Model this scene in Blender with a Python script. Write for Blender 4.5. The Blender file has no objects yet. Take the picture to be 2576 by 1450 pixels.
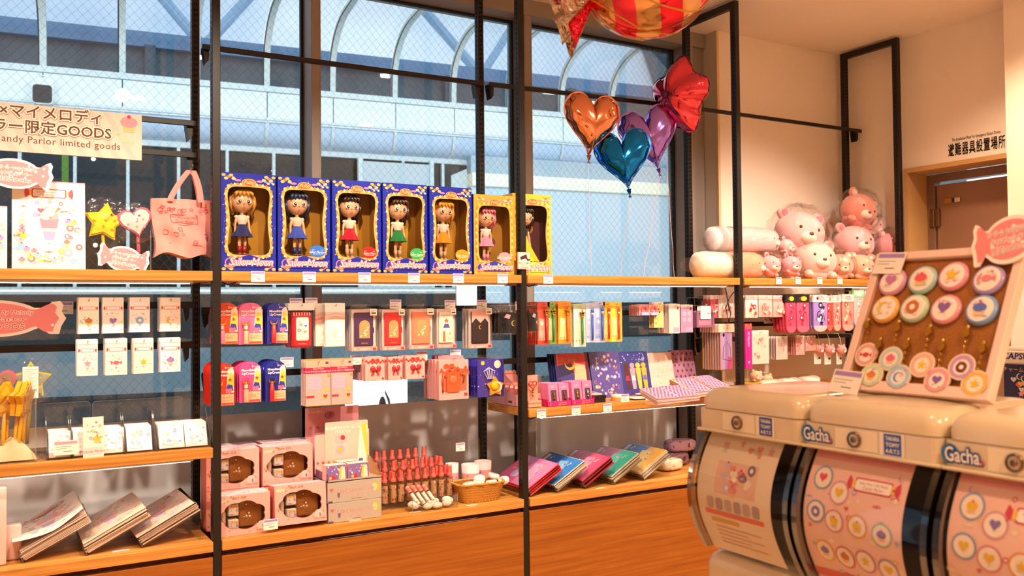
import bpy, bmesh, math, random
from mathutils import Vector, Matrix, Euler
R = math.radians
rnd = random.Random(7)
SC = bpy.context.scene
COL = SC.collection

# ---------------------------------------------------------------- camera
YAW, PIT, ROL = R(30.572), R(1.373), R(-0.564)
CAMP = Vector((-0.671, -3.051, 1.45)); FPX = 2232.0
_f = Vector((math.sin(YAW)*math.cos(PIT), math.cos(YAW)*math.cos(PIT), math.sin(PIT)))
_r = Vector((math.cos(YAW), -math.sin(YAW), 0)); _u = _r.cross(_f)
CR = _r*math.cos(ROL) + _u*math.sin(ROL); CU = -_r*math.sin(ROL) + _u*math.cos(ROL)
cam = bpy.data.cameras.new('camera'); cam.sensor_width = 36; cam.lens = 36*FPX/2576
cam.clip_start = .05; cam.clip_end = 200
cam.dof.use_dof = True; cam.dof.focus_distance = 3.45; cam.dof.aperture_fstop = 4.2
co = bpy.data.objects.new('camera', cam); COL.objects.link(co)
co.matrix_world = Matrix((( CR.x, CU.x, -_f.x, CAMP.x), (CR.y, CU.y, -_f.y, CAMP.y), (CR.z, CU.z, -_f.z, CAMP.z), (0,0,0,1)))
SC.camera = co
SC.view_settings.view_transform = 'Standard'; SC.view_settings.look = 'None'
SC.view_settings.exposure = 0.0; SC.view_settings.gamma = 1.0
SC.view_settings.use_curve_mapping = False
SC.cycles.transparent_max_bounces = 24; SC.cycles.max_bounces = 8
SC.cycles.caustics_reflective = False; SC.cycles.caustics_refractive = False
SC.cycles.sample_clamp_indirect = 6.0; SC.cycles.blur_glossy = 0.5

# ---------------------------------------------------------------- sky (overcast, soft clouds)
wd = bpy.data.worlds.new('sky'); SC.world = wd; wd.use_nodes = True
nt = wd.node_tree; nt.nodes.clear()
wo = nt.nodes.new('ShaderNodeOutputWorld'); wb = nt.nodes.new('ShaderNodeBackground')
wt = nt.nodes.new('ShaderNodeTexCoord'); wn = nt.nodes.new('ShaderNodeTexNoise'); wr = nt.nodes.new('ShaderNodeValToRGB')
wn.inputs['Scale'].default_value = 2.6; wn.inputs['Detail'].default_value = 4.0
wr.color_ramp.elements[0].position = .36; wr.color_ramp.elements[0].color = (.34, .45, .60, 1)
wr.color_ramp.elements[1].position = .62; wr.color_ramp.elements[1].color = (.66, .72, .77, 1)
nt.links.new(wt.outputs['Generated'], wn.inputs['Vector']); nt.links.new(wn.outputs['Fac'], wr.inputs['Fac'])
nt.links.new(wr.outputs['Color'], wb.inputs['Color']); wb.inputs['Strength'].default_value = 1.95
nt.links.new(wb.outputs[0], wo.inputs[0])

# ---------------------------------------------------------------- colour, materials
def lin(c):
    if isinstance(c, str):
        c = c.lstrip('#'); c = c if len(c) == 6 else ''.join(q*2 for q in c); c = tuple(int(c[i:i+2], 16)/255 for i in (0, 2, 4))
    return tuple(x/12.92 if x <= .04045 else ((x+.055)/1.055)**2.4 for x in c[:3])
MATS = {}
def mat(key, rough=.6, spec=.4, metal=0., coat=0., col=None, bump=None, emit=None, sheen=0., sss=0.):
    """principled material; without col the colour comes from the mesh's own colour attribute"""
    if key in MATS: return MATS[key]
    m = bpy.data.materials.new(key); m.use_nodes = True; n = m.node_tree; b = n.nodes['Principled BSDF']
    b.inputs['Roughness'].default_value = rough; b.inputs['Specular IOR Level'].default_value = spec
    b.inputs['Metallic'].default_value = metal; b.inputs['Coat Weight'].default_value = coat
    b.inputs['Coat Roughness'].default_value = .08
    if sheen: b.inputs['Sheen Weight'].default_value = sheen
    if col is None:
        a = n.nodes.new('ShaderNodeAttribute'); a.attribute_name = 'Col'
        n.links.new(a.outputs['Color'], b.inputs['Base Color'])
        if emit: n.links.new(a.outputs['Color'], b.inputs['Emission Color'])
    else:
        b.inputs['Base Color'].default_value = lin(col)+(1,)
        if emit: b.inputs['Emission Color'].default_value = lin(col)+(1,)
    if emit: b.inputs['Emission Strength'].default_value = emit
    if bump:
        t = n.nodes.new('ShaderNodeTexCoord'); x = n.nodes.new('ShaderNodeTexNoise'); bp = n.nodes.new('ShaderNodeBump')
        x.inputs['Scale'].default_value = bump[0]; x.inputs['Detail'].default_value = bump[2] if len(bump) > 2 else 3
        bp.inputs['Strength'].default_value = bump[1]; bp.inputs['Distance'].default_value = bump[3] if len(bump) > 3 else .01
        n.links.new(t.outputs['Object'], x.inputs['Vector']); n.links.new(x.outputs['Fac'], bp.inputs['Height'])
        n.links.new(bp.outputs[0], b.inputs['Normal'])
    MATS[key] = m; return m
def clear(key, tint=(1, 1, 1), refl=1.0, rough=.03, bump=None, haze=0.0, hazecol=(1, 1, 1), cap=1.0, trl=.5):
    """thin clear sheet: see-through plus fresnel gloss (plus optional milky haze)"""
    if key in MATS: return MATS[key]
    m = bpy.data.materials.new(key); m.use_nodes = True; n = m.node_tree; n.nodes.clear()
    o = n.nodes.new('ShaderNodeOutputMaterial'); t = n.nodes.new('ShaderNodeBsdfTransparent'); g = n.nodes.new('ShaderNodeBsdfGlossy')
    t.inputs[0].default_value = tint+(1,); g.inputs['Roughness'].default_value = rough
    fr = n.nodes.new('ShaderNodeFresnel'); fr.inputs['IOR'].default_value = 1.5
    mu = n.nodes.new('ShaderNodeMath'); mu.operation = 'MULTIPLY'; mu.inputs[1].default_value = refl; mu.use_clamp = True
    mx = n.nodes.new('ShaderNodeMixShader')
    mi = n.nodes.new('ShaderNodeMath'); mi.operation = 'MINIMUM'; mi.inputs[1].default_value = cap
    n.links.new(fr.outputs[0], mu.inputs[0]); n.links.new(mu.outputs[0], mi.inputs[0]); n.links.new(mi.outputs[0], mx.inputs[0])
    base = t.outputs[0]
    if haze:
        d = n.nodes.new('ShaderNodeBsdfDiffuse'); d.inputs[0].default_value = hazecol+(1,)
        tr = n.nodes.new('ShaderNodeBsdfTranslucent'); tr.inputs[0].default_value = hazecol+(1,)
        a = n.nodes.new('ShaderNodeMixShader'); a.inputs[0].default_value = trl
        n.links.new(d.outputs[0], a.inputs[1]); n.links.new(tr.outputs[0], a.inputs[2])
        h = n.nodes.new('ShaderNodeMixShader'); h.inputs[0].default_value = haze
        n.links.new(t.outputs[0], h.inputs[1]); n.links.new(a.outputs[0], h.inputs[2]); base = h.outputs[0]
    n.links.new(base, mx.inputs[1]); n.links.new(g.outputs[0], mx.inputs[2]); n.links.new(mx.outputs[0], o.inputs[0])
    if bump:
        tc = n.nodes.new('ShaderNodeTexCoord'); x = n.nodes.new('ShaderNodeTexNoise'); bp = n.nodes.new('ShaderNodeBump')
        x.inputs['Scale'].default_value = bump[0]; x.inputs['Detail'].default_value = 2
        bp.inputs['Strength'].default_value = bump[1]; bp.inputs['Distance'].default_value = .02
        n.links.new(tc.outputs['Object'], x.inputs['Vector']); n.links.new(x.outputs['Fac'], bp.inputs['Height'])
        n.links.new(bp.outputs[0], g.inputs['Normal']); n.links.new(bp.outputs[0], fr.inputs['Normal'])
    MATS[key] = m; return m
def wood(key, c1, c2, rough=.45, axis=0):
    m = bpy.data.materials.new(key); m.use_nodes = True; n = m.node_tree; b = n.nodes['Principled BSDF']
    b.inputs['Roughness'].default_value = rough; b.inputs['Specular IOR Level'].default_value = .35
    t = n.nodes.new('ShaderNodeTexCoord'); mp = n.nodes.new('ShaderNodeMapping')
    s = [42, 42, 42]; s[axis] = 1.3
    if axis == 0: s[1] = 16
    mp.inputs['Scale'].default_value = s
    x = n.nodes.new('ShaderNodeTexNoise'); x.inputs['Scale'].default_value = 1.6; x.inputs['Detail'].default_value = 6; x.inputs['Distortion'].default_value = .6
    r = n.nodes.new('ShaderNodeValToRGB'); r.color_ramp.elements[0].position = .35; r.color_ramp.elements[1].position = .68
    r.color_ramp.elements[0].color = lin(c1)+(1,); r.color_ramp.elements[1].color = lin(c2)+(1,)
    n.links.new(t.outputs['Object'], mp.inputs[0]); n.links.new(mp.outputs[0], x.inputs['Vector'])
    n.links.new(x.outputs['Fac'], r.inputs[0]); n.links.new(r.outputs[0], b.inputs['Base Color'])
    MATS[key] = m; return m
paper = mat('printed_paper', .62, .3); gloss = mat('coated_print', .28, .5, coat=.25); matte = mat('matte_paint', .8, .25)
plastic = mat('moulded_plastic', .3, .5); fabric = mat('cotton_cloth', .9, .15, sheen=.3, bump=(900, .25, 2)); plush = mat('plush_fur', .95, .1, sheen=.8, bump=(260, .6, 4, .004))
metal = mat('bare_metal', .28, .5, metal=1.); goldm = mat('gold_plating', .2, .5, metal=1.); blackm = mat('black_powder_coat', .42, .4, col='#17110e')
foil = mat('metallic_foil', .09, .5, metal=1., bump=(7, .12, 2)); crinkle = mat('crinkled_foil', .16, .5, metal=1., bump=(55, .55, 3, .02))
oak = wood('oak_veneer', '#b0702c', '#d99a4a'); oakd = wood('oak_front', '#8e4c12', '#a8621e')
cello = clear('cellophane_film', refl=.75, rough=.06, bump=(38, .5), cap=.2)
acryl = clear('clear_acrylic', tint=(.995, 1., 1.), refl=.55, rough=.02, cap=.2)
acedge = clear('acrylic_edge', tint=(.88, .92, .93), refl=1.2, rough=.05, haze=.15)
glassm = clear('window_glass', tint=(.93, .97, .97), refl=.9, rough=.0)

# ---------------------------------------------------------------- mesh builder
class MB:
    def __init__(s): s.v = []; s.f = []; s.c = []; s.sm = []; s.M = None
    def add(s, vs, fs, col, smooth=False, M=None):
        o = len(s.v); T = M if M is not None else s.M
        if T is not None: vs = [T @ Vector(v) for v in vs]
        s.v.extend([tuple(v) for v in vs])
        for i, f in enumerate(fs):
            s.f.append([o+k for k in f]); s.sm.append(smooth)
            s.c.append(lin(col[i]) if isinstance(col, list) else lin(col))
    def quad(s, a, b, c, d, col, M=None): s.add([a, b, c, d], [(0, 1, 2, 3)], col, M=M)
    def box(s, x0, x1, y0, y1, z0, z1, col, M=None, ch=0.0):
        if ch <= 0:
            v = [(x, y, z) for x in (x0, x1) for y in (y0, y1) for z in (z0, z1)]
            s.add(v, [(0,1,3,2),(4,6,7,5),(0,4,5,1),(2,3,7,6),(0,2,6,4),(1,5,7,3)], col, M=M); return
        ch = min(ch, (x1-x0)*.49, (y1-y0)*.49, (z1-z0)*.49)
        v = []; idx = {}
        for a in (0, 1):
            for b in (0, 1):
                for c in (0, 1):
                    X, Y, Z = (x0, x1)[a], (y0, y1)[b], (z0, z1)[c]
                    ix, iy, iz = X+(ch, -ch)[a], Y+(ch, -ch)[b], Z+(ch, -ch)[c]
                    for k, p in enumerate(((X, iy, iz), (ix, Y, iz), (ix, iy, Z))):
                        idx[a, b, c, k] = len(v); v.append(p)
        g = lambda a, b, c, k: idx[a, b, c, k]
        F = [tuple(g(0,*q,0) for q in ((0,0),(0,1),(1,1),(1,0))), tuple(g(1,*q,0) for q in ((0,0),(1,0),(1,1),(0,1))),
             tuple(g(q[0],0,q[1],1) for q in ((0,0),(1,0),(1,1),(0,1))), tuple(g(q[0],1,q[1],1) for q in ((0,0),(0,1),(1,1),(1,0))),
             tuple(g(*q,0,2) for q in ((0,0),(0,1),(1,1),(1,0))), tuple(g(*q,1,2) for q in ((0,0),(1,0),(1,1),(0,1)))]
        for a in (0, 1):
            for b in (0, 1): F.append((g(a,b,0,0), g(a,b,0,1), g(a,b,1,1), g(a,b,1,0)))
            for c in (0, 1): F.append((g(a,0,c,0), g(a,0,c,2), g(a,1,c,2), g(a,1,c,0)))
        for b in (0, 1):
            for c in (0, 1): F.append((g(0,b,c,1), g(0,b,c,2), g(1,b,c,2), g(1,b,c,1)))
        for a in (0, 1):
            for b in (0, 1):
                for c in (0, 1): F.append((g(a,b,c,0), g(a,b,c,1), g(a,b,c,2)))
        s.add(v, F, col, M=M)
    def prism(s, pts, y0, y1, col, side=None, M=None, smooth=False):
        """outline in the local x-z plane, thickness from y0 (front) to y1"""
        n = len(pts); v = [(p[0], y0, p[1]) for p in pts]+[(p[0], y1, p[1]) for p in pts]
        F = [tuple(range(n)), tuple(range(2*n-1, n-1, -1))]
        C = [col, side or col]
        for i in range(n): F.append((i, i+n, (i+1) % n+n, (i+1) % n)); C.append(side or col)
        s.add(v, F, C, M=M)
    def flat(s, pts, y, col, M=None): s.add([(p[0], y, p[1]) for p in pts], [tuple(range(len(pts)))], col, M=M)
    def ring(s, outer, inner, y0, y1, col, side=None, M=None):
        n = len(outer)
        v = [(p[0], y, p[1]) for y in (y0, y1) for o in (outer, inner) for p in o]
        F = []; C = []
        for i in range(n):
            j = (i+1) % n
            F += [(i, j, n+j, n+i), (2*n+i, 3*n+i, 3*n+j, 2*n+j), (i, 2*n+i, 2*n+j, j), (n+i, n+j, 3*n+j, 3*n+i)]
            C += [col, side or col, side or col, side or col]
        s.add(v, F, C, M=M)
    def tube(s, path, r, col, n=6, M=None, cap=True):
        P = [Vector(p) for p in path]; m = len(P); v = []
        rr = r if isinstance(r, (list, tuple)) else [r]*m
        up = Vector((0, 0, 1))
        for i in range(m):
            d = (P[min(i+1, m-1)]-P[max(i-1, 0)]).normalized()
            a = d.cross(up)
            if a.length < 1e-3: a = d.cross(Vector((1, 0, 0)))
            a.normalize(); b = a.cross(d)
            for k in range(n):
                t = 2*math.pi*k/n; v.append(P[i]+(a*math.cos(t)+b*math.sin(t))*rr[i])
        F = [(i*n+k, i*n+(k+1) % n, (i+1)*n+(k+1) % n, (i+1)*n+k) for i in range(m-1) for k in range(n)]
        if cap: F += [tuple(range(n-1, -1, -1)), tuple(range((m-1)*n, m*n))]
        s.add(v, F, col, smooth=n > 5, M=M)
    def lathe(s, prof, col, n=16, M=None, sx=1., sy=1., cap=True, arc=None):
        """profile of (r, z), turned about z; col may be one colour or one per ring segment"""
        m = len(prof); v = []
        for r_, z in prof:
            for k in range(n):
                t = 2*math.pi*k/n; v.append((r_*math.cos(t)*sx, r_*math.sin(t)*sy, z))
        F = []; C = []
        for i in range(m-1):
            for k in range(n):
                F.append((i*n+k, i*n+(k+1) % n, (i+1)*n+(k+1) % n, (i+1)*n+k)); C.append(col[i] if isinstance(col, list) else col)
        s.add(v, F, C, smooth=True, M=M)
        if cap:
            c0 = col[0] if isinstance(col, list) else col; c1 = col[-1] if isinstance(col, list) else col
            s.add(v[:n], [tuple(range(n-1, -1, -1))], c0, M=M); s.add(v[-n:], [tuple(range(n))], c1, M=M)
    def ball(s, c, r, col, n=14, m=9, M=None):
        if not isinstance(r, (tuple, list)): r = (r, r, r)
        v = []; F = []
        for i in range(m+1):
            a = math.pi*i/m
            for k in range(n):
                t = 2*math.pi*k/n
                v.append((c[0]+r[0]*math.sin(a)*math.cos(t), c[1]+r[1]*math.sin(a)*math.sin(t), c[2]-r[2]*math.cos(a)))
        for i in range(m):
            for k in range(n): F.append((i*n+k, i*n+(k+1) % n, (i+1)*n+(k+1) % n, (i+1)*n+k))
        s.add(v, F, col, smooth=True, M=M)
    def grid(s, fn, nu, nv, col, M=None, smooth=True):
        v = [fn(i/nu, j/nv) for j in range(nv+1) for i in range(nu+1)]
        F = [(j*(nu+1)+i, j*(nu+1)+i+1, (j+1)*(nu+1)+i+1, (j+1)*(nu+1)+i) for j in range(nv) for i in range(nu)]
        C = col if not callable(col) else [col((i+.5)/nu, (j+.5)/nv) for j in range(nv) for i in range(nu)]
        s.add(v, F, C, smooth=smooth, M=M)
    def text(s, txt, x, z, size, y, col, off=0.0, align='CENTER', M=None, sx=1.0, shear=0.0, sp=1.0, bold=False, fit=None, outline=None):
        """flat lettering in the x-z plane; off fattens the letters (outlines)"""
        V, F = glyphs(txt, size, off + (size*.02 if bold else 0), align, shear, sp)
        if fit: sx = fit/(max(a for a, b in V)-min(a for a, b in V))
        if outline:
            for q in range(12): c_, s_ = outline[0]*math.cos(q*math.pi/6), outline[0]*math.sin(q*math.pi/6); s.add([(x+c_+a*sx, y+outline[2]+q*.00008, z+s_+b) for a, b in V], F, outline[1], M=M)
        s.add([(x+a*sx, y, z+b) for a, b in V], F, col, M=M)
    def build(s, name, material, parent=None, loc=None):
        me = bpy.data.meshes.new(name); me.from_pydata(s.v, [], s.f)
        ca = me.color_attributes.new('Col', 'FLOAT_COLOR', 'CORNER')
        buf = []
        for f, c in zip(s.f, s.c): buf.extend((c[0], c[1], c[2], 1.0)*len(f))
        ca.data.foreach_set('color', buf)
        me.polygons.foreach_set('use_smooth', s.sm); me.materials.append(material); me.update()
        o = bpy.data.objects.new(name, me); COL.objects.link(o)
        if parent is not None: o.parent = parent
        if loc is not None: o.location = loc
        return o
_gl = {}
def glyphs(txt, size, off, align, shear, sp):
    k = (txt, round(size, 5), round(off, 6), align, shear, sp)
    if k in _gl: return _gl[k]
    cu = bpy.data.curves.new('t', 'FONT'); cu.body = txt; cu.size = size; cu.offset = off; cu.align_x = align
    cu.shear = shear; cu.space_character = sp; cu.resolution_u = 2; cu.fill_mode = 'FRONT'
    o = bpy.data.objects.new('t', cu); COL.objects.link(o)
    dg = bpy.context.evaluated_depsgraph_get(); me = o.evaluated_get(dg).to_mesh()
    V = [(v.co.x, v.co.y) for v in me.vertices]; F = [tuple(p.vertices) for p in me.polygons]
    o.evaluated_get(dg).to_mesh_clear(); bpy.data.objects.remove(o); bpy.data.curves.remove(cu)
    _gl[k] = (V, F); return V, F

# ---------------------------------------------------------------- things, labels, places
def tag(o, label, cat, group=None):
    o['label'] = label; o['category'] = cat
    if group: o['group'] = group
    return o
def thing(name, label, cat, loc=(0, 0, 0), rot=(0, 0, 0), group=None):
    o = bpy.data.objects.new(name, None); COL.objects.link(o); o.empty_display_size = .02
    o.location = loc; o.rotation_euler = rot
    return tag(o, label, cat, group)
def struct(name, mb, m, label=None):
    o = mb.build(name, m) if isinstance(mb, MB) else mb
    o['kind'] = 'structure'
    if label: o['label'] = label
    return o
def dup(o, loc=None, rot=None, label=None, group=None, parent=None):
    c = o.copy(); COL.objects.link(c); c.parent = parent
    if loc is not None: c.location = loc
    if rot is not None: c.rotation_euler = rot
    if label: c['label'] = label
    if group: c['group'] = group
    for ch in o.children: dup(ch, parent=c)
    return c
def ray(x, y): return _f + CR*((x-1288)/FPX) - CU*((y-725)/FPX)
def at(x, y, Y): d = ray(x, y); return CAMP + d*((Y-CAMP.y)/d.y)
def atx(x, y, X): d = ray(x, y); return CAMP + d*((X-CAMP.x)/d.x)
def atz(x, y, Z): d = ray(x, y); return CAMP + d*((Z-CAMP.z)/d.z)
def rect(x0, y0, x1, y1, Y):
    """place on the plane Y: (left X, right X, bottom Z, top Z)"""
    return at(x0, (y0+y1)/2, Y).x, at(x1, (y0+y1)/2, Y).x, at((x0+x1)/2, y1, Y).z, at((x0+x1)/2, y0, Y).z
def star(cx, cz, r, k=.45, n=5, a0=math.pi/2):
    return [(cx+(r if i % 2 == 0 else r*k)*math.cos(a0+i*math.pi/n), cz+(r if i % 2 == 0 else r*k)*math.sin(a0+i*math.pi/n)) for i in range(2*n)]
def heart(cx, cz, r, n=20):
    P = []
    for i in range(n):
        t = -2*math.pi*i/n
        P.append((cx+r*(16*math.sin(t)**3)/16, cz+r*(13*math.cos(t)-5*math.cos(2*t)-2*math.cos(3*t)-math.cos(4*t)+2.5)/16))
    return P[::-1]
def oval(cx, cz, rx, rz=None, n=18):
    rz = rz or rx
    return [(cx+rx*math.cos(2*math.pi*i/n), cz+rz*math.sin(2*math.pi*i/n)) for i in range(n)]
def rrect(x0, x1, z0, z1, r, n=4):
    P = []
    for cx, cz, a in ((x1-r, z1-r, 0), (x0+r, z1-r, 90), (x0+r, z0+r, 180), (x1-r, z0+r, 270)):
        for i in range(n+1):
            t = R(a+90*i/n); P.append((cx+r*math.cos(t), cz+r*math.sin(t)))
    return P
def crescent(cx, cz, r, a=0., n=10, th=.62):
    P = [(r*math.cos(R(t)), r*math.sin(R(t))) for t in [60+240*i/n for i in range(n+1)]]
    P += [(r*.28+r*.86*math.cos(R(t)), r*.86*math.sin(R(t))) for t in [285-210*i/n for i in range(n+1)]]
    return [(cx+x*math.cos(a)-z*math.sin(a), cz+x*math.sin(a)+z*math.cos(a)) for x, z in P]
def bx(x0, x1, y0, y1, z0, z1, col='#888888', ch=0.):
    m = MB(); m.box(x0, x1, y0, y1, z0, z1, col, ch=ch); return m

# ================================================================ interior lamps (fixtures are built here with their light)
def spot(name, loc, tgt, watt, size=R(75), blend=.6, col=(1, .70, .42), rad=.04):
    L = bpy.data.lights.new(name, 'SPOT'); L.energy = watt; L.color = col; L.spot_size = size; L.spot_blend = blend; L.shadow_soft_size = rad
    o = bpy.data.objects.new(name, L); COL.objects.link(o); o.location = loc
    o.rotation_euler = (Vector(tgt)-Vector(loc)).to_track_quat('-Z', 'Y').to_euler(); return o
WARM = (1.0, .67, .42); NEUT = (1.0, .82, .64)
CEIL = 2.92
TRACK = [(-.9, -1.35), (.0, -1.35), (.9, -1.35), (1.8, -1.35), (2.7, -1.25)]
lampglow = mat('lamp_glow', .5, .2, col='#ffdcae', emit=18.)
_base = None
for i, (x, y) in enumerate(TRACK):
    nm = ('above the far left bay', 'above the left post', 'above the doll boxes', 'above the balloons', 'above the plush pile')[i]
    t = thing('track_spotlight', 'black cylindrical ceiling spotlight '+nm, 'spotlight', (x, y, CEIL), group='ceiling spotlights')
    if _base is None:
        m = MB(); m.lathe([(.05, -.0), (.05, -.02)], '#15110f', 14); _base = m.build('mount', blackm, t)
        m = MB(); m.tube([(0, 0, -.02), (0, 0, -.07)], .009, '#15110f'); m.build('stem', blackm, t)
        m = MB(); m.M = Matrix.Translation((0, .01, -.12)) @ Matrix.Rotation(R(-32), 4, 'X')
        m.lathe([(.03, .075), (.042, .065), (.042, -.065), (.036, -.066), (.034, -.05)], '#15110f', 16, cap=False); m.lathe([(.0, .076), (.03, .075)], '#15110f', 16, cap=False)
        m.build('lamp_can', blackm, t)
        m = MB(); m.M = Matrix.Translation((0, .01, -.12)) @ Matrix.Rotation(R(-32), 4, 'X'); m.lathe([(.0, -.05), (.033, -.05)], '#ffffff', 16, cap=False)
        m.build('bulb', lampglow, t); _first = t
    else:
        for ch in _first.children: dup(ch, parent=t)
    spot('spotlight_beam', (x, y+.06, CEIL-.2), (x+.15, .25, .95), 140, R(80), .8, NEUT)
DOWN = [(-1.6, -1.9), (.2, -2.2), (1.9, -2.3), (-1.6, -3.6), (.2, -3.8), (1.9, -3.8), (3.0, -2.4), (3.0, -.85)]
_d0 = None
for i, (x, y) in enumerate(DOWN):
    t = thing('recessed_downlight', 'round recessed ceiling downlight, '+('outside the photo near the camera' if i < 7 else 'near the emergency door'), 'downlight', (x, y, CEIL), group='recessed downlights' if i < 7 else None)
    if _d0 is None:
        m = MB(); m.ring(oval(0, 0, .075, n=24), oval(0, 0, .06, n=24), 0, .008, '#f2e8dc', M=Matrix.Rotation(R(90), 4, 'X')); m.build('trim_ring', matte, t)
        m = MB(); m.lathe([(0, -.002), (.06, -.002)], '#ffffff', 20, cap=False); m.build('lens', lampglow, t); _d0 = t
    else:
        for ch in _d0.children: dup(ch, parent=t)
    spot('downlight_beam', (x, y, CEIL-.03), (x, y, 0), (50, 40, 24, 290, 290, 290, 40, 110)[i], R(130), .9, WARM, .06)

# ================================================================ room shell
wallp = mat('painted_wall', .85, .2, col='#f7ece0', bump=(60, .05)); ceilp = mat('ceiling_paint', .9, .15, col='#f7eadc')
X0, X1, YB, YF, YW = -3.4, 3.66, -5.4, .42, .62
struct('floor', bx(X0, 5, YB, .9, -.08, 0), mat('floor_vinyl', .5, .4, col='#c8ab86'))
struct('ceiling', bx(X0, 4.2, YB, .66, CEIL, CEIL+.08), ceilp)
struct('wall_back', bx(2.665, 3.9, YF, .75, 0, CEIL), wallp)
daygrey = mat('daylight_grey_wall', .8, .2, col='#d6d0ca')  # wall colour greyed to paint in the daylight on the return face
struct('wall_return', bx(2.655, 2.665, YF+.012, .70, 0, CEIL), daygrey)
struct('trim_1', bx(2.652, 2.668, YF-.004, YF+.012, 0, CEIL), mat('corner_bead', .6, .3, col='#e0c29a'))
DJ0, DJ1, DTOP = .007, -.90, 2.173
m = MB(); m.box(X1, 3.84, .03, YF, 0, CEIL, '#fff'); m.box(X1, 3.84, DJ1-.03, .03, 2.198, CEIL, '#fff'); m.box(X1, 3.84, -1.2, DJ1-.03, 0, CEIL, '#fff')
struct('wall_right', m, wallp)
struct('wall_step', bx(3.5, 3.84, -5.4, -.63, 0, CEIL), wallp)
struct('wall_left', bx(X0-.1, X0, YB, .66, 0, CEIL), wallp)
struct('wall_behind', bx(X0, 4.2, YB-.1, YB, 0, CEIL), wallp)
# door in its recess
trimw = mat('beige_jamb', .55, .35, col='#c9a06a')
m = MB(); m.box(3.65, 3.83, DJ0, .031, 0, 2.198, '#fff'); m.box(3.65, 3.83, DJ1, DJ0, DTOP, 2.198, '#fff'); m.box(3.65, 3.83, DJ1-.025, DJ1, 0, 2.198, '#fff')
struct('trim_2', m, trimw)
dbrown = mat('brown_steel', .38, .45, col='#9c7860')
d = thing('door_1', 'brown steel emergency door set back in a beige jamb', 'door', (3.83, DJ0, 0)); d['kind'] = 'structure'; del d['category']
m = MB(); m.box(0, .05, -.875, -.05, .01, 2.11, '#fff', ch=.003); m.build('door_leaf', dbrown, d)
m = MB(); m.box(-.012, .05, -.045, 0, 0, 2.17, '#fff', ch=.004); m.box(-.012, .05, -.91, -.045, 2.125, 2.17, '#fff', ch=.004); m.build('door_frame', mat('bronze_frame', .4, .45, col='#85695a'), d)
for z in (1.93, .3):
    m = MB(); m.box(-.02, -.002, -.075, -.05, z-.05, z+.05, '#8a7360', ch=.003); m.box(-.024, -.004, -.048, -.022, z-.05, z+.05, '#8a7360', ch=.003); m.build('hinge', metal, d)
m = MB(); m.box(-.03, -.003, -.85, -.47, 2.03, 2.075, '#b0a294', ch=.004); m.tube([(-.035, -.49, 2.052), (-.035, -.49, 2.062)], .02, '#8c7f72', 10); m.tube([(-.04, -.5, 2.058), (-.075, -.84, 2.075)], .008, '#a09488')
m.build('door_closer', metal, d)
m = MB(); m.box(-.004, 0, -.19, -.10, 2.005, 2.03, '#b98a2c'); m.box(-.0045, 0, -.157, -.142, 2.006, 2.029, '#2e3668'); m.box(-.0045, 0, -.19, -.158, 2.006, 2.029, '#efe3cf'); m.build('safety_sticker', paper, d)
# lettering over the door: one vinyl cut sign
MW = Matrix(((0, 1, 0, 3.6585), (-1, 0, 0, 0), (0, 0, 1, 0), (0, 0, 0, 1)))   # local x -> -Y, local y -> +X (text plane faces -X)
pj0, pj1 = atx(2385, 398, X1), atx(2530, 349, X1); wch = (pj0.y-pj1.y)/8
m = MB()
for i, ch in enumerate('避難器具設置場所'):
    m.text(ch, -(pj0.y-(i+.5)*wch), 2.232, .070, 0, '#0c0908', off=.0012, M=MW, fit=wch*.9)
m.text('The Installation Place For Emergency Escape Device', -(pj0.y+pj1.y)/2+.0, 2.303, .022, 0, '#0c0908', off=.0002, M=MW, fit=(pj0.y-pj1.y)*.84)
tag(m.build('wall_lettering', paper), 'black escape device lettering on the wall over the brown door', 'sign')

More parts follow.
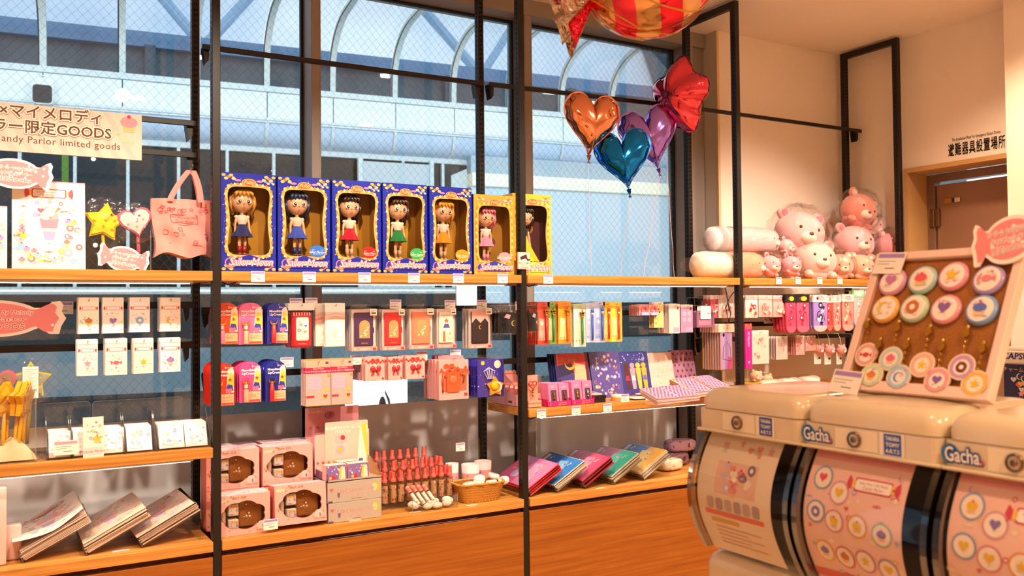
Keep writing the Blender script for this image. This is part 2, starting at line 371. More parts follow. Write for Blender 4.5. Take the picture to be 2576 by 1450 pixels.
# ================================================================ window: jambs, mullions, wired panes, frosted lower film
alu = mat('bronze_aluminium', .35, .5, col='#948a83'); alud = mat('dark_gasket', .6, .3, col='#191614')
HEADZ, SILLZ, FILMZ = 2.845, .10, 1.037
XM = [-2.62, -1.57, .475, 1.509, 2.52]
m = MB(); m.box(X0, 2.655, .50, .68, HEADZ, CEIL, '#fff'); struct('trim_3', m, alu, 'dark metal window head under the ceiling')
m = MB(); m.box(X0, 2.655, .50, .68, 0, SILLZ, '#fff'); struct('trim_4', m, alu)
film = clear('frosted_film', tint=(.55, .55, .56), refl=1.0, rough=.12, haze=.96, hazecol=(.97, .95, .96), trl=.25)
for i in range(len(XM)):
    x = XM[i]
    m = MB(); m.box(x, x+.041, .50, .665, SILLZ, HEADZ, '#fff', ch=.002); m.box(x+.034, x+.0365, .499, .501, SILLZ, HEADZ, '#fff')
    if i == len(XM)-1: m.box(x+.041, 2.655, .52, .665, SILLZ, HEADZ, '#fff')
    mu_ = struct('window_mullion', m, alu); mu_.name = 'trim_%d' % (5+i)
    if i < len(XM)-1:
        a, b = x+.041, XM[i+1]
        w = bpy.data.objects.new('window_%d' % (i+1), None); COL.objects.link(w); w['kind'] = 'structure'; w['label'] = 'wired glass window pane looking out on the arcade, bay %d' % (i+1)
        w.location = (a, .62, SILLZ); W, H = b-a, HEADZ-SILLZ
        m = MB(); m.box(0, W, -.002, .002, 0, H, '#fff'); m.build('pane', glassm, w)
        m = MB(); m.box(0, W, -.004, -.0025, 0, FILMZ-SILLZ, '#fff'); m.build('frosted_film', film, w)
        m = MB(); m.ring([(0, 0), (W, 0), (W, H), (0, H)], [(.009, .009), (W-.009, .009), (W-.009, H-.009), (.009, H-.009)], -.012, .012, '#fff'); m.build('gasket', alud, w)
        if i >= 1:
            m = MB(); st = .0285; rw = .00042; z0 = FILMZ-SILLZ
            def clipline(c, sgn):
                # x*? line z = c + sgn*x*1.12 inside the pane
                k = 1.12*sgn; pts = []
                xs = sorted([max(0, min(W, q)) for q in ((z0-c)/k, (H-c)/k)])
                return xs[0], xs[1], k
            n0 = int((H+W*1.2)/(st*1.42))+2
            for sgn in (1, -1):
                for j in range(-n0, 2*n0):
                    c = j*st*1.42+(.01 if sgn < 0 else 0)
                    xa, xb, k = clipline(c, sgn)
                    if xb-xa < .004: continue
                    za, zb = c+k*xa, c+k*xb
                    if min(za, zb) < z0-1e-6 or max(za, zb) > H+1e-6: continue
                    m.add([(xa, -rw, za), (xa, rw, za), (xa+rw*1.6, 0, za), (xb, -rw, zb), (xb, rw, zb), (xb+rw*1.6, 0, zb)], [(0, 3, 4, 1), (1, 4, 5, 2), (2, 5, 3, 0)], '#8f9aa0')
            o = m.build('wire_mesh', mat('glass_wire', .5, .4, col='#77828a'), w); o['kind'] = 'stuff'

# ================================================================ outside: arcade opposite, vaulted glass roof
SCL = 10/7; FA = R(-6.8)
FO = CAMP + ray(490, 210)*10.0
FD = Vector((math.cos(FA), math.sin(FA), 0)); FN = Vector((math.sin(FA), -math.cos(FA), 0))   # along, towards us
def fp(x, y, off=0.):
    r_ = ray(x, y); t = ((FO+FN*off-CAMP).dot(FN))/r_.dot(FN); P = CAMP+r_*t-FO; return P.dot(FD), P.z
fac = thing('opposite_building', 'pale metal clad arcade building across the passage outside the window', 'building', FO, (0, 0, FA))
pale = mat('pale_cladding', .5, .4, col='#e9f1ef'); palem = mat('pale_moulding', .5, .4, col='#d5e0e0'); bluep = mat('curved_soffit', .3, .5, col='#c3d6ea')
darkg = mat('dark_shopfront', .5, .4, col='#2c2a28'); darkw = mat('smoked_glass', .1, .5, col='#23282c'); gblue = mat('blue_grey_panel', .5, .4, col='#6f838c')
SL, SR = -4.6, 9.5
def fbox(name, s0, s1, y0, y1, z0, z1, mt, par=None):
    mm = MB(); mm.box(s0, s1, y0, y1, z0, z1, '#fff'); return mm.build(name, mt, par or fac)
SP = .77
ribs = [-1.062*SCL + k*SP for k in range(-4, 14)]
for k, s in enumerate(ribs[:-1]):
    fbox('cladding_panel', s+.006, ribs[k+1]-.006, -.02, .1, -.33, -.035, pale)
fbox('panel_backing', SL, SR, .0, .1, -.34, 0, mat('panel_joint', .6, .3, col='#5c6668'))
fbox('sill_rail', SL, SR, -.05, .1, -.03, .035, palem)
fbox('moulding', SL, SR, -.05, .1, -.365, -.335, palem); fbox('moulding', SL, SR, -.03, .1, -.385, -.365, pale)
for k, s in enumerate(ribs[:-1]):
    mm = MB(); mm.grid(lambda u, v: (s+.02+(SP-.04)*u, .0+.22*(1-math.cos(v*math.pi/2)), -.385-.25*math.sin(v*math.pi/2)), 1, 8, '#fff'); mm.build('soffit_panel', bluep, fac)
    mm = MB(); mm.grid(lambda u, v: (s-.02+.04*u, -.012+.22*(1-math.cos(v*math.pi/2)), -.385-.25*math.sin(v*math.pi/2)), 1, 8, '#fff'); mm.build('soffit_strip', palem, fac)
fbox('header_beam', SL, SR, .2, .3, -.70, -.632, palem)
for k in range(26):
    s = SL+.2+k*.53
    if s < 3.3: fbox('window_mullion', s-.017, s+.017, .2, .28, -2.36, -.70, palem)
fbox('window_glass', SL, 3.4, .262, .27, -2.3, -.70, clear('shop_glass', tint=(.75, .8, .8), refl=1.0, rough=.02))
fbox('shop_interior_wall', SL, 3.6, 1.5, 1.6, -2.3, -.6, mat('dim_interior', .8, .2, col='#4e4742'))
fbox('shop_interior_ceiling', SL, 3.6, .3, 1.5, -.64, -.62, mat('dim_ceiling', .8, .2, col='#6a6660'))
fbox('floor_slab', SL, 3.45, .12, 1.6, -2.375, -2.295, mat('slab_edge', .5, .4, col='#b7c4c4'))
fbox('lit_slab_line', SL, SR, .115, .12, -2.34, -2.325, mat('lit_line', .5, .3, col='#eef4f4', emit=.9))
fbox('dark_band', SL, SR, .1, 1.6, -3.0, -2.375, darkg)
fbox('parapet_panel', SL, SR, .0, .08, -3.46, -2.98, gblue)
fbox('ground_shopfront', SL, SR, .4, .5, -4.6, -3.4, mat('ground_glass', .15, .5, col='#39413f'))
fbox('lime_banner', fp(148, 420)[0], fp(166, 420)[0], .5, .52, -1.3, -.75, mat('lime_banner', .5, .3, col='#a5d80a', emit=.35))
for (px, py) in ((235, 400), (240, 617), (687, 430)):
    s, z = fp(px, py, -.8); mm = MB(); mm.ball((s, .8, z), .022, '#fff', 10, 6); mm.build('reflection_dot', mat('reflection_glow', .5, .3, col='#fff3d0', emit=25.), fac)  # glowing balls stand in for dots of reflected lamplight
# pale wing to the right with a lit cream band, and a service door
wing = thing('pale_wing', 'pale blue white wall with a lit cream top band, outside behind the balloons', 'wall', FO, (0, 0, FA))
s0 = fp(1190, 600)[0]; _, zc0 = fp(1500, 452); _, zc1 = fp(1500, 482)
fbox('wing_wall', s0, SR, .05, .2, -2.5, zc1, mat('wing_paint', .6, .3, col='#cfe0e8'), wing)
fbox('lit_band', s0, SR, -.0, .2, zc1, zc0, mat('lit_cream', .6, .3, col='#efeed6', emit=.25), wing)
fbox('wing_wall', s0, SR, .05, .2, zc0, -.6, mat('wing_paint2', .6, .3, col='#b5c4cb'), wing)
fbox('stair_wall', s0, SR, .3, .4, -3.6, -2.5, mat('stair_glass', .3, .5, col='#7e8178'), wing)
for k in range(14): fbox('baluster', s0+.6+k*.24, s0+.63+k*.24, .2, .26, -3.5, -2.5, mat('olive_bar', .6, .3, col='#b8b48a'), wing)
dr = thing('service_door', 'white framed service door with small dark window across the passage', 'door', FO, (0, 0, FA))
a, b = fp(918, 430)[0], fp(1090, 430)[0]
fbox('door_leaf', a, b, .14, .18, -2.3, -.74, mat('door_white', .5, .4, col='#c5cfd2'), dr); fbox('door_window', a+.12, b-.12, .13, .14, -1.35, -1.12, darkw, dr)
for q in (a-.05, b): fbox('door_jamb', q, q+.05, .12, .18, -2.3, -.70, palem, dr)
# lit sign boards across the passage
sg = thing('lit_sign_board', 'bright white lit sign board with a black curved mark, below the ribbon boxes', 'sign', FO, (0, 0, FA))
lit = mat('lit_white', .5, .3, col='#f4f8fa', emit=1.1)
a, z1_ = fp(870, 957, .2); b, z0_ = fp(1025, 1035, .2); fbox('panel', a, b, -.2, -.15, z0_, z1_, lit, sg)
mm = MB(); q, qz = fp(962, 1010, .21); mm.M = Matrix.Translation((q, 0, qz))
mm.flat(oval(-.0, -.1, .05, .16), -.21, '#111417'); mm.flat([(.03, .14), (.09, .02), (.12, -.2), (.09, -.2), (.07, -.02), (.03, .1)], -.211, '#111417'); mm.build('curved_mark', matte, sg)
a, z1_ = fp(1152, 716, .2); b, z0_ = fp(1212, 772, .2)
ls = thing('lit_poster_board', 'small bright white lit panel seen beside the second back post', 'sign', FO, (0, 0, FA))
fbox('panel', a, b, -.2, -.15, z0_, z1_, lit, ls); fbox('panel_rim', a-.01, b+.01, -.15, -.14, z0_-.01, z1_+.01, alu, ls)
# speaker on the fascia
sp_ = thing('outdoor_speaker', 'grey grille speaker box fixed to the pale fascia outside', 'speaker', FO, (0, 0, FA))
a, z1_ = fp(79, 212, .15); b, z0_ = fp(134, 264, .15)
mm = MB(); mm.prism(rrect(a, b, z0_, z1_+.08, .04, 2), -.16, -.02, '#b9c2c2'); mm.build('housing', pale, sp_)
mm = MB(); mm.prism(rrect(a+.012, b-.012, z0_+.012, z1_, .03, 2), -.17, -.16, '#55585a'); mm.build('grille', mat('speaker_grille', .7, .3, col='#4a4d50', bump=(220, .9)), sp_)
mm = MB(); mm.tube([(a+.05, -.12, z1_+.08), ((a+b)/2, -.12, z1_+.11), (b-.05, -.1, z1_+.07)], .008, '#88908f'); mm.build('bracket', palem, sp_)
# vaulted roof: ribs rise, bend over the passage and run to our side
vault = thing('vaulted_canopy', 'glazed vaulted arcade roof on curved pale ribs over the passage', 'canopy', FO, (0, 0, FA))
prof = [(0, .0), (0, .16), (-.012, .28)]
for k in range(1, 13):
    t = k/12*math.pi/2; prof.append((-.012-.80*(1-math.cos(t))**1.0, .28+.50*math.sin(t)))
prof += [(-1.6, .80), (-3.0, .84), (-5.0, .86)]
ribm = mat('rib_paint', .5, .4, col='#cdd6d2'); seal = mat('dark_seal', .6, .3, col='#2b3338'); roofg = clear('roof_glass', tint=(.80, .85, .90), refl=.7, rough=.02)
for k, s in enumerate(ribs):
    mm = MB()
    mm.grid(lambda u, v: (s-.033+.066*u, prof[int(round(v*(len(prof)-1)))][0], prof[int(round(v*(len(prof)-1)))][1]), 1, len(prof)-1, '#fff', smooth=False)
    for e in (-.033, .033):
        mm.grid(lambda u, v: (s+e, prof[int(round(v*(len(prof)-1)))][0]+.06*u, prof[int(round(v*(len(prof)-1)))][1]+.06*u), 1, len(prof)-1, '#fff', smooth=False)
    mm.build('rib', ribm, vault)
    mm = MB(); mm.grid(lambda u, v: (s-.047+.014*u, prof[int(round(v*(len(prof)-1)))][0]-.002, prof[int(round(v*(len(prof)-1)))][1]), 1, len(prof)-1, '#fff', smooth=False); mm.build('rib_seal', seal, vault)
    if k < len(ribs)-1:
        mm = MB(); mm.grid(lambda u, v: (s+.033+(SP-.08)*u, prof[int(round(v*(len(prof)-1)))][0]+.05, prof[int(round(v*(len(prof)-1)))][1]+.05), 1, len(prof)-1, '#fff'); mm.build('roof_pane', roofg, vault)
# unseen fill lamps, added under the roof to brighten the facade opposite
_al = None
for k in range(4):
    s = -2.6+k*2.9; q = FO+FD*s+FN*3.4+Vector((0, 0, .62))
    t = thing('added_fill_lamp', 'round added fill lamp outside above the passage, %s along the roof' % ('first', 'second', 'third', 'fourth')[k], 'lamp', q, group='added fill lamps')
    if _al is None:
        mm = MB(); mm.lathe([(0, .2), (.09, .2), (.11, .17), (.11, .0), (.1, -.005)], '#fff', 18, cap=False); mm.build('housing', palem, t); mm = MB(); mm.lathe([(0, .0), (.1, .0)], '#fff', 18, cap=False); mm.build('diffuser', mat('fill_lamp_glow', .5, .3, col='#eef4ff', emit=6.), t); _al = t
    else:
        for ch in _al.children: dup(ch, parent=t)
    spot('fill_lamp_beam', q-Vector((0, 0, .05)), FO+FD*s+Vector((0, 0, -1.0)), 190, R(150), .9, (.93, .97, 1.0), .12)
# beyond the vault: dark block, blue beam and lattice
bey = thing('rooftop_block', 'dark rooftop block with blue steel beams seen through the arcade roof', 'building', FO, (0, 0, FA))
_, zt = fp(300, 112, -1.0); _, zu = fp(300, 78, -1.0)
fbox('block_wall', SL-3, SR+4, 1.0, 1.2, -.4, zt, mat('block_grey', .7, .3, col='#6d7478'), bey)
fbox('block_beam', SL-3, SR+4, .9, 1.25, zt-.02, zu, mat('steel_blue', .6, .3, col='#7ba0c4'), bey)
for k in range(9):
    fbox('block_post', SL+k*1.9+.3, SL+k*1.9+.42, .88, 1.0, -.4, zt, mat('post_blue', .6, .3, col='#54666e'), bey)
for k in range(4):
    s = SL+1+k*3.8; mm = MB()
    for sg_ in (-1, 1): mm.tube([(s, 1.3, zu), (s+sg_*1.1, 1.9, zu+1.5)], .07, '#fff', 4)
    mm.build('lattice_brace', mat('lattice_blue', .6, .3, col='#a9c6de'), bey)
fbox('far_ground', SL-3, SR+4, -4.2, 2, -5.4, -5.3, mat('paving', .7, .3, col='#8a8a86'))

# ================================================================ shelving frames
PW, PD, YBK = .027, .034, .34        # post width, depth, back post front face
FTOP = 2.908
SLOT = mat('slot_shadow', .9, .1, col='#050404')
def slots(m, face, a0, z0, z1):
    z = z0
    while z < z1:
        if face == 'front2':
            for dx in (.34, .62): m.box(a0+PW*dx-.0016, a0+PW*dx+.0016, -.0006, .0004, z, z+.011, '#050404')
        else: m.box(-.0006, .0004, a0+PD*.45-.0016, a0+PD*.45+.0016, z, z+.011, '#050404')
        z += .0205
frames = []
nmz = ['left of the bag display', 'left of the doll boxes', 'between the dolls and the balloons', 'between the balloons and the plush', 'beside the emergency door']
for k in range(5):
    xr = (k-1)*1.2; xl = xr-PW
    fr = thing('shelf_frame', 'tall black slotted steel shelving frame '+nmz[k], 'shelf frame', (xl, 0, 0), group='black shelving frames')
    m = MB(); m.box(0, PW, 0, PD, 0, FTOP, '#fff', ch=.0015); a_ = m.build('post', blackm, fr)
    m = MB(); m.box(0, PW, YBK, YBK+PD, 0, FTOP, '#fff', ch=.0015); b_ = m.build('post', blackm, fr)
    m = MB(); m.box(0, PW, PD, YBK, FTOP-.033, FTOP, '#fff', ch=.0015); m.build('top_bar', blackm, fr)
    m = MB(); m.box(0, PW, PD, YBK, .02, .06, '#fff', ch=.0015); m.build('foot_bar', blackm, fr)
    m = MB(); slots(m, 'side', 0, .74, 2.86); o = m.build('slot_row', SLOT, a_); o['kind'] = 'stuff'
    m = MB(); slots(m, 'side', YBK, .74, 2.86)
    m2 = MB(); slots(m2, 'front2', 0, .74, 2.86); o = m.build('slot_row', SLOT, b_); o['kind'] = 'stuff'
    o = m2.build('slot_row', SLOT, b_); o['kind'] = 'stuff'; o.location = (0, YBK, 0)
    frames.append(fr)
for fr in frames:
    for ch in fr.children:
        pass
# upper cross bars with brackets
RAILS = []
def rail(name, label, a, b, h, dep, cat='rail', br=True, grp=None):
    """rail from point a to b (top front edge), hung by brackets from the back posts"""
    r_ = thing(name, label, cat, a, group=grp)
    d = Vector(b)-Vector(a); L = d.length
    m = MB(); M = d.to_track_quat('X', 'Z').to_matrix().to_4x4(); m.M = M
    m.box(0, L, 0, dep, -h, 0, '#fff', ch=.001); m.build('bar', blackm, r_)
    if br:
        for q in (.004, L-.034):
            m = MB(); m.M = M
            m.box(q, q+.022, dep, YBK-a[1]-.001, -h*.9, -h*.25, '#fff'); m.prism([(q, -h), (q+.022, -h), (q+.02, -h-.035), (q+.008, -h-.05)], dep+.004, YBK-a[1]-.001, '#fff'); m.build('bracket', blackm, r_)
    if name == 'hook_rail': RAILS.append((r_, a, b, h))
    return r_
rail('cross_bar', 'long black cross bar above the doll boxes', (.0, .285, 2.430), (1.17, .285, 2.435), .019, .012)
rail('cross_bar', 'long black cross bar behind the heart balloons', (1.2, .285, 2.437), (2.37, .285, 2.459), .019, .012)
rail('cross_bar', 'long black cross bar on the cream wall above the plush', (2.4, .285, 2.459), (3.66-.02, .285, 2.462), .019, .012)
rail('sign_rail', 'upper black rail holding the pink banner', (-1.2, .27, 2.142), (-.022, .27, 2.142), .02, .012, grp='banner rails')
rail('sign_rail', 'lower black rail under the pink banner', (-1.2, .27, 2.027), (-.022, .27, 2.027), .02, .012, grp='banner rails')
rail('hook_rail', 'upper black hook rail behind the white header packs', (-1.2, .30, 1.489), (-.03, .30, 1.489), .024, .012)
rail('hook_rail', 'lower black hook rail behind the white header packs', (-1.2, .30, 1.350), (-.03, .30, 1.345), .024, .012)
rail('hook_rail', 'upper black hook rail behind the phone case boxes', (.0, .30, 1.468), (1.17, .30, 1.468), .024, .012)
rail('hook_rail', 'lower black hook rail behind the ribbon boxes', (.0, .30, 1.230), (1.17, .30, 1.230), .024, .012)
rail('hook_rail', 'upper black hook rail behind the pen cards', (1.2, .30, 1.440), (2.37, .30, 1.440), .024, .012)
rail('hook_rail', 'lower black hook rail behind the leaning notebooks', (1.2, .30, 1.235), (2.37, .30, 1.235), .024, .012)
rail('hook_rail', 'upper black hook rail behind the socks', (2.4, .30, 1.505), (3.57, .30, 1.505), .024, .012)
rail('hook_rail', 'middle black hook rail at the cream wall', (2.4, .30, 1.372), (3.57, .30, 1.372), .024, .012)
rail('hook_rail', 'lower black hook rail behind the plush key charms', (2.4, .30, 1.297), (3.57, .30, 1.297), .024, .012)

# shelves
S1, SB, TH = 1.587, .6915, .033
led = mat('led_strip', .4, .3, col='#fff1dc', emit=20.)
def shelf(label, xa, xb, z, light=True, y1=.333, watt=None):
    t = thing('wooden_shelf', label, 'shelf', (xa, 0, z), group='oak shelves')
    m = MB(); m.box(.001, xb-xa-.001, -.008, y1, -TH, 0, '#fff', ch=.0012); m.build('board', oak, t)
    if light:
        m = MB(); m.box(.06, xb-xa-.06, .012, .03, -TH-.008, -TH, '#fff'); m.build('light_housing', mat('light_housing', .4, .4, col='#d8d2cc'), t)
        m = MB(); m.box(.07, xb-xa-.07, .014, .028, -TH-.0095, -TH-.008, '#fff'); m.build('light_strip', led, t)
        m = MB(); m.tube([(.01, .03, -TH-.003), (.03, .03, -TH-.012), (.055, .025, -TH-.004)], .0025, '#0d0b0a'); m.build('cable', plastic, t)
    return t
shelf('oak upper shelf under the tote bag and clear file', -1.2, -PW, S1)
shelf('oak upper shelf carrying the row of doll boxes', 0, 1.2-PW, S1)
shelf('oak upper shelf under the heart balloons', 1.2, 2.4-PW, S1)
shelf('oak upper shelf piled with pink plush', 2.4, 3.6-PW, S1)
shelf('oak middle shelf with yellow star wands and acrylic trays', -1.2, -PW, 1.001)
shelf('oak middle shelf with upright clear files and notebooks', 1.2, 2.4-PW, 1.047)
shelf('oak middle shelf below the socks', 2.4, 3.6-PW, 1.047)
for i, nm in enumerate(('three pastel clear file stacks', 'pink gift boxes and spray bottles', 'five colourful clear file stacks', 'shadowed goods by the door')):
    xa = -1.2+1.2*i; xb = xa+1.2-PW
    t = thing('base_cabinet', 'orange oak base cabinet under the '+nm, 'cabinet', (xa, 0, 0), group='base cabinets')
    m = MB(); m.box(.001, xb-xa-.001, -.010, .36, SB-TH, SB, '#fff', ch=.0012); m.build('worktop', oak, t)
    m = MB(); m.box(.001, xb-xa-.001, .02, .36, SB-TH-.019, SB-TH, '#fff'); m.build('shadow_gap', mat('gap_strip', .7, .2, col='#5a3216'), t)
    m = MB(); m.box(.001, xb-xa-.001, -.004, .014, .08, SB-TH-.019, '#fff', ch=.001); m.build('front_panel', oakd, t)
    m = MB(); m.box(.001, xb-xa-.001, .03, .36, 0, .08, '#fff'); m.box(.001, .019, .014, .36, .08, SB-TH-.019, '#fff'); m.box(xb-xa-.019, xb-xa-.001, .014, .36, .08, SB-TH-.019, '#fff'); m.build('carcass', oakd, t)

# ================================================================ print motifs shared by the packaging
PASTEL = ['#ec8fa8', '#f2c94e', '#8fbfe0', '#b995d8', '#ee8478', '#a9d49a', '#f4b6c6']
def motif(m, kind, x, z, r, y, c):
    if kind == 0: m.flat(star(x, z, r), y, c)
    elif kind == 1: m.flat(heart(x, z, r*.9), y, c)
    elif kind == 2:
        m.flat(oval(x, z, r, n=12), y, c); m.flat(oval(x, z, r*.42, n=8), y-.00012, '#fff4ee')
    elif kind == 3: m.flat(crescent(x, z, r, rnd.uniform(-.6, .6), 6), y, c)
    elif kind == 4:     # wrapped sweet
        m.flat(oval(x, z, r*.7, r*.5, 10), y, c)
        for s_ in (-1, 1): m.flat([(x+s_*r*.6, z), (x+s_*r*1.25, z+r*.5), (x+s_*r*1.25, z-r*.5)][::s_], y, c)
    else:               # bun
        m.flat([(x-r*.55, z-r), (x+r*.55, z-r), (x+r*.8, z), (x-r*.8, z)], y, '#f0c58a'); m.flat(oval(x, z+r*.15, r*.95, r*.65, 10), y-.0001, c); m.flat(oval(x, z+r*.8, r*.22, n=8), y-.0002, '#e0405a')
def scatter(m, x0, x1, z0, z1, y, n, r, seed, pal=PASTEL, kinds=(0, 1, 2, 3, 4)):
    g = random.Random(seed)
    for i in range(n):
        motif(m, kinds[g.randrange(len(kinds))], g.uniform(x0+r, x1-r), g.uniform(z0+r, z1-r), r*g.uniform(.7, 1.15), y-.00002*(i % 9), pal[g.randrange(len(pal))])
def sundae(m, x, z, h, y, c1='#ef8fa5', c2='#a7c9d8'):
    """tall ice cream glass, z at its foot"""
    m.flat(oval(x, z+h*.04, h*.15, h*.035, 12), y, '#e3dbe8'); m.flat([(x-h*.03, z+.04*h), (x+h*.03, z+.04*h), (x+h*.03, z+.16*h), (x-h*.03, z+.16*h)], y, '#e3dbe8')
    m.flat([(x-h*.1, z+.15*h), (x+h*.1, z+.15*h), (x+h*.15, z+.38*h), (x-h*.15, z+.38*h)], y-.0001, '#c9a7d6')
    m.flat([(x-h*.15, z+.38*h), (x+h*.15, z+.38*h), (x+h*.18, z+.46*h), (x-h*.18, z+.46*h)], y-.0001, '#fbf0d2')
    m.flat([(x-h*.18, z+.46*h), (x+h*.18, z+.46*h), (x+h*.23, z+.72*h), (x-h*.23, z+.72*h)], y-.0001, c1)
    m.flat(oval(x-h*.08, z+.78*h, h*.13, h*.1, 12), y-.0002, '#f6c3cc'); m.flat(oval(x+h*.1, z+.79*h, h*.12, h*.1, 12), y-.0002, '#f3a8a0'); m.flat(oval(x, z+.88*h, h*.14, h*.11, 12), y-.0003, c2)
    m.flat([(x+h*.1, z+.85*h), (x+h*.28, z+h), (x+h*.21, z+1.04*h)], y-.0001, '#c98a4a'); m.flat(heart(x-h*.2, z+.93*h, h*.08, 14), y-.0003, '#e8607a')
def candy_title(m, x, z, w, y, lines=('Sailor Moon × My Melody', 'Candy Parlor'), red='#dc4a63'):
    h = w*.24
    for s_ in (-1, 1):
        m.flat([(x+s_*w*.36, z), (x+s_*w*.5, z+h*.55), (x+s_*w*.53, z), (x+s_*w*.5, z-h*.55)][::s_], y, red)
        m.flat([(x+s_*w*.34, z-h*.28), (x+s_*w*.42, z-h*.28), (x+s_*w*.42, z+h*.28), (x+s_*w*.34, z+h*.28)][::s_], y-.00004, '#f3cf6b')
    m.flat(rrect(x-w*.37, x+w*.37, z-h*.46, z+h*.46, h*.15, 3), y-.00008, red); m.flat(rrect(x-w*.345, x+w*.345, z-h*.36, z+h*.36, h*.12, 3), y-.00012, '#fffaf5')
    m.text(lines[0], x, z+h*.05, h*.24, y-.0002, red, sx=.92, shear=.2); m.text(lines[1], x, z-h*.27, h*.32, y-.0002, red, shear=.25)
def lines(m, x0, x1, z, n, dz, y, c='#8c8078', th=.0006, g=None):
    for i in range(n): m.flat([(x0, z-i*dz-th), (x0+(x1-x0)*(.95-.3*(i % 2)), z-i*dz-th), (x0+(x1-x0)*(.95-.3*(i % 2)), z-i*dz+th), (x0, z-i*dz+th)], y, c)

# ---------------------------------------------------------------- price cards (white, lilac bar, three faint lines)
def price_card(px, py, label, Y=-.0105, w=.047, h=.036, band='#a989c6', rot=(0, 0, 0), loc=None):
    p = loc or at(px, py, Y)
    t = thing('price_card', label, 'price tag', p, rot, group='price cards')
    m = MB(); m.box(-w/2, w/2, -.0008, .0008, -h/2, h/2, '#f6ede4'); m.build('card', paper, t)
    m = MB(); m.flat([(-w*.46, h*.24), (w*.46, h*.24), (w*.46, h*.44), (-w*.46, h*.44)], -.0010, band)
    lines(m, -w*.42, w*.25, h*.08, 2, h*.13, -.0010); lines(m, -w*.1, w*.25, -h*.25, 1, .01, -.0010, '#4a423c', .0009); m.build('print', paper, t)
    return t

# ================================================================ BAY 0 (left): banner, clear file, lollies, tote
t = thing('banner_board', 'pink banner board with brown Japanese limited goods lettering', 'sign', (0, .262, 0))
bl, br_, bb, bt = -1.16, -.211, 1.982, 2.140
m = MB(); m.box(bl, br_, -.004, .006, bb, bt, '#f4d3c4'); m.build('board', paper, t)
m = MB()
for k in range(30):
    x = bl+.03+k*.052
    P = [(x, bb), (x+.02, bb), (x-.07, bt), (x-.09, bt)]
    P = [(min(max(a, bl), br_-.0), b) for a, b in P]
    if P[0][0] < br_-.02 and P[2][0] > bl: m.flat(P, -.0043, '#f7c7bb')
m.build('stripes', paper, t)
L1 = (at(262, 312, .26), at(280, 350, .26), at(303, 378, .26))
m = MB()
for txt, p, sz, o in (('セーラームーン×マイメロディ', L1[0], .0475, .0), ('キャンディパーラー限定GOODS', L1[1], .047, .0)):
    m.text(txt, p.x, p.z, sz, -.0069, '#fbeadb', align='RIGHT', outline=(.0062, '#e2746c', .0014)); m.text(txt, p.x, p.z, sz, -.0086, '#6e3f2f', off=.0008, align='RIGHT', outline=(.0042, '#fbeadb', .0003))
m.text('Sailor Moon × My Melody Candy Parlor limited goods', L1[2].x, L1[2].z, .0325, -.0046, '#6e3f2f', align='RIGHT', sp=1.05)
m.build('lettering', paper, t)
m = MB(); q = at(324, 312, .26); motif(m, 5, q.x, q.z, .03, -.005, '#f29aa6'); q = at(310, 348, .26)
m.M = Matrix.Translation((q.x, 0, q.z)) @ Matrix.Rotation(R(35), 4, 'Y'); motif(m, 4, 0, 0, .028, -.005, '#d9cfb0'); m.build('sweets_print', paper, t)

def candy_outline(w, h, n=40):
    """wrapped-sweet outline: belly plus two fans"""
    P = []
    for i in range(13): a = R(150-120*i/12); P.append((w*.33*math.cos(a), h*.1+h*.40*math.sin(a)))
    for a, b in ((.34, .30), (.42, .46), (.47, .5), (.5, .38), (.485, .2), (.52, .02), (.485, -.2), (.47, -.42), (.40, -.42), (.33, -.24)): P.append((w*a, h*b))
    for i in range(13): a = R(-30-120*i/12); P.append((w*.33*math.cos(a), -h*.1+h*.40*math.sin(a)))
    for a, b in ((-.33, -.24), (-.40, -.42), (-.47, -.42), (-.485, -.2), (-.52, .02), (-.485, .2), (-.5, .38), (-.47, .5), (-.42, .46), (-.34, .30)): P.append((w*a, h*b))
    return P[::-1]
def candy_pop(label, loc, w, h, rot=(0, 0, 0), seed=1, lns=('セーラームーン×マイメロディ', 'キャンディパーラー', '限定GOODS')):
    t = thing('candy_shaped_sign', label, 'sign', loc, rot, group='candy shaped pop signs')
    m = MB(); m.prism(candy_outline(w, h), -.002, .002, '#fdeee4'); m.build('card', paper, t)
    m = MB(); m.flat(candy_outline(w*.9, h*.84), -.0023, '#f08d92')
    g = random.Random(seed)
    for k in range(16): m.flat(oval(g.uniform(-.42, .42)*w, g.uniform(-.3, .3)*h, h*.04, n=8), -.0025, '#fdeee4')
    for k, (tx, zz, sz) in enumerate(zip(lns, (.12, -.06, -.28), (.15, .15, .19))):
        m.text(tx, 0, h*zz, h*sz, -.0040, '#d8434f', fit=w*(.56, .46, .44)[k], outline=(h*.014, '#fff6f0', .0002))
    m.build('print', paper, t); return t
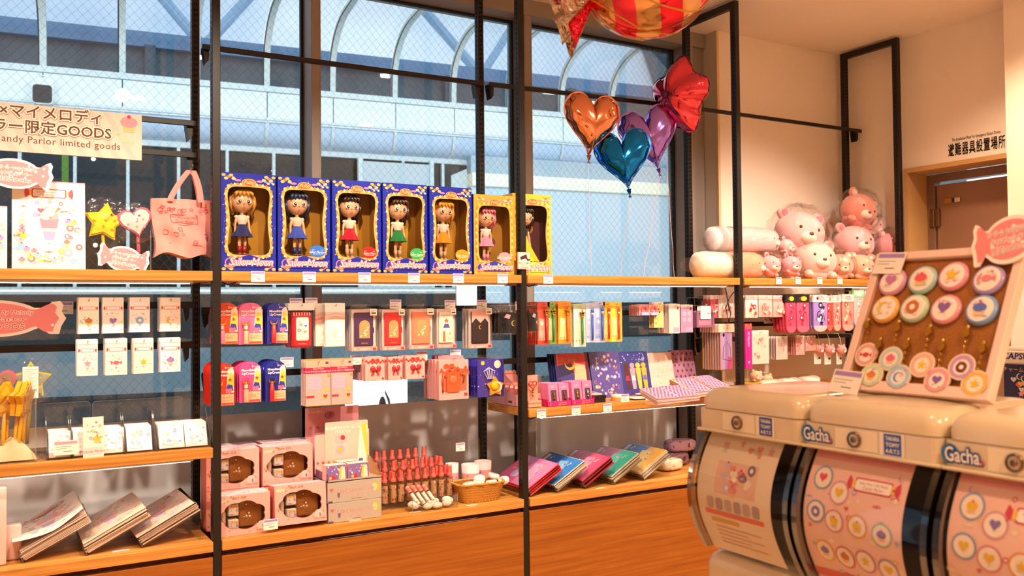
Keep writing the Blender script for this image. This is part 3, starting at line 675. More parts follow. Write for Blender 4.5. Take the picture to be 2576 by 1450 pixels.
def clear_file_print(m, w, h, y, seed):
    m.flat([(0, 0), (w, 0), (w, h), (0, h)], y, '#fdf0e2')
    for k in range(9):
        x = -h*.4+k*w*.2; P = [(x, 0), (x+w*.06, 0), (x+w*.06+h*.5, h), (x+h*.5, h)]
        if x < 0 or x+w*.06+h*.5 > w: continue
        m.flat(P, y-.00006, '#fbe0dc')
    n = 16; P = [(0, h), (0, h*.93)]
    for i in range(n*3+1): P.append((w*i/(n*3), h*(.935-.012*abs(math.sin(i*math.pi/3)))))
    P.append((w, h)); m.flat(P[::-1], y-.0001, '#fbe4ea'); m.flat([(0, h*.985), (w, h*.985), (w, h), (0, h)], y-.00015, '#f29ab0')
    candy_title(m, w/2, h*.86, w*.64, y-.0002); sundae(m, w*.5, h*.27, h*.42, y-.0003)
    scatter(m, w*.03, w*.97, h*.58, h*.78, y-.0002, 24, w*.03, seed); scatter(m, w*.02, w*.32, h*.05, h*.6, y-.0002, 16, w*.058, seed+1, kinds=(2, 5, 4, 5)); scatter(m, w*.66, w*.98, h*.05, h*.6, y-.0002, 16, w*.058, seed+2, kinds=(2, 5, 4, 5)); scatter(m, w*.2, w*.8, h*.03, h*.26, y-.0002, 14, w*.05, seed+3, kinds=(5, 2, 4, 3))
for (a, b, c, d, lab, seed) in ((30, 452, 215, 677, 'pastel candy print clear file standing on the left upper shelf', 3), (-150, 513, 18, 675, 'pink sundae print card cut by the left photo edge', 9)):
    xa, xb, za, zb = rect(a, b, c, d, .06)
    t = thing('clear_file_poster', lab, 'clear file', (xa, .05, S1), (R(-7), 0, 0)); W, H = xb-xa, zb-S1
    m = MB(); m.box(0, W, 0, .003, 0, H, '#fdeee4'); m.build('sheet', gloss, t)
    m = MB(); clear_file_print(m, W, H, -.0002, seed); m.build('print', gloss, t)
    m = MB(); m.prism(rrect(.01, W-.02, 0, H+.012, .012, 4), .006, .009, '#fff'); m.build('acrylic_back', acryl, t)
    m = MB(); m.box(0, W, .003, .07, 0, .003, '#fff'); m.build('acrylic_foot', acryl, t)
candy_pop('candy shaped pink sign clipped over the clear file at far left', at(36, 437, .035), .205, .092, (0, R(4), 0), 2)
# two giant lollies in cellophane on an acrylic stand
def lolly(label, name, loc, kind, r, colr, stick_to, tilt):
    t = thing(name, label, 'lollipop', loc, (0, R(tilt), 0))
    m = MB(); out = star(0, 0, r, .56) if kind == 'star' else heart(0, 0, r)
    if kind == 'star':
        out = [p for i in range(10) for p in [out[i], ((out[i][0]*.5+out[(i+1) % 10][0]*.5), (out[i][1]*.5+out[(i+1) % 10][1]*.5))]]
    m.prism(out, -.012, .012, colr[0]); m.prism([(x*.86, z*.86) for x, z in out], -.016, .016, colr[1]); m.build('sweet', gloss, t)
    m = MB(); g = random.Random(5)
    for k in range(9): motif(m, (0, 1)[k % 2], g.uniform(-.5, .5)*r, g.uniform(-.45, .45)*r, r*.1, -.0165, colr[2])
    m.build('print', gloss, t)
    m = MB(); m.tube([(0, 0, -r*.5), (stick_to[0], 0, stick_to[1])], .0055, colr[0], 8); m.build('stick', plastic, t)
    m = MB(); g = random.Random(int(r*1e4))
    P = [(1.22*r*math.cos(2*math.pi*k/18)*(1+.1*g.random()), 1.2*r*math.sin(2*math.pi*k/18)*(1+.12*g.random())) for k in range(18)]
    for y0, s_ in ((-.02, 1), (.02, 1)): m.add([(0, y0*1.15, 0)]+[(x, y0*.35, z) for x, z in P], [(0, 1+k, 1+(k+1) % 18) for k in range(18)], '#fff')
    m.add([(-.02, -.006, -r*1.0), (.02, -.008, -r*1.0), (.012, .004, -r*1.25), (-.012, .002, -r*1.3), (-.024, 0, -r*1.75), (.024, 0, -r*1.7)], [(0, 1, 2, 3), (3, 2, 5, 4)], '#fff')
    m.build('cellophane_bag', cello, t)
    m = MB(); m.tube([(-.012, -.006, -r*1.2), (0, -.009, -r*1.22), (.016, -.004, -r*1.15), (.03, 0, -r*1.1)], .0014, '#c88a2a', 5); m.build('twist_tie', goldm, t)
    return t
lolly('yellow star lollipop wrapped in cellophane beside the clear file', 'star_lollipop', at(262, 560, .12), 'star', .066, ('#e9b90c', '#f4cf28', '#e98a2e'), (.02, -.125), 8)
lolly('pink heart lollipop in shiny wrapper left of the tote bag', 'heart_lollipop', at(341, 562, .115), 'heart', .054, ('#e2607a', '#f7c8c4', '#ef8fa0'), (-.02, -.125), -14)
t = thing('acrylic_stand', 'clear acrylic holder under the star and heart lollipops', 'stand', (at(298, 680, .10).x, .1, S1))
m = MB(); m.box(-.1, .1, -.003, .0, 0, .14, '#fff'); m.build('upright', acryl, t); m = MB(); m.box(-.1, .1, 0, .09, 0, .004, '#fff'); m.build('foot', acryl, t)
for q in (-.1, .097): m = MB(); m.box(q, q+.003, -.0035, .0005, 0, .14, '#fff'); m.build('edge', acedge, t)
candy_pop('candy shaped pink sign in front of the two lollipops', at(311, 652, .03), .15, .082, (R(-4), R(10), 0), 4)
# tote bag
t = thing('tote_bag', 'pink canvas tote bag with red line print hanging by the front post', 'bag', (at(462, 560, .11).x, .11, 0))
za, zb = at(462, 640, .11).z, at(462, 503, .11).z; wt, wb_ = .205, .19
def tote(u, v):
    z = za+.012*math.sin(u*9)*(1-v)+(zb-za)*v; w = (wb_*(1-v)+wt*v)
    sag = .035*math.sin(u*math.pi)*(1-.45*v)+.006*math.sin(u*17+v*5)
    return ((u-.5)*w+.01*math.sin(v*6)*(1-v), -sag-.004*math.sin(v*14+u*6), z-.03*(1-v)*abs(u-.45))
m = MB(); m.grid(tote, 22, 18, '#f0998f'); m.grid(lambda u, v: (lambda p: (p[0], .03-p[1]*.4, p[2]))(tote(1-u, v)), 14, 10, '#e58b84')
for s_ in (0, 1): m.grid(lambda u, v: (lambda a, b: tuple(Vector(a)*(1-u)+Vector(b)*u))(tote(s_, v), (lambda p: (p[0], .03-p[1]*.4, p[2]))(tote(s_, v))), 3, 8, '#dd837c')
m.grid(lambda u, v: (lambda a, b: tuple(Vector(a)*(1-v)+Vector(b)*v))(tote(u, 0), (lambda p: (p[0], .03-p[1]*.4, p[2]))(tote(u, 0))), 14, 3, '#d97a52')
m.build('body', fabric, t)
hk = at(480, 430, .11); bx0 = at(462, 560, .11).x; hx, hz = hk.x-bx0, hk.z
for y_, dx in ((-.03, 0), (.025, .006)):
    m = MB()
    for q, qx in ((-.05, -1), (.05, 1)):
        a = Vector((q+dx, y_, zb-.01)); b = Vector((hx+qx*.006, y_*.3, hz)); mid = (a+b)/2+Vector((qx*.012, 0, 0))
        m.grid(lambda u, v: tuple((a*(1-v)**2+mid*2*v*(1-v)+b*v*v)+Vector(((u-.5)*.02, -.002*math.sin(u*math.pi), 0))), 3, 10, '#ea8f89')
    m.build('handle', fabric, t)
m = MB()
def tp(x, z): u = x/wt+.5; v = (z-za)/(zb-za); p = tote(u, v); return (p[0], p[1]-.0012, p[2])
def tline(P, c='#d84a58', r=.0011): m.tube([tp(*p) for p in P], r, c, 4)
zm = (za+zb)/2
tline(rrect(-.045, .045, zm+.012, zm+.04, .006, 2)+[(.039, zm+.04)]); 
for i, tx in enumerate(('Sailor Moon × My Melody', 'Candy Parlor')):
    V, F = glyphs(tx, (.0085, .0115)[i], 0, 'CENTER', .2, 1.0); m.add([tp(a, b+zm+(.030, .017)[i]) for a, b in V], F, '#d84a58')
g = random.Random(3)
for k in range(26):
    x, z = g.uniform(-.08, .08), zm+g.choice((g.uniform(-.055, 0), g.uniform(.045, .065))); r_ = g.uniform(.004, .009)
    o = [star(x, z, r_), heart(x, z, r_, 10), oval(x, z, r_, n=8)][k % 3]; tline(o+[o[0]], r=.0007)
tline([(-.06, zm-.06), (.05, zm-.062)])
m.build('line_print', paper, t)
m = MB(); m.tube([(hx+.03, .23, hz+.01), (hx, .02, hz+.004), (hx, -.03, hz+.004), (hx, -.036, hz+.016)], .002, '#8a8480', 6); m.build('hanging_hook', metal, t)

# ---------------------------------------------------------------- hook helper and stacks of hanging packs
def hook(m, x, z, y0, y1):
    m.tube([(x, y1, z), (x, y0, z), (x, y0-.006, z+.006)], .0016, '#cfc8c0', 6)
def add_hook(x, z, y0):
    """chrome peg on the nearest hook rail"""
    r_, a, b, h = min(RAILS, key=lambda q: (0 if q[1][0]-.03 <= x <= q[2][0]+.03 else 9)+abs(q[1][2]-z))
    zr = a[2]-h/2; m = MB(); x, z, y0 = x-a[0], z-a[2], y0-a[1]
    m.tube([(x, .001, -h/2), (x, -.012, -h/2 if abs(z+h/2) < .02 else z), (x, -.03, z), (x, y0, z), (x, y0-.006, z+.006)], .0016, '#cfc8c0', 6); m.build('peg_hook', metal, r_)
def stack(px, Y, n, dy, make, lf, lb, grp, name, cat, jit=.0015, seed=0, rail_y=.30, with_hook=True, hz=None):
    """front pack made once by make(t, W, H); n-1 copies hang behind it on the same hook"""
    xa, xb, za, zb = rect(*px, Y); g = random.Random(seed+int(px[0]))
    t = thing(name, lf, cat, (xa, Y, za), group=grp); make(t, xb-xa, zb-za)
    if with_hook:
        W, H = xb-xa, zb-za; add_hook(xa+W/2, za+(H-.010 if hz is None else H+hz), Y-.012)
    back = []
    for k in range(1, n):
        c = t.copy(); COL.objects.link(c); c.location = (xa+g.uniform(-jit, jit), Y+k*dy, za+g.uniform(-jit, jit)); c.rotation_euler = (0, g.uniform(-.012, .012), g.uniform(-.02, .02)); c['label'] = lb
        for ch in t.children:
            q = ch.copy(); COL.objects.link(q); q.parent = c
            for g2 in ch.children: w_ = g2.copy(); COL.objects.link(w_); w_.parent = q
        back.append(c)
    return t
# white header packs with sweets prints
HC = [('amber bun', '#c8813e', 5), ('plum heart', '#9a73b5', 1), ('sky blue ring', '#8fb4e2', 2), ('yellow crescent', '#e9c23c', 3), ('pink star', '#ef8fae', 0), ('red sweet', '#e4606a', 4), ('gold star', '#e6b422', 0), ('violet bun', '#9a7cc0', 5)]
HP = [(197, 749, 249, 840), (258, 749, 311, 839), (326, 749, 377, 836), (403, 749, 454, 834), (194, 855, 246, 946), (265, 852, 320, 944), (336, 852, 386, 940), (403, 851, 454, 936)]
for i, (px, (nm, c, kd)) in enumerate(zip(HP, HC)):
    def mk(t, W, H, c=c, kd=kd, i=i):
        base = ['#f8f3e6', '#f8ece6', '#f1f1f4', '#f9eee0', '#f9e3e0', '#f6ebd9', '#f9e9d4', '#f2e6ee'][i]
        m = MB(); m.box(0, W, 0, .003, 0, H*.87, base); m.build('bag', gloss, t)
        m = MB(); m.box(0, W, -.0012, .004, H*.87, H, '#f6efe8'); m.build('header', gloss, t)
        m = MB(); candy_title(m, W/2, H*.70, W*.86, -.0004); scatter(m, W*.05, W*.95, H*.05, H*.6, -.0004, 18, W*.045, 20+i); motif(m, kd, W/2, H*.34, W*.2, -.0009, c); motif(m, 1, W/2, H*.2, W*.07, -.0011, '#f2a3ad'); m.build('print', gloss, t)
    row = 'upper' if i < 4 else 'lower'
    stack(px, .15, 7, .010, mk, 'front white header pack with %s print, %s row' % (nm, row), 'white header pack hung behind the %s print pack' % nm, 'white header packs', 'header_pack', 'pack', seed=i)
price_card(157, 775, 'price card on the upper rail left of the header packs', .285, .066, .042)
candy_pop('large candy shaped sign with red lettering at the left photo edge', at(-18, 802, .2), .40, .118, (0, R(1), 0), 8, ('Sailor Moon × My Melody', 'Candy Parlor', '限定GOODS'))

# middle shelf: star wands in an acrylic box
ZM0 = 1.001
wx0, wx1 = at(-60, 1100, .08).x, at(91, 1100, .02).x
t = thing('acrylic_wand_box', 'clear acrylic box holding the bunch of yellow star wands', 'box', (wx0, .015, ZM0))
W, D, H = wx1-wx0, .13, at(90, 1000, .02).z-ZM0
for (a, b, c, d) in ((0, W, 0, .003), (0, W, D-.003, D), (0, .003, 0, D), (W-.003, W, 0, D)):
    m = MB(); m.box(a, b, c, d, 0, H, '#fff'); m.build('wall', acryl, t)
m = MB(); m.box(0, W, 0, D, 0, .004, '#fff'); m.build('base', acryl, t); m = MB(); m.box(W-.0035, W+.0005, -.0005, .003, 0, H, '#fff'); m.build('edge', acedge, t)
t = thing('cotton_cone', 'folded cream paper peak inside the star wand box', 'filler', (at(32, 1160, .04).x, .045, ZM0+.006))
m = MB(); m.grid(lambda u, v: ((u-.5)*.13*(1-.9*v**1.2), -.015+.03*abs(u-.5)*2*v, .07*v**.9), 12, 8, '#f2dcae'); m.grid(lambda u, v: ((.5-u)*.13*(1-.9*v**1.2), .03-.04*v, .07*v**.9), 8, 6, '#eed6a6'); m.build('fold', paper, t)
WND = [(-36, 1010, .05), (-8, 1022, .045), (20, 1008, .05), (44, 1030, .04), (66, 1012, .05), (10, 1042, .032), (54, 1052, .03), (-24, 1040, .035)]
w0 = None
for i, (px, py, y) in enumerate(WND):
    p = at(px, py, y+.015); b = Vector((wx0+.035+(p.x-wx0-.03)*.8, y+.02, ZM0+.01)); L = (p-b).length
    q = (p-b).to_track_quat('Z', 'Y').to_euler()
    if w0 is None:
        w0 = thing('star_wand', 'yellow star wand', 'wand', b, q, 'yellow star wands')
        m = MB(); m.prism(star(0, L+.0, .056, .6), -.007, .007, '#f2a80c'); m.prism(star(0, L, .046, .6), -.009, .009, '#fac23c'); m.build('star_head', gloss, w0)
        m = MB()
        for k in range(6): motif(m, 1, rnd.uniform(-.02, .02), L+rnd.uniform(-.02, .02), .005, -.0093, '#e0552c')
        m.build('print', gloss, w0)
        m = MB(); m.tube([(0, 0, 0), (0, 0, L-.02)], .0058, '#fbb814', 8); m.build('stick', plastic, w0)
        m = MB(); m.add([(0, -.02, L)]+[(.056*math.cos(k*.785), -.008, L+.056*math.sin(k*.785)) for k in range(8)], [(0, 1+k, 1+(k+1) % 8) for k in range(8)], '#fff'); m.add([(-.03, -.008, L-.045), (.03, -.008, L-.045), (.01, -.01, L-.075), (-.01, -.01, L-.075)], [(0, 1, 2, 3)], '#fff'); m.build('cellophane_bag', cello, w0)
        o = w0
    else: o = dup(w0, b, q)
    o.rotation_euler = q
    o['label'] = ['leftmost yellow star wand in the acrylic box', 'yellow star wand behind the front left star', 'yellow star wand in the middle of the bunch', 'yellow star wand right of the middle', 'rightmost tall yellow star wand in the box', 'front yellow star wand with its stick over the paper peak', 'front right yellow star wand leaning outward', 'front left yellow star wand at the photo edge'][i]
t = lolly('yellow outlined star lolly with white info label standing behind the wands', 'star_lollipop', at(77, 958, .16), 'star', .062, ('#eec01c', '#8a9a98', '#c9b24a'), (-.01, -.2), 0)
m = MB(); m.box(-.023, .021, -.021, -.0205, -.055, .045, '#f4e8dc'); m.build('info_label', paper, t)
m = MB(); lines(m, -.019, .017, .036, 9, .0065, -.0212, '#a89a90')
for k in range(16): m.box(-.018+k*.0021, -.018+k*.0021+.0008*(1+k % 2), -.0213, -.0211, -.034, -.026, '#5a504a')
m.build('label_print', paper, t)
lolly('pink rimmed round lolly partly cut by the left photo edge', 'heart_lollipop', at(-4, 968, .15), 'heart', .05, ('#e0607c', '#96705f', '#b98a78'), (0, -.2), 0)

# acrylic trays of square packs
TR = [(117, 178, 6, 1066, 1128, 'leftmost'), (180, 312, 6, 1060, 1125, 'second'), (314, 392, 7, 1058, 1118, 'third'), (392, 530, 8, 1050, 1112, 'rightmost')]
packpal = [('#f7e3e4', '#f3c6cf'), ('#fbeee2', '#f2b9a8'), ('#f6e4ee', '#d9b6dd'), ('#f9e2d6', '#e7a0a0')]
cols_ = [(122, 178, 0), (184, 212, 1), (258, 312, 1), (318, 382, 2), (398, 462, 3), (464, 520, 0)]
for j, (a, b, n, y0, y1, nm) in enumerate(TR):
    xa, xb = at(a, 1110, .03).x, at(b, 1110, .03).x
    t = thing('acrylic_tray', nm+' clear acrylic tray of square packs on the left middle shelf', 'tray', (xa, .02, ZM0))
    W = xb-xa
    for q in (0, W-.003):
        m = MB(); m.add([(q, 0, 0), (q, .17, 0), (q, .17, .115), (q, .09, .125), (q, 0, .03), (q+.003, 0, 0), (q+.003, .17, 0), (q+.003, .17, .115), (q+.003, .09, .125), (q+.003, 0, .03)], [(4, 3, 2, 1, 0), (5, 6, 7, 8, 9), (0, 1, 6, 5), (2, 3, 8, 7), (3, 4, 9, 8), (4, 0, 5, 9)], '#fff'); m.build('side_wall', acedge, t)
    m = MB(); m.box(0, W, 0, .17, 0, .003, '#fff'); m.build('base', acryl, t); m = MB(); m.box(0, W, 0, .003, 0, .028, '#fff'); m.build('front_lip', acryl, t)
    m = MB(); m.box(0, W, .166, .169, 0, .15, '#fff'); m.build('back_wall', acryl, t)
g = random.Random(11)
for j, (a, b, pc) in enumerate(cols_):
    xa, xb = at(a, 1100, .05).x, at(b, 1100, .05).x; W = xb-xa; Hh = .082
    nm = ['leftmost tray', 'second tray left half', 'second tray right half', 'third tray', 'rightmost tray left half', 'rightmost tray right half'][j]
    p0 = None
    for k in range(7):
        loc = (xa+g.uniform(-.001, .001), .028+k*.011, ZM0+.006+k*.0005); rot = (R(-24), 0, 0)
        if p0 is None:
            p0 = thing('square_card_pack', 'front square pastel pack in the '+nm, 'pack', loc, rot, 'square packs in acrylic trays')
            m = MB(); m.box(0, W, 0, .005, 0, Hh, packpal[pc][0], ch=.001); m.build('bag', gloss, p0)
            m = MB(); m.flat([(W*.06, Hh*.06), (W*.94, Hh*.06), (W*.94, Hh*.9), (W*.06, Hh*.9)], -.0003, '#fdf3ee'); scatter(m, W*.06, W*.94, Hh*.08, Hh*.88, -.0005, 16, W*.07, 60+j, kinds=(0, 1, 2, 4)); lines(m, W*.1, W*.8, Hh*.16, 2, .005, -.0007, packpal[pc][1], .001); m.build('print', gloss, p0)
            m = MB(); m.grid(lambda u, v: (W*u, -.0015-.001*math.sin(9*u+5*v), Hh*v), 6, 6, '#fff'); m.build('wrap', cello, p0)
        else: dup(p0, loc, rot, 'square pastel pack standing behind the front one in the '+nm)
t = thing('sample_card', 'upright sample card with yellow and pink print before the second tray', 'card', (at(209, 1143, .008).x, .006, ZM0), (R(-5), 0, 0))
W = at(261, 1100, .008).x-at(209, 1100, .008).x; H = at(235, 1050, .008).z-ZM0
m = MB(); m.box(0, W, 0, .002, 0, H, '#fbe8da'); m.build('card', gloss, t)
m = MB(); m.flat([(W*.05, H*.05), (W*.95, H*.05), (W*.95, H*.25), (W*.05, H*.25)], -.0003, '#f6d3cf'); m.text('Candy Parlor', W/2, H*.12, .012, -.0006, '#c2475c', shear=.25); scatter(m, W*.05, W*.95, H*.3, H*.95, -.0003, 18, W*.08, 77); motif(m, 5, W*.68, H*.45, W*.2, -.001, '#f2c230'); m.build('print', gloss, t)
m = MB(); m.box(-.002, W+.002, .002, .004, 0, H, '#fff'); m.box(-.002, W+.002, -.002, .03, 0, .002, '#fff'); m.build('acrylic_stand', acryl, t)
price_card(166, 1127, 'standing price card before the leftmost acrylic tray', .004, .068, .044, '#d8a3b4')
for (a, b, y_, nm) in ((200, 258, 1140, 'under the sample card'), (285, 365, 1131, 'before the third tray'), (375, 450, 1125, 'at the left of the rightmost tray'), (455, 527, 1120, 'at the right end of the left middle shelf')):
    p, q = atz(a, y_, ZM0+.001), atz(b, y_-4, ZM0+.001)
    t = tag(MB().build('shelf_pad', paper), 'pale pink rounded paper strip '+nm, 'paper strip', 'pink paper strips'); bpy.data.objects.remove(t)
    m = MB(); m.prism(rrect(0, q.x-p.x, -.011, .011, .009, 4), 0, .0012, '#f7cfc0', M=Matrix.Rotation(R(-90), 4, 'X')); o = m.build('paper_strip', paper, loc=(p.x, p.y+.004, ZM0+.0004)); tag(o, 'pale pink rounded paper strip '+nm, 'paper strip', 'pink paper strips')
for (a, b, y_, nm) in ((60, 227, 1014, 'left'), (232, 460, 1004, 'right')):
    xa, xb, za, zb = rect(a, y_, b, 1100, .21)
    t = thing('acrylic_divider', 'large clear acrylic panel behind the trays, %s one' % nm, 'panel', (xa, .21, ZM0)); W, H = xb-xa, zb-ZM0
    m = MB(); m.prism(rrect(0, W, 0, H, .012, 4), 0, .003, '#fff'); m.build('sheet', acryl, t)
    m = MB(); o_ = rrect(0, W, 0, H, .012, 4); m.ring(o_, [(x+(.0012 if x < W/2 else -.0012), z+(.0012 if z < H/2 else -.0012)) for x, z in o_], -.0004, .0034, '#fff'); m.build('edge', acedge, t)
    m = MB(); m.box(0, W, -.02, .03, 0, .003, '#fff'); m.build('foot', acryl, t)

# bottom: tilted stacks of pastel clear files, pink bags at the left
def sheet_stack(label_top, label_rest, name, A, tilt, W, D, n, th, colr, prn, top_curl=None, grp='clear files', cat='clear file', edge=None, wrap=False):
    g = random.Random(int(A[0]*1000)); T = Matrix.Translation(A) @ Matrix.Rotation(-tilt, 4, 'Y')
    ms = None
    for k in range(n):
        o = thing(name, label_rest if k < n-1 else label_top, cat, (0, 0, 0), group=grp)
        sh = (g.uniform(-.004, .004), g.uniform(-.004, .004))
        o.matrix_world = T @ Matrix.Translation((sh[0], sh[1], .004+k*th)) @ Matrix.Rotation(g.uniform(-.02, .02), 4, 'Z')
        if k < n-1:
            if ms is None:
                m = MB(); m.box(0, W, 0, D, 0, th*.82, colr, ch=.0008); c_ = m.build('sheet', gloss, o); ms = c_
                m = MB(); m.box(-.0004, W+.0004, -.0005, -.0001, th*.25, th*.5, edge or '#c9684a'); m.build('edge_line', paper, o); ms2 = o.children[-1]
            else:
                for q in (ms, ms2): c_ = q.copy(); COL.objects.link(c_); c_.parent = o
        else:
            if top_curl:
                m = MB(); f = lambda u, v: (W*u*1.02, D*v, top_curl(u, v)); m.grid(f, 14, 10, '#fdf3ea'); m.build('sheet', gloss, o)
                m = MB(); prn(m, lambda x, y: (x, y, top_curl(x/W/1.02, y/D)+.0006), W, D); m.build('print', gloss, o)
            else:
                m = MB(); m.box(0, W, 0, D, 0, th*.82, colr, ch=.0008); m.build('sheet', gloss, o)
                m = MB(); prn(m, lambda x, y: (x, y, th*.82+.0002), W, D); m.build('print', gloss, o)
                if wrap: m = MB(); m.grid(lambda u, v: (W*u, D*v, th+.0006+.0012*math.sin(13*u+3*v)*math.sin(7*v)), 10, 10, '#fff'); m.build('wrap', clear('thin_wrap', refl=.3, rough=.08), o)
    s = thing('acrylic_ramp', 'clear acrylic ramp under the '+label_top, 'stand', A); m = MB(); c, s_ = math.cos(tilt), math.sin(tilt)
    m.M = Matrix.Rotation(-tilt, 4, 'Y'); m.box(-.003, W+.004, -.004, D, 0, .003, '#fff'); m.build('slope', acryl, s)
    m = MB(); m.M = Matrix.Rotation(-tilt, 4, 'Y'); m.box(-.003, 0, -.004, D, .003, .003+n*th*.7, '#fff'); m.build('lip', acedge, s)
    m = MB(); m.box(W*c-.002, W*c+.001, 0, D, 0, W*s_, '#fff'); m.build('leg', acryl, s)
def pastel_print(seed):
    def f(m, P, W, D):
        s = MB(); scatter(s, .008, W-.008, .008, D-.008, 0, 46, .011, seed); candy_title(s, W*.5, D*.84, W*.62, 0); sundae(s, W*.5, D*.2, D*.5, 0)
        b = [min(v[1] for v in s.v)]
        m.add([(lambda q: (q[0], q[1], q[2]-v[1]*.5))(P(v[0], v[2])) for v in s.v], s.f, '#fff'); m.c[-len(s.f):] = s.c
    return f
curl = lambda u, v: .004+.085*max(0, .55-u)**1.6*(1-.35*v)+.05*max(0, u-.55)**1.5*(1-v)+.02*v*u
sheet_stack('top pastel clear file curling up on the left stack', 'pastel clear file inside the left tilted stack', 'clear_file', (-.572, .05, SB+.002), R(27), .205, .31, 9, .0042, '#efd2bc', pastel_print(31), curl)
sheet_stack('top pastel clear file of the middle tilted stack', 'pastel clear file inside the middle tilted stack', 'clear_file', (-.398, .035, SB+.002), R(27), .205, .29, 9, .0040, '#efd2bc', pastel_print(32))
sheet_stack('top pastel clear file of the stack by the front post', 'pastel clear file inside the stack by the front post', 'clear_file', (-.237, .037, SB+.002), R(27), .20, .29, 9, .0042, '#efd2bc', pastel_print(33))
for i, (px, py, nm) in enumerate(((-8, 1300, 'upright in front'), (30, 1330, 'lower, right of the upright one'))):
    xa, xb, za, zb = rect(px-24, py-72 if i == 0 else py-5, px+24, 1388-i*2, .05+.04*i)
    t = thing('pink_wrapped_pack', 'pale pink cellophane pack at the far left counter edge, '+nm, 'pack', (xa, .05+.05*i, SB+.001), group='pink cellophane packs'); W, H = xb-xa, zb-SB
    m = MB(); m.box(0, W, 0, .04, 0, H, '#f6c9bf', ch=.004); m.build('body', paper, t); m = MB(); m.grid(lambda u, v: (-.004+(W+.008)*u, -.004-.003*math.sin(11*u+9*v), H*1.25*v), 8, 8, '#fff'); m.build('wrap', cello, t)
m = MB(); p = atz(305, 1388, SB); m.box(0, .05, 0, .016, 0, .0008, '#e9d6e0'); tag(m.build('counter_label', paper, loc=(p.x-.025, p.y, SB+.0002)), 'pale lilac label lying before the middle clear file stack', 'label', 'counter labels')

# ================================================================ BAY 1: boxed dolls on the upper shelf
def win_outline(w, h, n=56, grow=0.0, scal=0.0, arch=False):
    P = []
    for i in range(n):
        a = 2*math.pi*i/n; c, s = math.cos(a), math.sin(a)
        q = 1/((abs(c)**7+abs(s)**7)**(1/7)); x, z = c*q, s*q
        hw = w*(.372-.028*math.cos(z*math.pi)) if not arch else w*.39
        k = 1+scal*math.cos(i*math.pi)
        P.append((w/2+(x*hw+grow*w*c*1.2)*k, h*.515+(z*h*.345+grow*w*s*1.2)*k))
    return P
def rect_outline(inner, w, h):
    cx, cz = w/2, h*.515; P = []
    for x, z in inner:
        dx, dz = x-cx, z-cz
        t = min((w-cx)/dx if dx > 1e-9 else (-cx/dx if dx < -1e-9 else 9e9), (h-cz)/dz if dz > 1e-9 else (-cz/dz if dz < -1e-9 else 9e9)); P.append([cx+dx*t, cz+dz*t])
    for c in ((0, 0), (w, 0), (w, h), (0, h)):
        i = min(range(len(P)), key=lambda k: (P[k][0]-c[0])**2+(P[k][1]-c[1])**2); P[i] = list(c)
    return [tuple(p) for p in P]
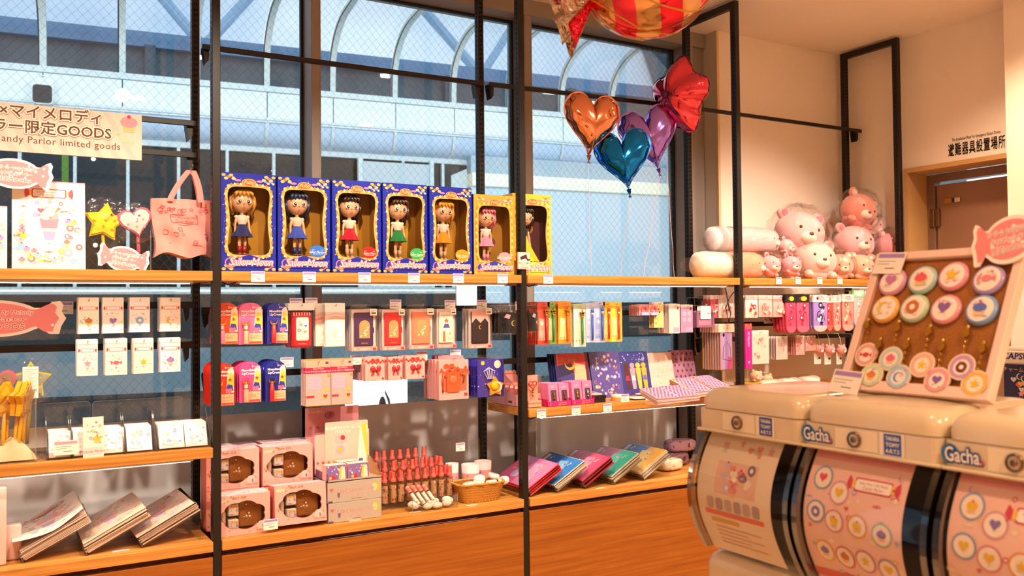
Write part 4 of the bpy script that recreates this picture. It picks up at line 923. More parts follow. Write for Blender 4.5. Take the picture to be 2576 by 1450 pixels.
def doll(t, x, z, H, hair, skin, dress, top, shoe, long_gown=False):
    """plain big-headed fashion doll, feet at z, total height H"""
    m = MB(); s = H/1.0; M = Matrix.Translation((x, .05, z)) @ Matrix.Scale(H, 4); m.M = M
    m.ball((0, 0, .81), (.165, .14, .17), skin, 18, 12); m.ball((0, -.125, .765), (.018, .025, .015), skin, 8, 6)
    m.tube([(0, 0, .68), (0, 0, .60)], [.028, .03], skin, 8); m.lathe([(.03, .60), (.07, .585), (.075, .52), (.052, .46), (.07, .40), (.075, .36)], skin, 12, sy=.7, M=M)
    for q in (-1, 1):
        m.tube([(q*.07, 0, .585), (q*.095, -.005, .50), (q*.105, -.012, .42), (q*.11, -.03, .34), (q*.112, -.038, .30)], [.024, .02, .018, .015, .02], skin, 8)
        m.tube([(q*.035, 0, .37), (q*.036, -.006, .20), (q*.036, .0, .06), (q*.036, -.012, .02)], [.036, .03, .021, .022], skin, 8)
    b = m.build('doll', plastic, t)
    m = MB(); m.M = M; pl = 28
    Z = .02 if long_gown else .285; R1 = .27 if long_gown else .155
    def skirt(u, v):
        a = 2*math.pi*u; r = .058+(R1-.058)*v**(.8 if not long_gown else 1.1); r *= 1+.10*v*math.cos(a*9); return (r*math.cos(a), r*.8*math.sin(a), .455+(Z-.455)*v)
    m.grid(skirt, pl*2, 6, dress); m.lathe([(.056, .45), (.058, .47), (.078, .52), (.08, .58), (.05, .605)], top, 14, sy=.8, M=M)
    for q in (-1, 1): m.ball((q*.08, 0, .575), (.034, .034, .03), top, 8, 6)
    m.lathe([(.061, .447), (.063, .467)], dress, 14, sy=.8, M=M, cap=False); m.build('dress', fabric, b)
    m = MB(); m.M = M
    def cap(u, v):
        a = math.pi*(.5+.0)+2*math.pi*u; e = v*1.75
        return (.185*math.sin(e)*math.cos(a), .015+.16*math.sin(e)*math.sin(a)*(1 if math.sin(a) > -.2 else .9), .825+.178*math.cos(e)+(.07*v if math.sin(a) < -.35 else -.13*max(0, v-.6)))
    m.grid(cap, 22, 10, hair)
    for k in range(7): m.tube([(-.15+k*.05, .07, .84), (-.165+k*.055, .085, .68), (-.15+k*.05, .075, .56)], [.05, .045, .02], hair, 6)
    for q in (-1, 1): m.tube([(q*.16, -.02, .88), (q*.178, -.03, .76), (q*.155, -.035, .65)], [.034, .032, .012], hair, 6)
    for k in range(5): m.tube([(-.04+k*.02, -.09, .975), (-.12+k*.06, -.138, .905), (-.128+k*.064, -.148, .868)], [.034, .028, .008], hair, 6)
    m.build('hair', plastic, b)
    m = MB(); m.M = M
    for q in (-1, 1):
        m.flat(oval(q*.065, .792, .036, .03, 14), -.139, '#efe4da'); m.flat(oval(q*.062, .792, .025, .027, 12), -.1395, '#3a2630'); m.flat(oval(q*.056, .80, .007, .008, 8), -.14, '#fff')
    m.flat(oval(0, .715, .018, .006, 10), -.128, '#c65a5a'); m.build('face_print', gloss, b)
    m = MB(); m.M = M
    for q in (-1, 1): m.tube([(q*.036, 0, .15), (q*.036, 0, .05)], [.033, .028], shoe, 8); m.ball((q*.036, -.02, .022), (.026, .045, .022), shoe, 8, 6)
    m.build('shoes', gloss, b)
filmm = clear('box_window_film', tint=(1, .99, .97), refl=.55, rough=.04)
GOLD, GOLDD, NAVY = '#d9ab4e', '#a8772a', '#1428a4'
def doll_box(label, px, Y, var, hair, dress, top, shoe, stick=None, D=.105):
    xa, xb, za, zb = rect(*px, Y); W, H = xb-xa, zb-S1
    t = thing('doll_box', label, 'boxed doll', (xa, Y, S1), group='boxed dolls')
    base = {'blue': NAVY, 'gold': '#2c3a9a', 'yellow': '#e8b83a'}[var]; inner = {'blue': '#a8731f', 'gold': '#a8762a', 'yellow': '#5c3036'}[var]
    wi = win_outline(W, H, arch=var == 'gold'); ro = rect_outline(wi, W, H)
    m = MB(); m.add([(0, 0, 0), (W, 0, 0), (W, D, 0), (0, D, 0), (0, 0, H), (W, 0, H), (W, D, H), (0, D, H)], [(0, 3, 2, 1), (4, 5, 6, 7), (0, 4, 7, 3), (1, 2, 6, 5), (3, 7, 6, 2)], base)
    m.ring(ro, wi, 0, .0015, base if var != 'gold' else '#c99a3c', '#7a5a20'); m.build('carton', gloss, t)
    m = MB(); m.add([(.004, D-.004, .004), (W-.004, D-.004, .004), (W-.004, D-.004, H-.004), (.004, D-.004, H-.004)], [(0, 1, 2, 3)], inner)
    m.add([(.004, .004, .004), (.004, D-.004, .004), (.004, D-.004, H-.004), (.004, .004, H-.004)], [(0, 1, 2, 3)], inner); m.add([(W-.004, .004, .004), (W-.004, D-.004, .004), (W-.004, D-.004, H-.004), (W-.004, .004, H-.004)], [(3, 2, 1, 0)], inner)
    g = random.Random(int(px[0]))
    if var != 'blue':
        for k in range(5): m.flat(oval(W*.62+g.uniform(-.02, .02), H*g.uniform(.3, .75), W*.12, H*.06, 14), D-.0045-k*.0002, ['#b5507a', '#c98a2a', '#7a3a48'][k % 3])
    else: m.flat([(W*.55, H*.18), (W*.82, H*.18), (W*.8, H*.55), (W*.62, H*.48)], D-.0046, '#c08a20')
    m.build('inner_card', paper, t)
    m = MB(); m.flat(wi, .0022, '#fff'); m.build('window_film', filmm, t)
    # gilded frame, corner sprays, sparkles
    m = MB(); m.ring(win_outline(W, H, grow=.052, scal=.012, arch=var == 'gold'), win_outline(W, H, grow=.002, arch=var == 'gold'), -.0022, 0, '#cfa558' if var != 'gold' else '#d2a53c', GOLDD)
    wo = win_outline(W, H, 60, grow=.045, arch=var == 'gold')
    for k in range(60):
        x, z = wo[k]; m.flat(oval(x, z, W*.022, W*.026, 8), -.0026, ('#e0c084', '#ad7d2c')[k % 2])
    for cx, cz in ((0, 0), (W, 0), (0, H), (W, H)):
        for k in range(5):
            sx, sz = (1 if cx == 0 else -1), (1 if cz == 0 else -1); m.flat(oval(cx+sx*W*(.045+.045*k), cz+sz*W*(.05+.03*((k*2) % 3)), W*.04, W*.028, 8), -.0012-.0001*k, (GOLD, '#dcbc72', GOLDD)[k % 3])
    m.build('gilded_frame', paper, t)
    m = MB()
    for k in range(26):
        x = g.choice((g.uniform(.02, .1), g.uniform(.9, .98))) if k < 18 else g.uniform(.1, .9); z = g.uniform(.06, .95) if k < 18 else g.choice((g.uniform(.9, .97), g.uniform(.03, .07)))
        if var == 'yellow': m.flat(oval(x*W, z*H, W*.02, n=8), -.0009, '#f4dc8c')
        else: m.flat(star(x*W, z*H, W*g.uniform(.008, .02), .25, 4), -.0009, ('#a9b8f0', '#7f8fe0', '#f3c6e6')[k % 3])
    m.flat(oval(W*.22, H*.945, W*.028), -.0013, '#e8c050')
    for k in range(3): m.flat(oval(W*(.3+.2*k), H*.925, W*.06, W*.022, 10), -.0011, '#e87fb0')
    for k in range(6): m.flat(oval(W*(.8+.03*k), H*(.93-.012*(k % 3)), W*.026, W*.022, 8), -.0014-.00005*k, ('#e9a0c8', '#6a86d0', '#e8c766')[k % 3])
    m.build('sparkle_print', gloss, t)['kind'] = 'stuff'
    m = MB(); m.prism(oval(W*.5, H*.905, W*.125, H*.036, 20), -.004, -.0002, '#a5642c', '#7a4a20'); m.ring(oval(W*.5, H*.905, W*.135, H*.041, 20), oval(W*.5, H*.905, W*.12, H*.034, 20), -.0046, -.004, '#d8a868'); m.text('Pullip', W*.5, H*.892, H*.05, -.0047, '#f0cf9c', shear=.3); m.build('brand_oval', paper, t)
    m = MB(); m.flat([(W*.12, H*.045), (W*.88, H*.045), (W*.95, H*.1), (W*.5, H*.175), (W*.05, H*.1)], -.0027, NAVY if var == 'blue' else ('#26379a' if var == 'gold' else '#f3d060'))
    m.flat([(W*.2, H*.072), (W*.92, H*.072), (W*.92, H*.117), (W*.2, H*.117)], -.0030, '#f7e6b4')
    m.flat(oval(W*.17, H*.092, W*.11, H*.052, 18), -.0032, '#f07fa8'); m.flat(oval(W*.17, H*.092, W*.09, H*.042, 18), -.0034, '#2a3690'); m.flat(crescent(W*.165, H*.092, W*.075, 2.8), -.0036, '#efc23e')
    m.text('Sailor Moon', W*.53, H*.062, H*.115, -.0052, '#f7dfc6', shear=.3, sp=.9, fit=W*.80, outline=(.0022, '#f0679f', .0003))
    m.build('title_print', gloss, t)
    if stick:
        m = MB(); m.flat(oval(W*.75, H*.225, W*.155, H*.063, 24), -.0030, stick[0])
        m.text(stick[1], W*.75, H*.205, H*.036, -.0034, '#fff2e6', shear=.2, sx=.85); m.flat([(W*.64, H*.238), (W*.70, H*.24), (W*.64, H*.242)], -.0034, '#fff2e6'); m.flat([(W*.80, H*.24), (W*.86, H*.238), (W*.86, H*.242)], -.0034, '#fff2e6'); lines(m, W*.66, W*.86, H*.197, 1, .01, -.0034, '#fff2e6', .0005); m.build('name_sticker', gloss, t)
    doll(t, W*.44, H*.165, H*.70, hair, '#e0ab84', dress, top, shoe, var == 'yellow')
    return t
doll_box('blue doll box nearest the left front post, doll in navy skirt', (556, 437, 694, 684), .018, 'blue', '#c08a34', '#262f66', '#e6d2be', '#a51f2c')
doll_box('second doll box from the left, royal blue skirt and blue oval sticker', (699, 446, 830, 686), .018, 'blue', '#1f2c4e', '#3a4fb4', '#dfc6ac', '#26346a', ('#2f6fd0', 'Sailor Mercury'))
doll_box('third doll box from the left, red skirt and red oval sticker', (836, 455, 958, 688), .018, 'blue', '#2a1512', '#c0142c', '#e6d2be', '#d2a07a', ('#e32222', 'Sailor Mars'))
doll_box('fourth doll box from the left, green skirt and green oval sticker', (963, 463, 1075, 690), .018, 'blue', '#47241a', '#1d7a3c', '#e6d2be', '#d2a07a', ('#2fa45a', 'Sailor Jupiter'))
doll_box('fifth doll box from the left, orange skirt and orange oval sticker', (1081, 471, 1187, 691), .018, 'blue', '#d2922c', '#f08c1c', '#e6d2be', '#d2a07a', ('#f58f1a', 'Sailor Venus'))
doll_box('smaller gilded doll box with pink haired doll and pink sticker', (1192, 491, 1293, 692), .02, 'gold', '#d0677c', '#f08fb0', '#efd6d0', '#ef8fa8', ('#f0919c', 'Sailor Chibi Moon'), .09)
doll_box('yellow doll box with black haired doll behind the second front post', (1290, 489, 1387, 691), .038, 'yellow', '#1b1518', '#f2c420', '#2a1c1c', '#2a1c1c', None, .09)
for px, nm in ((649, 'under the navy skirt doll box'), (778, 'under the royal blue skirt doll box'), (917, 'under the red skirt doll box'), (1041, 'under the green skirt doll box'), (1153, 'under the orange skirt doll box'), (1264, 'under the pink haired doll box'), (1379, 'under the yellow doll box')):
    price_card(px, 696+(px-649)*.009, 'shelf edge price card '+nm)
# camera notice on the second front post
t = thing('camera_notice', 'square security camera notice stuck on the second front post', 'sign', at(1318, 656, -.006))
w, h = .058, .069
m = MB(); m.box(-w/2, w/2, -.0012, .0045, -h/2, h/2, '#efa79c'); m.build('plate', paper, t)
m = MB(); m.flat([(-w*.45, -h*.45), (w*.45, -h*.45), (w*.45, h*.45), (-w*.45, h*.45)], -.0014, '#f4dcc6')
m.M = Matrix.Translation((0, 0, h*.2)) @ Matrix.Rotation(R(-18), 4, 'Y'); m.flat([(-.018, -.006), (.014, -.007), (.014, .008), (-.018, .006)], -.0017, '#4a2320'); m.flat([(.004, -.007), (.012, -.007), (.02, -.018), (.013, -.018)], -.0017, '#4a2320'); m.flat([(.010, -.02), (.024, -.02), (.024, -.014), (.010, -.014)], -.0017, '#4a2320'); m.M = None
m.text('防犯カメラ作動中', 0, -h*.19, .0068, -.0017, '#4a2a22', off=.00015, sx=.95); m.text('Security camera', 0, -h*.27, .0058, -.0017, '#4a2a22'); m.text('is always on.', 0, -h*.34, .0054, -.0017, '#4a2a22'); m.text('安全攝影機啟動中', 0, -h*.43, .0055, -.0017, '#4a2a22', sx=.95)
m.build('print', paper, t)

# ---------------------------------------------------------------- BAY 1 rails: lip cream cards
def lip_card(c1, stickc):
    def mk(t, W, H):
        out = [(0, 0), (W, 0), (W, H*.8)]+[(W/2+W/2*math.cos(R(a)), H*.8+H*.2*math.sin(R(a))) for a in range(15, 180, 15)]+[(0, H*.8)]
        m = MB(); m.prism(out, 0, .0015, c1); m.build('card', gloss, t)
        m = MB(); m.flat([(W*.62, H*.3), (W*.98, H*.3), (W*.98, H*.8), (W*.9, H*.9), (W*.72, H*.85)], -.0003, '#f6ead0'); m.flat([(W*.66, H*.5), (W*.97, H*.42), (W*.97, H*.7), (W*.8, H*.78)], -.0005, '#f0c63a')
        m.flat([(W*.6, H*.36), (W*.96, H*.34), (W*.9, H*.48), (W*.7, H*.5)], -.0006, '#2f3f9e'); m.flat(star(W*.8, H*.6, W*.1), -.0008, '#e23a3a'); m.flat(oval(W*.83, H*.7, W*.12, W*.1, 12), -.0007, '#f2d05a')
        m.flat(heart(W*.75, H*.33, W*.16, 14), -.0010, '#ee6f8c'); m.flat([(W*.42, .002), (W*.97, .002), (W*.97, H*.27), (W*.42, H*.27)], -.0009, '#f4bd92'); m.flat([(W*.44, H*.02), (W*.95, H*.02), (W*.95, H*.07), (W*.44, H*.07)], -.0012, '#e0503c'); lines(m, W*.46, W*.92, H*.2, 3, H*.035, -.0012, '#b0523c')
        m.text('MoonStick', W*.42, H*.77, W*.15, -.0012, '#fdeef2', off=.0004); m.text('LipCream', W*.42, H*.69, W*.155, -.0012, '#fdeef2', off=.0004); m.flat(crescent(W*.62, H*.89, W*.05), -.001, '#fdf3f4'); m.text('SailorMoon', W*.78, H*.875, W*.08, -.001, '#fdf3f4'); m.build('print', gloss, t)
        b = MB(); b.M = Matrix.Translation((W*.28, -.009, 0)); b.lathe([(.0085, H*.02), (.0088, H*.33), (.0075, H*.34), (.0075, H*.44), (.003, H*.47)], stickc, 12); o = b.build('lip_stick', plastic, t)
        b = MB(); b.M = Matrix.Translation((W*.28, -.009, 0)); b.ball((0, 0, H*.475), .006, '#e8b63a', 8, 6); b.prism(crescent(0, H*.54, W*.17, math.pi/2), -.003, .003, '#f0c24a'); b.lathe([(.009, H*.335), (.0094, H*.35), (.009, H*.365)], '#e8b63a', 10, cap=False); b.build('gold_crescent', goldm, t)
        b = MB(); b.box(W*.06, W*.52, -.02, 0, H*.01, H*.62, '#fff', ch=.004); b.build('blister', acryl, t)
    return mk
for (px, c, s_, nm, row, n) in (((541, 762, 599, 867), '#e8431f', '#f07a9a', 'orange red', 'upper', 4), ((600, 762, 661, 867), '#ee6fa4', '#f0b08a', 'pink', 'upper', 3), ((672, 762, 725, 865), '#26309c', '#d81f2c', 'blue', 'upper', 4),
                               ((532, 914, 590, 1022), '#e0301c', '#f07a9a', 'red', 'lower', 6), ((602, 911, 657, 1013), '#ea4f92', '#f0a88a', 'pink', 'lower', 6), ((668, 908, 720, 1011), '#222c92', '#d81f2c', 'blue', 'lower', 6)):
    stack(px, .125, n, .0265, lip_card(c, s_), 'front %s lip cream card of the %s row' % (nm, row), '%s lip cream card hanging behind the front one, %s row' % (nm, row), 'lip cream cards', 'lip_cream_card', 'card', seed=3)
# wipes pack, pink pouches
def wipes(t, W, H):
    m = MB(); m.box(0, W, 0, .003, H*.84, H, '#e9ece8'); m.build('header', paper, t)
    m = MB(); m.box(W*.12, W*.86, -.012, .012, .0, H*.8, '#c8202e', ch=.008); m.build('packet', gloss, t)
    m = MB(); m.flat(rrect(W*.26, W*.74, H*.16, H*.68, .006, 3), -.0123, '#f6dcc6'); m.flat(rrect(W*.3, W*.7, H*.2, H*.64, .004, 3), -.0126, '#fbeedb'); scatter(m, W*.3, W*.7, H*.22, H*.62, -.0128, 10, W*.06, 5, ['#f2c84a', '#f29a86', '#e86a7a', '#6a7fd0'])
    for k in range(7): m.flat([(W*(.16+.1*k), H*.72), (W*(.2+.1*k), H*.72), (W*(.2+.1*k), H*.79), (W*(.16+.1*k), H*.79)], -.0123, '#f8d9d3')
    m.text('SailorMoon', W*.5, H*.075, .007, -.0125, '#f6b8a8', shear=.2); m.build('print', gloss, t)
    m = MB(); m.grid(lambda u, v: (W*(.0+1.0*u), -.0145-.004*math.sin(u*math.pi)-.0015*math.sin(17*u+11*v), -.004+H*.86*v), 10, 10, '#fff'); m.build('bag', cello, t)
stack((725, 763, 791, 875), .14, 4, .028, wipes, 'front red wipes pack in a clear bag with white header', 'red wipes pack behind the front one', 'red wipes packs', 'wipes_pack', 'pack')
def pouch(t, W, H):
    m = MB(); m.box(0, W, 0, .004, 0, H, '#f7d3cd', ch=.0015); m.build('pouch', gloss, t)
    m = MB(); m.flat([(0, H*.8), (W, H*.8), (W, H), (0, H)], -.0003, '#faf3ec')
    for k, c in enumerate(('#e9908c', '#f3b39a', '#f6d39a', '#c9c0ea')): m.flat([(0, H*(.60+.035*k)), (W*.5, H*(.645+.035*k)), (W, H*(.62+.035*k)), (W, H*(.65+.035*k)), (W*.5, H*(.675+.035*k)), (0, H*(.63+.035*k))], -.0005, c)
    m.flat(rrect(W*.3, W*.86, H*.06, H*.55, .005, 3), -.0005, '#fbf0dc'); m.flat(crescent(W*.58, H*.3, W*.17), -.0008, '#efd47a'); m.text('Cosmetics', W*.58, H*.12, .007, -.0009, '#c99a5a', shear=.3); m.build('print', gloss, t)
stack((818, 763, 868, 873), .14, 3, .016, pouch, 'front pale pink rainbow pouch right of the wipes', 'pale pink rainbow pouch behind the front one, right of the wipes', 'rainbow pouches', 'rainbow_pouch', 'pouch')
stack((793, 764, 836, 872), .165, 2, .02, pouch, 'pale pink rainbow pouch half hidden beside the wipes', 'rearmost pale pink rainbow pouch beside the wipes', 'rainbow pouches', 'rainbow_pouch', 'pouch')
# phone case boxes
def phone_box(kind, c):
    def mk(t, W, H):
        D = .017
        m = MB(); m.box(0, W, 0, D, 0, H*.985, '#fff'); m.build('clear_box', acryl, t)
        m = MB(); m.box(.001, W-.001, D-.003, D-.001, .001, H*.97, '#f3d2c8'); m.box(.0005, .0025, .001, D-.001, .001, H*.97, '#efe6e0'); m.build('liner', paper, t)
        m = MB(); P = [(.001, .001), (W-.001, .001), (W-.001, H*.1)]+[(W*(1-k/16), H*(.1+.014*(k % 2))) for k in range(1, 16)]+[(.001, H*.1)]; m.flat(P, -.0003, '#f1938c'); m.flat(rrect(W*.82, W*.95, H*.02, H*.075, .001, 2), -.0005, '#d8322c'); lines(m, W*.3, W*.75, H*.055, 2, H*.02, -.0005, '#fbe9dc'); m.flat(heart(W*.12, H*.05, W*.05, 10), -.0005, '#fbd8a0'); m.build('label_strip', gloss, t)
        m = MB(); m.flat([(W*.72, H*.83), (W*.99, H*.83), (W*.99, H*.985), (W*.72, H*.985)], -.0006, '#f6e9d6'); m.flat([(W*.77, H*.87), (W*.95, H*.87), (W*.95, H*.9), (W*.77, H*.9)], -.0008, '#3c3432'); lines(m, W*.76, W*.95, H*.95, 2, H*.025, -.0008, '#a8863a'); m.build('price_sticker', paper, t)
        m = MB(); m.box(W*.12, W*.86, .003, .012, H*.12, H*.9, c, ch=.003)
        if kind != 'white' and kind != 'black': m.box(W*.86, W*.9, .005, .010, H*.42, H*.55, c, ch=.001)
        o = m.build('phone_case', gloss, t)
        m = MB()
        if kind == 'white':
            m.flat(star(W*.5, H*.68, W*.14), .0027, '#e8642c'); m.flat([(W*.32, H*.5), (W*.68, H*.5), (W*.6, H*.6), (W*.4, H*.6)], .0026, '#4a5ab0'); m.flat([(W*.3, H*.16), (W*.45, H*.16), (W*.42, H*.42), (W*.32, H*.42)], .0027, '#e0764a'); m.flat(star(W*.68, H*.36, W*.07), .0027, '#e0a23a'); m.text('SailorMoon', W*.48, H*.8, .0085, .0026, '#c2a24a', shear=.3); lines(m, W*.55, W*.82, H*.27, 4, H*.02, .0026, '#b8a890')
        elif kind == 'black':
            m.flat([(W*.12, H*.9), (W*.12, H*.62), (W*.3, H*.74), (W*.5, H*.62), (W*.7, H*.74), (W*.86, H*.62), (W*.86, H*.9)][::-1], .0026, '#f0a79c'); m.flat(crescent(W*.5, H*.52, W*.08), .0025, '#e9b52a')
        else:
            arch = [(W*.3, H*.3), (W*.72, H*.3), (W*.72, H*.6)]+[(W*.51+W*.21*math.cos(R(a)), H*.6+H*.12*math.sin(R(a))) for a in range(15, 180, 15)]+[(W*.3, H*.6)]
            m.flat(arch, .0026, '#b29a60'); g = random.Random(2)
            for k in range(7): o_ = star(W*g.uniform(.36, .66), H*g.uniform(.33, .56), W*.05); m.flat(o_, .0024, '#efe6cc')
            m.text('Eternal', W*.5, H*.17, .009, .0025, '#d9a84a', shear=.3)
        m.build('print', gloss, o)
        m = MB(); m.box(W*.2, W*.8, D*.4, D*.5, H*.985, H*1.10, '#fff'); m.build('hang_tab', acryl, t)
    return mk
for px, kd, c, nm, n in (((885, 776, 949, 884), 'arch', '#4a2a56', 'purple', 4), ((962, 776, 1019, 882), 'arch', '#e22c34', 'red', 3), ((1031, 775, 1092, 879), 'arch', '#f08866', 'peach', 4), ((1100, 775, 1148, 876), 'white', '#f3e6cf', 'white costume print', 2), ((1181, 774, 1238, 877), 'black', '#241a24', 'black and pink', 3)):
    stack(px, .135, n, .024, phone_box(kd, c), 'front %s phone case box on the upper rail' % nm, '%s phone case box hanging behind the front one' % nm, 'phone case boxes', 'phone_case_box', 'phone case', hz=.008)
def blackbag(t, W, H):
    m = MB(); m.grid(lambda u, v: (W*(.1+.8*u), -.012*math.sin(u*math.pi)*math.sin(v*math.pi), H*(.06+.62*v)), 10, 8, '#1d181c'); m.grid(lambda u, v: (W*(.9-.8*u), .004+.01*math.sin(u*math.pi)*math.sin(v*math.pi), H*(.06+.62*v)), 8, 6, '#1d181c'); o = m.build('pouch', fabric, t)
    m = MB(); m.flat(crescent(W*.72, H*.36, W*.11), -.0142, '#e9bd3a'); m.build('gold_crescent', gloss, o); m = MB(); m.prism([(W*.3, H*.55), (W*.52, H*.5), (W*.6, H*.62), (W*.42, H*.66)], -.0135, -.012, '#e6a0a0'); m.build('pink_patch', fabric, o)
    m = MB(); m.grid(lambda u, v: (W*u, -.017-.004*math.sin(19*u+13*v)*v-.004*math.sin(u*math.pi), H*v), 14, 12, '#fff'); m.grid(lambda u, v: (W*(1-u), .017, H*v), 4, 4, '#fff'); m.build('bag', cello, t)
stack((1247, 763, 1304, 843), .12, 3, .03, blackbag, 'black pouch in crinkled clear bag left of the second front post', 'black pouch in clear bag hanging behind, left of the second post', 'bagged black pouches', 'bagged_pouch', 'pouch')
stack((1326, 763, 1356, 838), .07, 1, .03, blackbag, 'black pouch in clear bag just right of the second front post', '', 'bagged black pouches', 'bagged_pouch', 'pouch')
# mask packs
def mask(t, W, H):
    m = MB(); m.box(0, W, 0, .004, 0, H, '#dfb8b0', ch=.001); m.build('sleeve', gloss, t)
    m = MB(); m.flat([(0, H*.83), (W, H*.83), (W, H), (0, H)], -.0003, '#d8b9a2'); m.flat([(0, H*.985), (W, H*.985), (W, H), (0, H)], -.0005, '#c9a22a'); m.flat([(0, H*.70), (W, H*.70), (W, H*.825), (0, H*.825)], -.0004, '#cf1f58')
    m.text('SailorMoon', W*.5, H*.785, .0088, -.0007, '#fbe7d8', shear=.3); m.text('メイクがつきにくい不織布マスク', W*.5, H*.725, .0074, -.0007, '#fdeee6', off=.0001, sx=.86)
    m.flat(crescent(W*.22, H*.9, W*.05), -.0006, '#e9c24a'); m.flat(oval(W*.85, H*.92, W*.07, W*.05, 10), -.0006, '#7a3a5a')
    m.flat(rrect(W*.06, W*.62, H*.36, H*.63, .008, 4), -.0005, '#d9bcd6'); m.flat(oval(W*.92, H*.64, W*.06, n=10), -.0006, '#d99a3a')
    for k in range(3): m.flat([(W*.1, H*(.42+.07*k)), (W*.58, H*(.42+.07*k)), (W*.58, H*(.425+.07*k)), (W*.1, H*(.425+.07*k))], -.0007, '#c6a6c4')
    m.flat(star(W*.76, H*.2, W*.16), -.0006, '#efc645'); m.flat(heart(W*.78, H*.2, W*.09, 12), -.0008, '#e0383c'); m.flat(oval(W*.8, H*.34, W*.1, W*.08, 12), -.0007, '#f0cc4c'); m.flat([(W*.03, H*.18), (W*.34, H*.18), (W*.34, H*.225), (W*.03, H*.225)], -.0006, '#d6304a'); m.flat([(0, 0), (W, 0), (W, H*.012), (0, H*.012)], -.0006, '#d9a024'); m.build('print', gloss, t)
    m = MB(); m.grid(lambda u, v: (W*u, -.0016-.0012*math.sin(15*u+8*v), H*v), 6, 8, '#fff'); m.build('film', cello, t)
stack((769, 905, 832, 1022), .13, 5, .013, mask, 'front mask pack left of the pair, crimson title band', 'mask pack behind the front left one', 'mask packs', 'mask_pack', 'pack')
stack((833, 902, 888, 1018), .14, 4, .013, mask, 'front mask pack right of the pair, crimson title band', 'mask pack behind the front right one', 'mask packs', 'mask_pack', 'pack')
# ribbon boxes
def ribbonbox(t, W, H):
    D = .02
    m = MB(); m.box(0, W, 0, D, 0, H, '#e9a49c', ch=.0008); m.build('box', gloss, t)
    m = MB()
    for k in range(12): m.flat([(W*k/12, 0), (W*(k+.35)/12, 0), (W*(k+.35)/12, H), (W*k/12, H)], -.0003, '#f0b8ae')
    P = [(W*i/16, H*(.76+.05*math.sin(i*1.9)+.06*(abs(i-8)/8))) for i in range(17)]
    for a, b in zip(P, P[1:]): m.flat([(a[0], a[1]-.004), (b[0], b[1]-.004), (b[0], b[1]+.004), (a[0], a[1]+.004)], -.0006, '#e2352f')
    for q in (-1, 1): m.flat(oval(W*(.5+q*.12), H*.87, W*.1, H*.07, 12), -.0007, '#e2352f')
    m.flat(oval(W*.5, H*.5, W*.32, H*.24, 18), -.0005, '#f2c9bd'); m.text('SailorMoon', W*.55, H*.1, .0068, -.0006, '#f7e0cf', shear=.3); m.flat(rrect(W*.84, W*.95, H*.05, H*.13, .001, 2), -.0006, '#d8322c'); m.build('print', gloss, t)
    m = MB()
    for q in (-1, 1):
        m.ball((W*(.5+q*.15), -.006, H*.52), (W*.14, .007, H*.13), '#d8283e', 10, 7); m.prism([(W*(.5+q*.02), H*.45), (W*(.5+q*.22), H*.26), (W*(.5+q*.1), H*.27)][::q], -.006, -.001, '#c81f36')
    m.ball((W*.5, -.01, H*.51), (W*.045, .007, H*.055), '#e07a3a', 8, 6); m.build('bow', gloss, t)
for px, n, nm in (((919, 899, 968, 959), 5, 'left'), ((977, 898, 1013, 957), 3, 'middle'), ((1020, 895, 1069, 954), 3, 'right')):
    stack(px, .12, n, .035, ribbonbox, 'front pink ribbon box, %s of the three' % nm, 'pink ribbon box hanging behind the front %s one' % nm, 'ribbon boxes', 'ribbon_box', 'box')
def orangebox(t, W, H):
    D = .02
    m = MB(); m.box(0, W, 0, D, 0, H, '#f0a6a0', ch=.0008); m.build('box', gloss, t)
    m = MB(); m.flat([(W*.1, H*.2), (W*.92, H*.22), (W*.95, H*.72), (W*.5, H*.84), (W*.12, H*.7)], -.0004, '#b9624a'); m.build('window', gloss, t)
    m = MB(); m.prism(rrect(W*.24, W*.68, H*.2, H*.7, .006, 3), -.006, -.0005, '#e4572e'); m.ball((W*.46, -.006, H*.5), (W*.13, .004, H*.11), '#ea6a40', 12, 8); m.build('orange_case', gloss, t)
    m = MB(); m.tube([(W*.12, -.004, H*.2), (W*.1, -.006, H*.45), (W*.14, -.004, H*.68)], .004, '#d8502a', 6); m.build('strap', gloss, t)
    m = MB(); m.tube([(W*.8, -.004, H*.68), (W*.84, -.006, H*.55), (W*.8, -.004, H*.42)], .003, '#d9a23a', 6); m.build('gold_clip', goldm, t)
    m = MB(); P = [(W*i/18, H*(.68+.09*math.sin(i*1.3)+.06*(i/18))) for i in range(19)]
    for a, b in zip(P, P[1:]): m.flat([(a[0], a[1]-.005), (b[0], b[1]-.005), (b[0], b[1]+.006), (a[0], a[1]+.006)], -.0065, '#ee4f22')
    for q in (-1, 1): m.flat(oval(W*(.32+q*.09), H*.86, W*.09, H*.05, 12), -.0066, '#ee4f22')
    m.flat(rrect(W*.84, W*.95, H*.08, H*.16, .001, 2), -.0006, '#d8322c'); m.text('PREMIUM BANDAI', W*.5, H*.12, .0062, -.0006, '#f9e3d2', sx=.8); m.flat(crescent(W*.66, H*.9, W*.04), -.0006, '#d9a83a'); m.build('print', gloss, t)
    m = MB(); m.box(W*.25, W*.85, D*.4, D*.5, H, H*1.1, '#e58f96'); m.build('hang_tab', gloss, t)
stack((1104, 906, 1179, 1006), .10, 5, .03, orangebox, 'front pink box with orange case and red ribbon edge', 'pink box with orange case hanging behind the front one', 'orange case boxes', 'orange_case_box', 'box', hz=.005)
